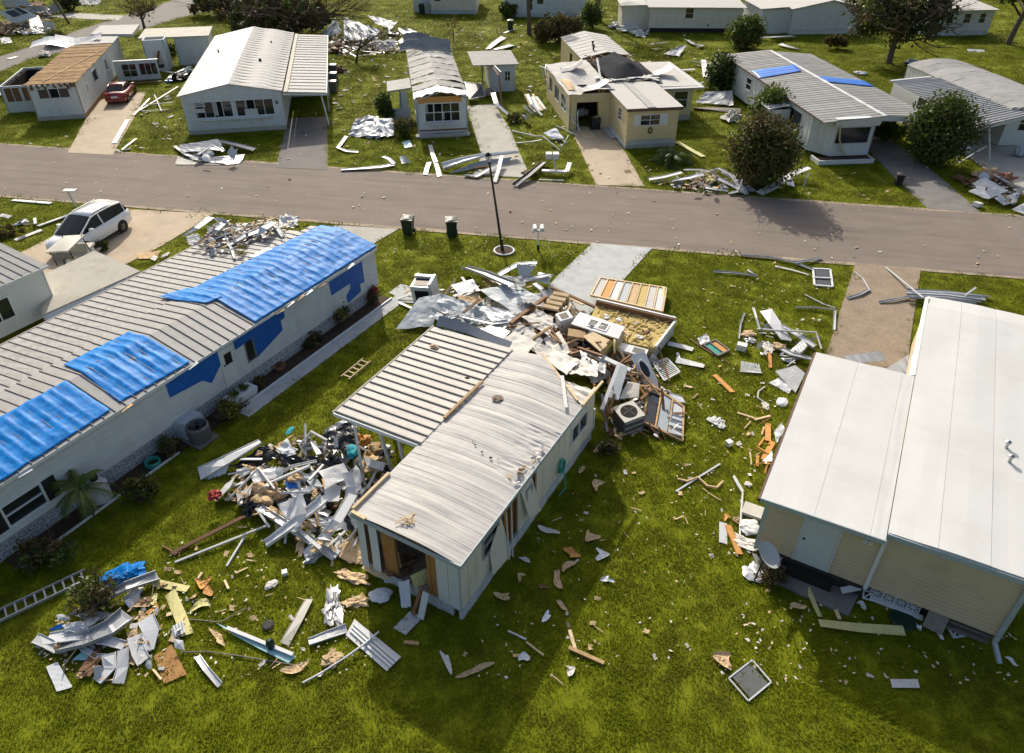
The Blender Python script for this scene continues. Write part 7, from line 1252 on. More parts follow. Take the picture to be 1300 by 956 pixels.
for k, (a, b, w_, m) in enumerate((((936,524,.03),(958,531,.05),.07,'pale_wood'), ((958,533,.04),(978,528,.05),.1,'pale_wood'), ((975,538,.05),(975,560,.04),.2,'orange_wood'), ((981,561,.05),(969,584,.04),.2,'orange_wood'), ((970,542,.03),(967,552,.03),.07,'wood'), ((962,578,.03),(961,592,.03),.1,'orange_wood'), ((963,566,.03),(970,556,.03),.07,'orange_wood'), ((954,590,.03),(952,574,.03),.05,'pale_wood'), ((945,544,.03),(953,535,.03),.04,'pale_wood'), ((868,490,.03),(879,492,.03),.1,'pale_wood'), ((879,506,.03),(886,500,.03),.08,'wood'), ((876,431,.03),(905,450,.03),.05,'brown_wood'), ((915,456,.03),(928,462,.03),.04,'brown_wood'))):
    board(a, b, w_, m, ['thin pale stick above the orange boards', 'pale stick crossing above the orange boards', 'upper orange board beside the brown edged white roof', 'lower orange board beside the brown edged white roof', 'tiny brown stick left of the upper orange board', 'little orange block below the lower orange board', 'little orange stick left of the lower orange board', 'thin pale stick left of the little orange block', 'very thin pale stick on the lawn', 'short pale stick right of the toppled window wall', 'short brown stick right of the toppled window wall', 'thin brown stick left of the open case', 'thin brown stick below the open case'][k])
sheet([(983,548,.1),(992,536,.2),(997,545,.15),(986,562,.06)], 'pale_metal', 'pale metal piece under the brown edge of the white roof', .08); sheet([(968,585,.05),(981,572,.12),(980,586,.1),(972,590,.05)], 'fabric_white', 'grey white cushion below the lower orange board', .08, name='cushion', cat='cushion')
clump((912,537,.03), (.3,.2), 'white_metal', 'crumpled white fan shaped metal on the open lawn', 'metal_scrap', 'scrap', h=.7, rough=.9); board((898,531,.05),(920,543,.05), .2, 'pale_metal', 'pale strip under the crumpled fan shaped metal'); cbox((925, 565, 0), (.22, .2, .2), (0, 0, 30), 'appliance', 'small white block alone on the lawn', 'small_box', 'box'); clump((938,564,.02), .1, 'white_fluff', 'white pebble like scrap right of the small white block', 'torn_scrap', 'scrap')
tube([(860,608,.03),(872,611,.06),(886,606,.05),(898,617,.06),(910,619,.05),(918,611,.04)], .045, 'insulation', 'twisted tan cloth rope on the lawn', 'cloth_rope', 'rope'); board((858,624,.03),(914,589,.04), .06, 'pale_metal', 'straight grey stick crossing the twisted tan rope'); tube([(892,620,.03),(904,629,.03),(916,636,.03)], .02, 'insulation', 'thin tan cord below the twisted rope', 'cord', 'cord'); tube([(931,605,.04),(938,618,.06),(943,626,.06),(941,650,.05),(939,684,.04)], .035, 'white_metal', 'thin white bent pipe left of the beige home'); tube([(932,604,.03),(944,624,.05)], .03, 'white_metal', 'second thin white pipe beside the bent one')
cbox((955, 651, 0), (.62, .5, .16), (4, 0, -28), 'ac_beige', 'pale square cushion near the corner of the beige home', 'cushion', 'cushion', [('piping', 'white_fluff', (-.32, -.26, .07, .32, .26, .09))]); clump((953,670,.05), (.3,.35), 'white_metal', 'white folded board below the pale square cushion', 'board', 'board', h=.5, rough=.4); board((924,667,.04),(939,704,.04), .2, 'orange_wood', 'orange plank near the satellite dish'); clump((922,657,.02), (.16,.12), 'orange_wood', 'orange crumb above the orange plank by the dish', 'foam_scrap', 'scrap', h=.3); clump((948,690,.02), (.25,.4), 'white_fluff', 'white scraps heap behind the satellite dish', 'torn_scrap', 'scrap', h=.4, rough=.9); board((918,664,.03),(918,690,.03), .25, 'pale_metal', 'pale strip left of the orange plank by the dish'); board((930,660,.04),(948,672,.05), .07, 'brown_wood', 'brown stick above the orange plank by the dish')
clump((950,615,.02), .12, 'white_fluff', 'white foam lump on the lawn above the cushion', 'foam_scrap', 'scrap', h=.8); clump((957,727,.02), (.35,.25), 'pale_metal', 'pale rags at the foot of the satellite dish mast', 'torn_scrap', 'scrap', h=.4, rough=.9)
# drive and far side of the white roofed home
sheet([(1071,452,.35),(1118,446,.4),(1126,458,.3),(1080,462,.3)], 'grey_metal', 'corrugated grey awning sheet on the paved drive, left of two', .01, ribs=4); sheet([(1108,478,.4),(1168,442,.4),(1172,462,.35),(1130,486,.35)], 'grey_metal', 'corrugated grey awning sheet on the paved drive, right of two', .01, ribs=6); sheet([(1094,462,.3),(1140,470,.3),(1140,482,.3),(1100,474,.3)], 'pale_metal', 'pale awning sheet under the two corrugated ones', .02)
for k in range(4): strip([(1151,369+3*k,.1+.04*k),(1200,371+3*k,.14+.03*k),(1257-6*k,377+3.5*k,.1+.04*k)], .22, ['grey_metal', 'pale_metal', 'grey_metal', 'grey_metal'][k], ['topmost strip of the grey bundle behind the white roof', 'second strip of the grey bundle behind the white roof', 'third strip of the grey bundle behind the white roof', 'lowest strip of the grey bundle behind the white roof'][k])
board((1124,339,.05),(1172,378,.4), .09, 'white_metal', 'white pole leaning over the paved drive'); board((1225,375,.2),(1239,365,.5), .1, 'white_metal', 'short white stick on the grey bundle'); strip([(1116,384,.05),(1135,381,.1),(1154,377,.1)], .14, 'grey_metal', 'grey strip on the paved drive right side'); strip([(1076,379,.05),(1092,374,.08),(1104,368,.06)], .14, 'grey_metal', 'bent grey gutter on the left edge of the paved drive'); tube([(1104,368,.06),(1096,354,.05),(1085,345,.04)], .025, 'white_metal', 'thin white tube at the bent gutter on the paved drive')
# before the beige home
strip([(1040,791,.06),(1090,797,.08),(1148,801,.05)], .28, 'foam_yellow', 'long cream plank with jagged end on the shaded grass', lip=0); strip([(1025,746,.05),(1033,765,.08),(1041,783,.05)], .14, 'foam_yellow', 'cream plank pointing to the patio', lip=0); board((1060,772,.04),(1066,786,.06), .1, 'pale_wood', 'short pale stick on the long cream plank')
frame_panel([(925,861,.04), (955,838,.04), (979,866,.04), (950,890,.04)], 1, 'pale_metal', 'dark insect screen with pale frame cut by the lower edge', ['ac_grey'], name='screen_panel', cat='screen', w_=.04, t=.03)
for px, py, lab in ((1106,760,'white ornamental screen block leaning at the end of the block skirt'), (1221,806,'white ornamental screen block lying on the grass before the beige home')):
    t = thing('ornamental_block', lab, 'block', G(px, py+3, .03)); o = bpy.data.objects.new('grille', SBM); COL.objects.link(o); o.parent = t; o.location = (-.25, 0, 0); o.scale = (1.6, 1.2, 1.6); t.rotation_euler = (R(-55 if px < 1200 else -80), 0, R(-20 if px < 1200 else 8))
mb = MB(); mb.lathe([(.34, 0), (.36, .03), (.3, .06)], 20, G(1146, 787, .02)); done(mb, 'round_lid', 'green_bin', 'round dark green lid on the ground before the beige home', 'lid'); sheet([(1036,751,.05),(1046,747,.06),(1060,758,.05),(1051,764,.04)], 'white_metal', 'white tile on the ground before the patio', .01, name='tile', cat='tile'); board((1204,754,1.0),(1183,800,.05), .5, 'grey_wood', 'grey wooden board leaning on the beige wall', t=.1); board((1205,752,1.08),(1205,762,.9), .2, 'orange_wood', 'broken orange end of the board leaning on the beige wall'); board((1068,750,.2),(1092,745,.35), .18, 'pale_metal', 'pale bent piece at the corner post of the beige home')
for px, py, r_, m, lab in ((921,841,(.3,.26),'insulation','pale crumpled ball near the lower edge left of the screen'), (1012,771,(.22,.18),'insulation','tan scrap on the shaded grass below the patio'), (1165,795,(.12,.14),'fabric_white','white scrap right of the round green lid'), (1094,770,(.16,.1),'fabric_white','white scrap at the ornamental block'), (1285,841,(.18,.1),'white_metal','white scrap near the lower right corner'), (1075,742,(.2,.12),'white_fluff','white litter on the patio'), (1020,722,(.4,.15),'mulch','brown leaf litter at the grey door'), (1193,808,(.14,.08),'fabric_white','white scrap at the foot of the leaning board')): clump((px, py, .03), r_, m, lab, 'torn_scrap', 'scrap', h=.3, rough=.9)
sheet([(1130,862,.05),(1165,862,.05),(1168,873,.05),(1133,873,.05)], 'white_metal', 'pale panel cut by the lower edge of the photo', .01, nu=2, nv=2)
# ---------------------------------------------------------------- debris across the road
sheet([(240,201,.2),(311,196,.25),(305,207,.05),(288,209,.05)], 'pale_metal', 'long folded pale sheet at the front of the heap before the big white home', .05)
sheet([(228,184,.5),(277,176,.7),(285,190,.5),(230,193,.3)], 'pale_metal', 'pale sheet at the back of the heap before the big white home', .14); strip([(277,179,.5),(300,184,.4),(323,190,.2)], .5, 'grey_metal', 'grey strip at the right of the heap before the big white home'); strip([(252,196,.5),(270,184,.8),(284,192,.5)], .35, 'white_metal', 'white angle at the middle of the heap before the big white home'); strip([(222,186,.1),(236,196,.2),(250,201,.15)], .3, 'grey_metal', 'grey strip at the left of the heap before the big white home'); clump((262,193,.3), (.7,.4), 'white_fluff', 'white crumple at the centre of the heap before the big white home', h=.8)
sheet([(226,198,.04),(245,205,.05),(300,209,.05),(222,209,.04)], 'ac_grey', 'dark sheet under the heap before the big white home', .02)
for k, (a, b, w_, m) in enumerate((((155,190,.04),(173,176,.06),.14,'white_metal'), ((176,141,.1),(226,110,.4),.12,'white_metal'), ((183,133,.2),(220,130,.2),.1,'white_metal'), ((180,141,.1),(214,139,.1),.1,'white_metal'), ((196,120,.3),(205,141,.1),.1,'white_metal'), ((170,146,.1),(190,125,.3),.1,'white_metal'), ((145,182,.05),(162,152,.05),.35,'pale_metal'), ((150,107,.1),(205,103,.2),.3,'brown_wood'))):
    board(a, b, w_, m, ['white strip on the lawn between tan drive and big white home', 'longest white tube of the fallen frame beside the tan drive', 'upper white cross tube of the fallen frame beside the tan drive', 'lower white cross tube of the fallen frame beside the tan drive', 'short white tube of the fallen frame beside the tan drive', 'slanting white tube of the fallen frame beside the tan drive', 'grey curb strip along the tan drive edge', 'brown fallen beam at the top of the tan drive'][k])
clump((226,100,.1), (1.0,.7), 'black_plastic', 'black heap between the stripped home and the big white home', 'debris_clump', 'debris', h=.9, rough=.8); clump((214,104,.3), (.4,.3), 'blue_plastic', 'bright blue bag at the black heap', 'plastic_bag', 'bag', h=.9); clump((236,92,.2), (.7,.5), 'white_metal', 'white crumpled frames behind the black heap', 'metal_scrap', 'scrap', h=.9, rough=.9); strip([(205,90,.3),(222,93,.5),(243,84,.5)], .3, 'pale_metal', 'pale strip over the black heap')
# wrecked metal heap behind
for q, m, lab, cr in (([(409,42,.3),(426,22,1.8),(434,40,1.3),(419,47,.2)],'paleblue_sheet','pale blue folded panel at the left of the metal heap',.1), ([(436,22,1.6),(482,38,1.2),(477,49,.6),(437,52,.6)],'paleblue_sheet','big pale blue sheet standing in the metal heap',.25), ([(467,19,1.6),(505,28,1.2),(497,36,.9),(478,31,1.2)],'white_metal','white sheet at the back of the metal heap',.2), ([(505,52,.9),(526,41,1.2),(533,50,.9),(509,58,.6)],'pale_metal','ribbed pale sheet touching the silver roof',.05), ([(455,53,.7),(500,50,.9),(505,62,.4),(460,64,.3)],'white_fluff','white rags in front of the big pale blue sheet',.3), ([(505,36,1.0),(528,38,1.0),(533,43,.8),(512,46,.8)],'grey_metal','grey crumpled sheet at the right of the metal heap',.25), ([(528,47,.6),(556,48,.5),(560,58,.3),(535,58,.5)],'plywood','brown board behind the silver roof',.05)): sheet(q, m, lab, cr)
strip([(437,58,.6),(460,65,.4),(484,67,.3)], .35, 'grey_metal', 'dark grey beam, upper of two before the metal heap'); strip([(436,63,.5),(452,72,.3),(478,68,.2)], .3, 'grey_metal', 'grey beam, lower of two before the metal heap'); clump((427,62,.2), (1.3,.9), 'brown_wood', 'brown branches heap beside the big white home carport', 'branch_heap', 'branches', h=.8, rough=1); clump((428,90,.1), (.6,.9), 'brown_wood', 'brown scrap heap along the carport of the big white home', 'debris_clump', 'debris', h=.8, rough=1); clump((500,45,.5), (.7,.5), 'black_plastic', 'black crumple in the metal heap', 'debris_clump', 'debris', h=.9)
for k, (px, py) in enumerate(((424,100), (424,108), (423,116))): cbox((px, py, 0), (.7, .6, 1.3-.2*k), (0, 0, 5), 'ac_grey', ['farthest of three dark cabinets along the carport of the big white home', 'middle of three dark cabinets along the carport of the big white home', 'nearest of three dark cabinets along the carport of the big white home'][k], 'cabinet', 'cabinet', [('top', 'pale_metal', (-.36, -.31, 1.301-.2*k, .36, .31, 1.34-.2*k))])
sheet([(443,172,.1),(452,150,.7),(480,146,.9),(482,172,.3)], 'grey_metal', 'left half of the grey crumpled sheet mound on the lawn by the silver roofed home', .25, nu=12); sheet([(474,148,.9),(500,152,.8),(500,172,.2),(476,174,.2)], 'pale_metal', 'right half of the grey crumpled sheet mound on the lawn by the silver roofed home', .25, nu=12); clump((494,155,.4), (.5,.5), 'insulation', 'tan bundle on top of the grey sheet mound'); clump((470,172,.05), (.7,.3), 'fabric_white', 'white rags below the grey sheet mound', 'cloth_scrap', 'cloth', h=.5)
strip([(440,173,.1),(429,188,.1),(440,192,.1),(455,193,.05)], .28, 'grey_metal', 'bent grey gutter on the lawn left of the grey sheet mound'); strip([(433,216,.05),(460,214,.1),(484,212,.15),(500,209,.1)], .4, 'pale_metal', 'long pale folded awning strip on the verge left of the narrow white home'); strip([(486,199,.3),(494,202,.3),(500,208,.15)], .35, 'white_metal', 'white end piece of the long pale strip'); sheet([(507,199,.2),(514,197,.5),(521,206,.1),(510,208,.05)], 'white_metal', 'small white fin on the verge left of the narrow white home', .04)
strip([(546,184,.15),(549,195,.12),(553,206,.1)], .3, 'pale_metal', 'pale plank pointing down from the front of the narrow white home', lip=0); strip([(545,206,.2),(542,214,.1),(540,222,.05)], .32, 'white_metal', 'white strip on the verge, left of a pair below the pale plank', lip=0); strip([(553,207,.2),(556,216,.1),(558,224,.05)], .32, 'white_metal', 'white strip on the verge, right of a pair below the pale plank', lip=0); sheet([(510,180,.05),(520,178,.1),(524,186,.1),(514,188,.05)], 'lightblue', 'small teal panel by the corner shrub', .03)
strip([(562,212,.25),(585,205,.5),(610,199,.5),(657,194,.4)], .6, 'pale_metal', 'long pale awning beam across the driveway mouth of the narrow white home', lip=.15); sheet([(570,220,.05),(605,205,.3),(650,199,.3),(645,206,.1)], 'grey_metal', 'grey awning underside behind the black lamp head', .08); strip([(590,222,.1),(604,224,.12),(632,210,.25)], .4, 'white_metal', 'white wide strip crossing under the black lamp head'); strip([(628,231,.1),(633,215,.3),(637,198,.6)], .28, 'white_metal', 'white strip standing right of the black lamp head'); board((600,213,.1),(628,209,.1), .6, 'orange_wood', 'orange wood board under the awning beam'); strip([(654,236,.1),(674,221,.3),(692,206,.2)], .45, 'ac_grey', 'dark channel lying slanted at the drive corner', lip=.12); board((684,228,.1),(716,229,.1), .12, 'white_metal', 'white stick under the toppled mailboxes'); clump((612,219,.03), (.5,.2), 'foam_yellow', 'pale yellow scraps on the driveway mouth', 'foam_scrap', 'scrap', h=.2); clump((672,220,.05), (.5,.4), 'leaf_brown', 'brown leaf clump at the slanted dark channel', 'leaf_clump', 'leaves')
# between silver and yellow homes
tube([(650,166,.1),(680,173,.3),(689,173,.4),(711,191,.1),(722,172,.7)], .05, 'white_metal', 'bent white tube frame on the lawn before the yellow home'); tube([(656,182,.1),(675,180,.2),(688,178,.4)], .05, 'white_metal', 'short white tube meeting the bent tube frame'); sheet([(690,168,.4),(706,162,.6),(716,176,.3),(700,176,.2)], 'fabric_white', 'white cloth caught in the bent tube frame', .12)
for k in range(9): board((666+4*(k % 5)+random.uniform(-2, 2), 120+12*(k//5)+random.uniform(-3, 3), .6), (676+4*(k % 5), 140+6*(k//5)+random.uniform(-3, 3), .1), .22, 'white_metal' if k % 3 else 'pale_wood', ['first','second','third','fourth','fifth','sixth','seventh','eighth','ninth'][k]+' pale board from the left in the stack leaning at the yellow home')
tube([(619,75,2.3),(633,96,2.2),(638,140,.2)], .08, 'brown_wood', 'dark bent post standing right of the storage shed'); tube([(618,74,2.4),(636,92,2.3)], .07, 'white_metal', 'white bent bar on top of the dark post'); strip([(626,118,1.2),(630,132,.8),(648,148,.1)], .4, 'pale_metal', 'pale twisted panel at the foot of the dark bent post')
FB = thing('screen_door', 'dark collapsed screen cage between the narrow white home and its shed', 'screen cage', G(603, 128)); ko = -G(603, 128); q = [g3(p)+ko for p in ((590,104,1.1), (612,108,1.0), (616,122,.3), (596,126,.5))]
part(FB, 'screen', 'ac_grey', lambda mb: mb.slab(q, .03)); [part(FB, 'frame_bar', 'pale_metal', lambda mb: mb.bar(q[a].lerp(q[b], f0), q[c].lerp(q[d], f0), .06, .06)) for a, b, c, d, f0 in ((0,1,3,2,0), (0,1,3,2,.5), (0,1,3,2,1), (0,3,1,2,0), (0,3,1,2,.5), (0,3,1,2,1))]
clump((620,119,.1), (.75,.5), 'carpet_tan', 'tan armchair back beside the collapsed screen cage', 'armchair', 'armchair', h=1.2, rough=.2); cbox((755,163,.05), (.7,.6,.9), (0,0,10), 'black_plastic', 'black appliance standing in front of the yellow carport', 'black_appliance', 'appliance', [('panel', 'glass', (-.3,-.31,.3,.3,-.301,.8))])
clump((738,145,.3), (.7,.5), 'fabric_white', 'white furniture heap inside the yellow carport', 'furniture_heap', 'furniture', h=1.2, rough=.5); clump((730,150,.3), (.3,.3), 'flower_red', 'red item inside the yellow carport', 'bag', 'bag', h=1); clump((775,155,.1), (.6,.4), 'insulation', 'tan torn sheet at the inner corner of the yellow home', h=1.4, rough=.6); board((768,162,.1),(780,175,.1), .5, 'pale_metal', 'grey panel along the yellow wall on the drive'); sheet([(730,162,.04),(745,161,.04),(757,174,.04),(742,176,.04)], 'pale_wood', 'tan carpet piece on the drive of the yellow home', .0)
board((859,180,.06),(893,199,.06), .42, 'foam_yellow', 'cream plank on the shaded grass right of the yellow home'); sheet([(792,216,.03),(800,215,.03),(802,219,.03),(794,220,.03)], 'brown_wood', 'brown door mat on the drive of the yellow home', 0, name='door_mat', cat='mat')
sheet([(883,130,.1),(895,117,.7),(930,114,.9),(931,134,.2)], 'grey_metal', 'dark grey sheet propped between the yellow home and the conical bush', .1); strip([(880,137,.1),(905,138,.1),(940,141,.1)], .8, 'grey_wood', 'wide grey board below the propped dark sheet', lip=0); clump((929,150,.2), (.6,.7), 'white_fluff', 'white crumpled rags left of the conical bush', 'cloth_scrap', 'cloth', h=1.1, rough=.9); strip([(878,78,.3),(905,82,.5),(938,78,.5)], .4, 'white_metal', 'white panel behind the dense dark bush'); board((893,76,.2),(896,98,1.2), .5, 'white_metal', 'white post standing left of the dense dark bush'); board((866,89,.2),(882,88,.2), .35, 'white_metal', 'short white panel right of the yellow roof wing'); strip([(881,110,.3),(893,104,.5)], .3, 'white_metal', 'white strip above the propped dark sheet')
sheet([(842,68,.1),(860,60,.5),(872,57,.4),(862,72,.1)], 'pale_metal', 'pale crumpled sheet on the back lawn', .12); strip([(871,50,.2),(880,56,.2),(893,58,.2),(886,60,.2)], .5, 'pale_metal', 'hooked pale gutter on the back lawn'); clump((833,63,.03), (.9,.4), 'foam_yellow', 'yellow scrap on the back lawn', 'foam_scrap', 'scrap', h=.25); board((825,56,.05),(848,54,.05), .2, 'grey_metal', 'straight grey strip on the back lawn')
for k, (px, py, r_) in enumerate(((780,34,.9), (800,38,1.3), (812,44,1.0), (790,28,.8), (942,30,1.2), (950,24,1.3), (955,14,1.2))): clump((px, py, .1), (r_, r_*.7), 'white_fluff' if k % 2 else 'white_metal', ['leftmost white wreckage clump before the cream back home', 'largest white wreckage clump before the cream back home', 'white wreckage clump at the corner of the cream back home', 'white wreckage clump behind the others left of the cream back home', 'white wreckage clump nearest right of the cream back home', 'white wreckage clump between two back homes', 'farthest white wreckage clump between two back homes'][k], 'debris_clump', 'debris', h=.9, rough=.9)
strip([(620,62,.1),(629,54,.2),(640,47,.1)], .8, 'white_metal', 'white plank on the back grass right of the shed'); strip([(627,63,.1),(640,60,.3),(650,57,.1)], .9, 'grey_metal', 'dark grey crumple beside the white plank on the back grass'); board((640,42,.05),(652,37,.05), .4, 'pale_metal', 'pale strip by the green bin'); 
strip([(964,48,.3),(985,47,.5),(1008,46,.3)], .6, 'white_metal', 'white beam on the back lawn behind the blue stripped roof'); strip([(990,56,.2),(1003,60,.2),(1015,63,.1)], .6, 'pale_metal', 'pale beam below the white one on the back lawn'); clump((1092,93,.1), (.6,.4), 'fabric_white', 'white scrap at the carport slope behind the blue strips', 'torn_scrap', 'scrap'); clump((1158,80,.1), (1.2,.6), 'grey_metal', 'grey crumple left of the rounded grey roof', 'metal_scrap', 'scrap', h=.7, rough=.8); board((1228,64,.05),(1250,65,.05), .6, 'pale_metal', 'pale panel on the shaded lawn at far right')
# strips along the verge at right
for pts, w_, m, lab in (([(824,228,.15),(843,225,.3),(866,219,.5)], .4, 'white_metal', 'leftmost white strip of the verge heap before the conical bush'), ([(853,230,.2),(875,226,.4),(893,221,.5)], .4, 'pale_metal', 'second white strip of the verge heap before the conical bush'), ([(868,216,.4),(890,216,.6),(910,220,.5)], .2, 'white_metal', 'thin white strip at the back of the verge heap'), ([(900,218,.5),(912,214,.8),(928,222,.6),(946,245,.15)], .35, 'white_metal', 'curved white strip of the verge heap before the conical bush'), ([(912,227,.5),(930,236,.3),(948,247,.1)], .35, 'pale_metal', 'straight pale strip inside the curved one'), ([(918,218,.6),(938,230,.4),(956,243,.15)], .45, 'pale_metal', 'pale strip right of the curved one'), ([(893,238,.15),(908,241,.2),(924,243,.1)], .2, 'pale_metal', 'thin pale strip on the kerb edge of the verge heap'), ([(925,246,.08),(938,243,.2),(950,245,.1)], .3, 'white_metal', 'short white strip on the road edge below the conical bush'), ([(964,246,.1),(985,236,.3),(1004,222,.4),(1028,213,.8)], .55, 'white_metal', 'wide white awning strip right of the conical bush'), ([(1000,226,.4),(1004,236,.2)], .5, 'pale_metal', 'pale folded end of the wide white awning strip'), ([(1020,238,.1),(1024,226,.6),(1027,220,.8)], .1, 'white_metal', 'thin white leg under the wide awning strip')): strip(pts, w_, m, lab)
clump((890,232,.05), (.9,.4), 'insulation', 'tan insulation scraps in the verge heap', h=.4, rough=1); clump((902,228,.2), (.5,.3), 'foam_yellow', 'yellow scraps in the verge heap', 'foam_scrap', 'scrap', h=.5)
for q, m, lab, cr in (([(1229,243,.5),(1259,230,.9),(1281,242,.7),(1254,253,.3)],'white_metal','largest white board of the heap at the far right kerb',.05), ([(1262,252,.4),(1296,243,.6),(1290,257,.3),(1274,260,.2)],'white_metal','second white board of the heap at the far right kerb',.05), ([(1284,266,.2),(1306,254,.5),(1320,264,.3),(1300,272,.1)],'white_metal','third white board of the heap at the far right kerb',.05), ([(1235,232,.6),(1252,225,.9),(1262,232,.8),(1240,238,.6)],'pale_metal','grey board at the back of the far right kerb heap',.08)): sheet(q, m, lab, cr, name='board', cat='board')
clump((1250,222,.2), (1.1,.5), 'insulation', 'tan brown rubble at the top of the far right kerb heap', h=.8, rough=1); clump((1230,232,.1), (.9,.5), 'brown_wood', 'dark brown rubble at the left of the far right kerb heap', 'debris_clump', 'debris', h=.7, rough=1); clump((1275,228,.3), (.7,.5), 'terracotta', 'reddish rubble in the far right kerb heap', 'debris_clump', 'debris', h=.8, rough=1); cbox((1240,262,.02), (.5,.4,.25), (0,10,30), 'appliance', 'small white carton on the grass before the far right kerb heap', 'carton', 'box'); strip([(1262,222,.6),(1280,232,.5),(1300,240,.4)], .2, 'pale_metal', 'bent grey pipe over the far right kerb heap')
clump((1218,190,.1), (.8,.6), 'fabric_white', 'white sheet heap under the far right carport', 'cloth_heap', 'cloth', h=1.2, rough=.5); clump((1295,195,.2), (.5,.4), 'paleblue_sheet', 'pale blue covered chair in the far right carport', 'covered_chair', 'chair', h=2, rough=.3)
# ---- left verge, near the white car
for a, b, w_, m, lab in (((48,287,.05),(90,272,.08),.4,'white_metal','long white board on the lawn touching the white car'), ((19,305,.04),(53,292,.05),.24,'white_metal','white board below the long one left of the white car'), ((16,254,.04),(65,258,.05),.3,'white_metal','broken white strip along the road edge at left'), ((0,273,.04),(13,276,.04),.3,'white_metal','white board cut by the left edge of the photo'), ((22,284,.05),(30,278,.4),.2,'white_metal','small white board standing on the left lawn'), ((44,277,.05),(45,284,.3),.15,'white_metal','tiny white post on the left lawn')): board(a, b, w_, m, lab)
strip([(0,287,.04),(22,285,.05),(45,284,.04)], .12, 'black_plastic', 'black edging strip on the left lawn', lip=0); clump((27,283,.05), (.4,.2), 'pale_metal', 'pale scrap on the black edging strip', 'torn_scrap', 'scrap')
sheet([(172,322,.03),(205,318,.03),(198,328,.03),(176,329,.03)], 'wood', 'tan plywood flake on the grass between the drive and the grey roof', .03, name='plywood_sheet', cat='plywood'); clump((196,328,.03), (.3,.16), 'white_fluff', 'white scrap right of the tan plywood flake', 'torn_scrap', 'scrap', h=.4); clump((210,324,.03), (.3,.14), 'white_fluff', 'second white scrap right of the tan plywood flake', 'torn_scrap', 'scrap', h=.4)
ZL = 2.6
for k, (pts, w_, m) in enumerate((([(235,319,1.6),(262,308,2.5),(293,296,2.8)],.25,'pale_metal'), ([(240,322,1.8),(270,314,2.6),(300,306,2.7)],.3,'grey_metal'), ([(233,300,.8),(250,290,1.2),(268,276,1.0)],.4,'white_metal'), ([(255,310,2.4),(276,292,2.9),(290,280,2.6)],.3,'grey_metal'), ([(290,312,2.7),(310,300,2.9),(330,293,2.9)],.4,'white_metal'), ([(326,299,2.8),(336,290,3.2),(348,283,3.0)],.45,'pale_metal'), ([(300,290,2.4),(330,284,2.6),(352,276,2.5)],.35,'pale_wood'), ([(340,278,2.4),(352,290,2.9),(360,300,2.8)],.2,'white_metal'), ([(262,318,2.6),(292,318,2.75),(304,312,2.8)],.12,'white_metal'), ([(286,305,2.7),(294,316,2.75),(298,328,2.8)],.1,'white_metal'), ([(268,326,2.6),(270,316,2.9)],.14,'white_metal'), ([(242,316,1.9),(262,300,2.6),(282,287,2.6)],.2,'pale_metal'))):
    strip(pts, w_, m, ['first','second','third','fourth','fifth','sixth','seventh','eighth','ninth','tenth','eleventh','twelfth'][k]+' metal strip, counted from the left, in the heap on the grey roof')
for k, (q, m, cr) in enumerate((([(271,277,2.2),(282,276,2.9),(306,292,2.9),(288,296,2.6)],'pale_metal',.12), ([(262,290,2.2),(276,284,2.7),(288,298,2.7),(270,302,2.5)],'grey_metal',.15), ([(352,273,2.4),(380,276,2.6),(378,288,2.5),(356,290,2.6)],'white_metal',.3), ([(316,325,2.82),(340,314,2.85),(352,317,2.85),(330,330,2.82)],'white_metal',.04), ([(318,296,2.7),(330,286,3.0),(340,296,2.8),(326,304,2.7)],'grey_metal',.12), ([(236,300,1.2),(252,296,1.8),(256,308,1.8),(240,312,1.2)],'white_metal',.1), ([(275,300,2.6),(296,300,2.9),(300,310,2.8),(280,310,2.6)],'ac_grey',.15))): sheet(q, m, ['pale bent sheet at the top of the heap on the grey roof', 'grey bent sheet below the pale one in the heap on the grey roof', 'white crumpled sheets at the road end of the heap on the grey roof', 'clean white board lying on the grey roof beside the largest tarp', 'grey sheet in the middle of the heap on the grey roof', 'white sheet hanging over the left edge of the heap on the grey roof', 'dark sheet deep inside the heap on the grey roof'][k], cr)
leaf_o = leaf_mesh('leaf_clump', [((0, 0, 0), (.25, .2, .15)), ((.1, -.5, -.02), (.2, .2, .1))], 160, .07, 'leaf_yellow'); leaf_o.location = G(307, 315, 2.85); tag(leaf_o, 'yellow green leaves caught on the heap on the grey roof', 'leaves')
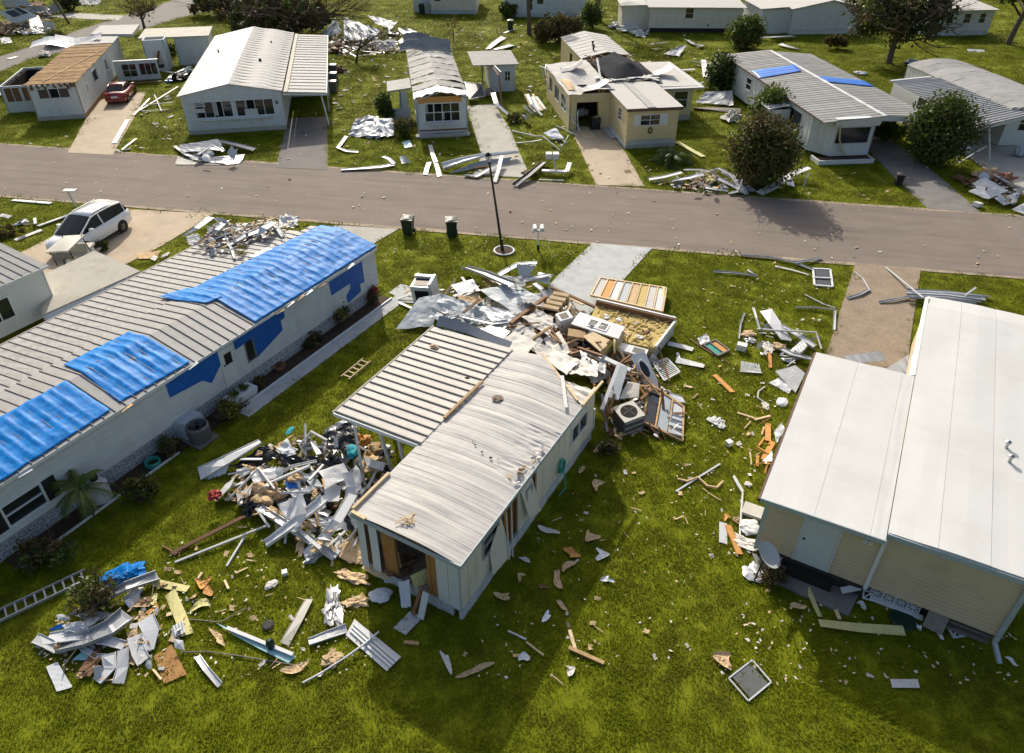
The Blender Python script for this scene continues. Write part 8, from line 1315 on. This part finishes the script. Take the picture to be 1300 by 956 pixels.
# ---- top left wreck
WR = thing('wrecked_roof', 'white roof piece with two skylights tipped in the top left wreck', 'roof piece', G(24, 35)); ko = -G(24, 35); q = [g3(p)+ko for p in ((-4,15,2.2), (24,9,2.6), (47,21,1.6), (19,30,.9))]
part(WR, 'panel', 'white_metal', lambda mb: mb.slab(q, .2))
for u0, u1, v0, v1 in ((.25, .65, .12, .6), (.72, .95, .05, .6)): part(WR, 'skylight', 'glass', lambda mb: mb.slab([q[0].lerp(q[1], u).lerp(q[3].lerp(q[2], u), v)+Vector((0,-.01,.03)) for u, v in ((u0, v0), (u1, v0), (u1, v1), (u0, v1))], .02))
for k, (qq, m, cr) in enumerate((([(36,22,1.4),(48,20,1.2),(58,38,.2),(40,41,.2)],'grey_metal',.1), ([(17,38,.2),(40,36,.3),(60,42,.1),(30,44,.1)],'pale_metal',.15), ([(54,26,1.5),(68,26,1.4),(70,40,.2),(58,42,.2)],'white_fluff',.4), ([(0,30,1.0),(18,30,1.0),(16,44,.1),(-8,44,.2)],'brown_wood',.3), ([(18,12,1.5),(40,6,2.0),(64,10,1.2),(44,18,1.0)],'grey_metal',.4), ([(60,8,1.5),(74,2,2.0),(80,12,1.0),(68,16,.8)],'slate_roof',.3), ([(0,48,.1),(12,47,.3),(16,54,.1),(2,56,.05)],'pale_metal',.1), ([(0,0,2.5),(30,-4,2.5),(40,6,1.6),(6,10,1.5)],'paleblue_sheet',.3), ([(100,0,.3),(128,-2,.4),(127,6,.1),(104,6,.1)],'white_fluff',.3), ([(15,30,.8),(36,28,1.0),(38,38,.2),(18,38,.2)],'ac_grey',.1), ([(0,108,.8),(10,98,1.6),(14,112,.6),(2,118,.2)],'ac_grey',.25), ([(-4,116,.2),(10,108,.6),(13,116,.2),(0,122,.05)],'pale_metal',.1))): sheet(qq, m, ['grey panel below the skylight roof piece', 'pale flat sheet at the front of the top left wreck', 'white torn rags at the right of the top left wreck', 'brown splintered heap at the left of the top left wreck', 'grey torn sheet behind the skylight roof piece', 'slate roof scrap near the leaning pole', 'pale sheet on the grass in front of the top left wreck', 'pale blue sheet at the very top left corner', 'white scraps on the far lawn beside the leaning pole', 'dark panel under the skylight roof piece', 'dark tarp heap left of the sunroom', 'pale scrap below the dark tarp heap at the left edge'][k], cr)
for k, (px, py, r_) in enumerate(((36,14,1.4), (52,20,1.2), (10,38,1.2))): clump((px, py, .2), (r_*1.4, r_), ['brown_wood', 'grey_wood', 'insulation'][k], ['brown rubble behind the skylight roof piece', 'grey rubble right of the skylight roof piece', 'tan rubble at the front of the top left wreck'][k], 'rubble_heap', 'rubble', h=.7, rough=1.2)
board((10,75,.05),(22,72,.05), .5, 'white_metal', 'white scrap on the back road at left'); clump((57,70,.1), (.8,.5), 'white_fluff', 'white crumple on the edge of the back road', 'torn_scrap', 'scrap', h=.8, rough=.9)
# ---------------------------------------------------------------- loose pieces too many to describe one by one, each still an object
def base_meshes(kind):
    out = []
    for i in range(6):
        mb = MB(); sd = random.uniform(0, 99)
        if kind == 'splinter': mb.bar((-.5, 0, 0), (.5, 0, random.uniform(-.02, .05)), random.uniform(.06, .13), .05); mb.add([(.5, -.03, -.02), (.5, .03, .02), (.68, random.uniform(-.03, .03), .01)], [(0, 1, 2)])
        elif kind == 'shard':
            n = random.randint(4, 6); pts = [(.5*random.uniform(.6, 1)*math.cos(6.28*k/n), .33*random.uniform(.6, 1)*math.sin(6.28*k/n), .07*math.cos(6.28*k/n+sd)) for k in range(n)]; c = Vector((0, 0, .04)); 
            for k in range(n): mb.slab([pts[k], pts[(k+1) % n], tuple(c)], .012)
        elif kind == 'crumple':
            def f(u, v): x, y = u-.5, v-.5; return (x+.15*noise.noise((u*3+sd, v*3, 0)), .7*y+.15*noise.noise((u*3, v*3+sd, 2)), .16*noise.noise((u*4, v*4, sd))+.1*noise.noise((u*9, v*9, sd))+.08)
            mb.grid(f, 7, 6, .01)
        elif kind == 'stud': mb.box(-.7, -.045, -.03, .7, .045, .03)
        o = mb.build(kind, M['white_metal']); out.append(o.data); bpy.data.objects.remove(o)
    return out
BASE = {k: base_meshes(k) for k in ('splinter', 'shard', 'crumple', 'stud')}; MATM = {}
def loose(kind, name, m, poly, n, s0, s1, zf, where, adj, cat='scrap', tilt=.5):
    x0, x1 = min(p[0] for p in poly), max(p[0] for p in poly); y0, y1 = min(p[1] for p in poly), max(p[1] for p in poly); c = 0; label = f'{adj} {name.replace("_", " ")} {where}'
    while c < n:
        px, py = random.uniform(x0, x1), random.uniform(y0, y1)
        if not inside(np.array([[px, py]]), poly)[0]: continue
        i = random.randrange(6); key = (kind, i, m)
        if key not in MATM: me = BASE[kind][i].copy(); me.materials.clear(); me.materials.append(M[m]); MATM[key] = me
        o = bpy.data.objects.new(name, MATM[key]); COL.objects.link(o); z = zf*random.random()**1.3; o.location = G(px, py, z)+Vector((0, 0, .03)); s = random.uniform(s0, s1); o.scale = (s, s*random.uniform(.6, 1.1), s*(.45 if name == 'torn_scrap' else 1))
        o.rotation_euler = (random.gauss(0, tilt), random.gauss(0, tilt), random.random()*6.28); tag(o, label, cat, label+'s'); c += 1
wreck = [(560,366),(640,352),(690,360),(740,392),(800,420),(835,452),(845,480),(800,500),(760,476),(700,430),(640,415),(560,408)]
core = [(650,395),(700,385),(760,430),(800,452),(812,480),(765,485),(722,462),(690,450),(660,425)]
loose('splinter', 'wood_splinter', 'brown_wood', core, 50, .4, 1.3, .9, 'in the middle of the wreck between counter and torn roof end', 'dark brown'); loose('splinter', 'wood_splinter', 'pale_wood', core, 32, .3, 1.1, .95, 'in the middle of the wreck between counter and torn roof end', 'pale tan'); loose('shard', 'panel_shard', 'white_metal', core, 20, .25, .8, .95, 'in the middle of the wreck between counter and torn roof end', 'white'); loose('crumple', 'insulation_scrap', 'insulation', core, 26, .25, .7, .9, 'in the middle of the wreck between counter and torn roof end', 'tan')
loose('stud', 'broken_rafter', 'brown_wood', core, 26, .8, 1.7, .9, 'crossing the middle of the wreck', 'long dark brown', 'rafter'); loose('stud', 'broken_rafter', 'pale_wood', core, 18, .7, 1.5, .95, 'crossing the middle of the wreck', 'long pale tan', 'rafter'); loose('crumple', 'torn_sheathing', 'white_roof', core, 12, .7, 1.4, .8, 'crossing the middle of the wreck', 'cream white', 'sheet')
loose('shard', 'panel_shard', 'pale_metal', wreck, 20, .25, .8, .8, 'spread through the wreck toward the lamp', 'pale grey'); loose('splinter', 'wood_splinter', 'wood', wreck, 30, .3, .9, .8, 'spread through the wreck toward the lamp', 'brown'); loose('crumple', 'rag', 'fabric_white', wreck, 12, .3, .7, .8, 'spread through the wreck toward the lamp', 'white', 'rag')
loose('splinter', 'wood_splinter', 'brown_wood', [(762,500),(800,470),(845,490),(865,520),(862,556),(800,552),(765,556)], 26, .3, 1.0, .5, 'around the tipped air conditioner and window wall', 'brown'); loose('shard', 'panel_shard', 'white_metal', [(762,500),(800,470),(845,490),(865,520),(862,556),(800,552),(765,556)], 10, .2, .6, .5, 'around the tipped air conditioner and window wall', 'white')
heap = [(275,625),(330,570),(410,545),(470,560),(500,580),(470,640),(455,700),(410,700),(340,660)]
loose('shard', 'panel_shard', 'white_metal', heap, 22, .5, 1.3, .7, 'in the heap under the carport', 'white'); loose('shard', 'panel_shard', 'pale_metal', heap, 12, .25, .8, .7, 'in the heap under the carport', 'pale grey'); loose('stud', 'trim_stick', 'white_metal', heap, 22, .5, 1.4, .85, 'in the heap under the carport', 'white', 'stick'); loose('crumple', 'plastic_scrap', 'black_plastic', heap, 14, .4, 1.0, .6, 'in the heap under the carport', 'black'); loose('crumple', 'insulation_scrap', 'insulation', heap, 14, .2, .6, .7, 'in the heap under the carport', 'tan'); loose('splinter', 'wood_splinter', 'wood', heap, 14, .3, .9, .6, 'in the heap under the carport', 'brown')
lowl = [(50,800),(110,765),(190,735),(250,745),(240,800),(200,860),(120,866),(60,845)]
loose('shard', 'panel_shard', 'pale_metal', lowl, 14, .2, .7, .3, 'in the lower left heap', 'pale grey'); loose('crumple', 'insulation_scrap', 'insulation', lowl, 14, .12, .4, .1, 'in the lower left heap', 'tan'); loose('splinter', 'wood_splinter', 'pale_wood', lowl, 10, .2, .6, .1, 'in the lower left heap', 'pale')
lawnl = [(190,700),(300,660),(380,700),(460,730),(470,860),(250,860),(240,780)]; lawnr = [(640,760),(720,600),(800,560),(880,560),(900,860),(560,866)]; lawne = [(850,470),(900,400),(960,390),(1000,420),(990,500),(960,600),(960,700),(900,720),(850,620)]
for poly, wh, n in ((lawnl, 'on the lawn left of the gutted front', 1), (lawnr, 'on the lawn right of the wrecked home', 1), (lawne, 'on the lawn left of the white roofed home', 1.1)):
    loose('crumple', 'torn_scrap', 'white_fluff', poly, int(11*n), .08, .2, .02, wh, 'small white', tilt=.2); loose('crumple', 'torn_scrap', 'insulation', poly, int(13*n), .08, .22, .02, wh, 'small tan', tilt=.2); loose('splinter', 'wood_splinter', 'pale_wood', poly, int(11*n), .12, .4, .02, wh, 'small pale', tilt=.1)
loose('splinter', 'wood_splinter', 'orange_wood', [(965,520),(985,520),(975,600),(955,600)], 12, .2, .6, .1, 'beside the brown edge of the white roof', 'orange'); loose('shard', 'panel_shard', 'white_metal', [(950,410),(1000,400),(1045,440),(1010,470),(965,450)], 18, .2, .6, .35, 'in the small heap at the corner of the white roof', 'white'); loose('stud', 'trim_stick', 'grey_metal', [(950,410),(1000,400),(1045,440),(1010,470),(965,450)], 12, .4, .9, .35, 'in the small heap at the corner of the white roof', 'grey', 'stick')
for poly, wh, n in (([(222,196),(290,178),(325,190),(300,208)], 'in the heap before the big white home', 14), ([(410,60),(430,30),(500,28),(535,50),(500,70),(440,70)], 'in the metal heap behind the big white home', 50), ([(830,232),(900,214),(950,240),(900,245)], 'in the verge heap before the conical bush', 18), ([(1225,235),(1262,218),(1300,240),(1290,262)], 'in the far right kerb heap', 18), ([(240,315),(275,280),(350,276),(385,285),(330,310),(270,325)], 'in the heap on the grey roof', 34), ([(0,40),(10,10),(60,5),(70,40)], 'in the top left wreck', 34), ([(660,150),(672,115),(690,120),(725,185),(700,190)], 'in the debris left of the yellow home', 18), ([(780,40),(800,25),(822,40),(818,50)], 'before the cream back home', 22), ([(940,34),(945,10),(960,8),(962,34)], 'between the two back homes at upper right', 18)):
    loose('shard', 'panel_shard', 'white_metal', poly, n//2, .4, 1.3, (2.9 if 'grey roof' in wh else .8), wh, 'white'); loose('splinter', 'wood_splinter', 'brown_wood', poly, n//4, .3, 1.0, (2.8 if 'grey roof' in wh else .5), wh, 'brown')
for poly, wh in (([(150,150),(225,110),(225,180),(150,196)], 'on the grass beside the tan drive'), ([(425,75),(500,80),(490,140),(425,150)], 'on the grass between the big white and the narrow white home'), ([(560,40),(650,30),(660,110),(640,120)], 'on the grass behind the shed')): loose('crumple', 'torn_scrap', 'white_fluff', poly, 18, .2, .6, .03, wh, 'white', tilt=.2)
# litter nobody could count: specks on grass and road; crushed rubble filling the heaps
mb = MB()
for poly, n, s in (([(0,190),(650,228),(1300,283),(1300,345),(520,290),(0,243)], 130, .07), ([(100,120),(1000,150),(1250,200),(1100,255),(300,205),(0,185)], 260, .1), (lawnl, 90, .03), (lawnr, 70, .03), (lawne, 100, .035), (lowl, 90, .04), ([(480,300),(740,310),(700,350),(500,370)], 40, .04), ([(850,400),(940,330),(1060,330),(1040,420)], 70, .05), ([(960,720),(1290,800),(1290,868),(900,868)], 90, .04), ([(420,20),(900,20),(900,110),(420,110)], 200, .16)):
    x0, x1 = min(p[0] for p in poly), max(p[0] for p in poly); y0, y1 = min(p[1] for p in poly), max(p[1] for p in poly); P = np.column_stack([rng.uniform(x0, x1, n*2), rng.uniform(y0, y1, n*2)]); P = P[inside(P, poly)]
    for px, py in P:
        p = G(px, py, .05); a = random.random()*6.28; l = s*random.uniform(.5, 1.6); d = Vector((math.cos(a), math.sin(a), random.uniform(-.2, .4)))*l; e = Vector((-math.sin(a), math.cos(a), random.uniform(0, .5)))*l*random.uniform(.3, .9); mb.add([p-d-e, p+d-e*.4, p+d+e, p-d*.6+e], [(0, 1, 2, 3)], random.choice((0, 0, 0, 1, 1, 2)))
o = mb.build('litter', [M['white_fluff'], M['insulation'], M['pale_wood']]); struct(o, 'stuff')
mb = MB()
for poly, n, zf in ((core, 700, .5), (wreck, 350, .3), (heap, 380, .18), ([(765,500),(850,490),(862,550),(770,556)], 160, .15), (lowl, 60, .05), ([(412,58),(440,34),(500,36),(530,50),(500,68),(440,70)], 500, .8), ([(1228,236),(1262,220),(1300,242),(1285,260)], 220, .5), ([(830,232),(900,216),(950,240),(900,245)], 160, .2), ([(0,42),(10,14),(60,10),(68,38)], 420, .9), ([(244,312),(278,284),(350,280),(380,286),(330,306),(272,322)], 260, 2.6)):
    x0, x1 = min(p[0] for p in poly), max(p[0] for p in poly); y0, y1 = min(p[1] for p in poly), max(p[1] for p in poly); P = np.column_stack([rng.uniform(x0, x1, n*3), rng.uniform(y0, y1, n*3)]); P = P[inside(P, poly)][:n]; far = 1.6 if y1 < 260 else 1
    for px, py in P:
        p = G(px, py, zf*random.random()**.7 if zf < 2 else zf+.25*random.random()); d = Vector((random.gauss(0, 1), random.gauss(0, 1), random.gauss(0, .5))).normalized()*random.uniform(.06, .32)*far; mb.bar(p, p+d, random.uniform(.03, .2)*far, random.uniform(.01, .05), random.choice((0, 0, 1, 1, 2, 2, 3, 4)))
o = mb.build('rubble', [M['white_metal'], M['brown_wood'], M['pale_wood'], M['insulation'], M['grey_metal']]); struct(o, 'stuff')

for q, m, lab, cr in (([(612,388,.9),(650,394,.95),(662,412,.8),(626,414,.7)],'pale_metal','broad pale sheet in front of the light blue roof sheet',.1), ([(572,362,.7),(600,354,.9),(610,368,.9),(584,376,.8)],'white_metal','white sheet right behind the crumpled blue sheets',.1), ([(630,352,.9),(662,350,1.0),(668,362,.8),(640,366,.8)],'white_roof','cream sheet under the bent pale beam by the lamp',.12), ([(672,432,.95),(700,440,1.0),(706,456,1.0),(682,452,.95)],'white_roof','cream sheet at the torn edge beside the creased white one',.1), ([(736,445,.9),(770,462,1.0),(768,474,.9),(740,462,.9)],'pale_metal','pale sheet under the long wall rail',.06),
    ([(404,598,.9),(436,588,1.0),(446,606,.9),(416,616,.85)],'white_metal','broad white board nearest the carport post in the heap',.04), ([(352,640,.4),(384,628,.6),(392,650,.5),(364,660,.3)],'pale_metal','broad grey board at the front of the carport heap',.04), ([(318,600,.5),(350,592,.6),(352,606,.5),(322,614,.45)],'white_metal','white bent sheet above the tan insulation heap',.1)):
    sheet(q, m, lab, cr)

for q, m, lab, cr in (([(630,440,1.5),(654,420,1.3),(682,436,1.7),(662,456,2.2)],'white_roof','cream roof sheet hanging off the far end of the buckled roof',.1), ([(688,456,1.6),(706,444,1.2),(736,458,1.4),(720,476,2.0)],'white_fluff','cream fibre sheet under the yellow batten of the torn roof end',.12), ([(600,424,1.0),(622,412,.9),(648,420,1.1),(632,436,1.4)],'pale_metal','pale sheet folded behind the ribbed carport roof',.08)):
    sheet(q, m, lab, cr)
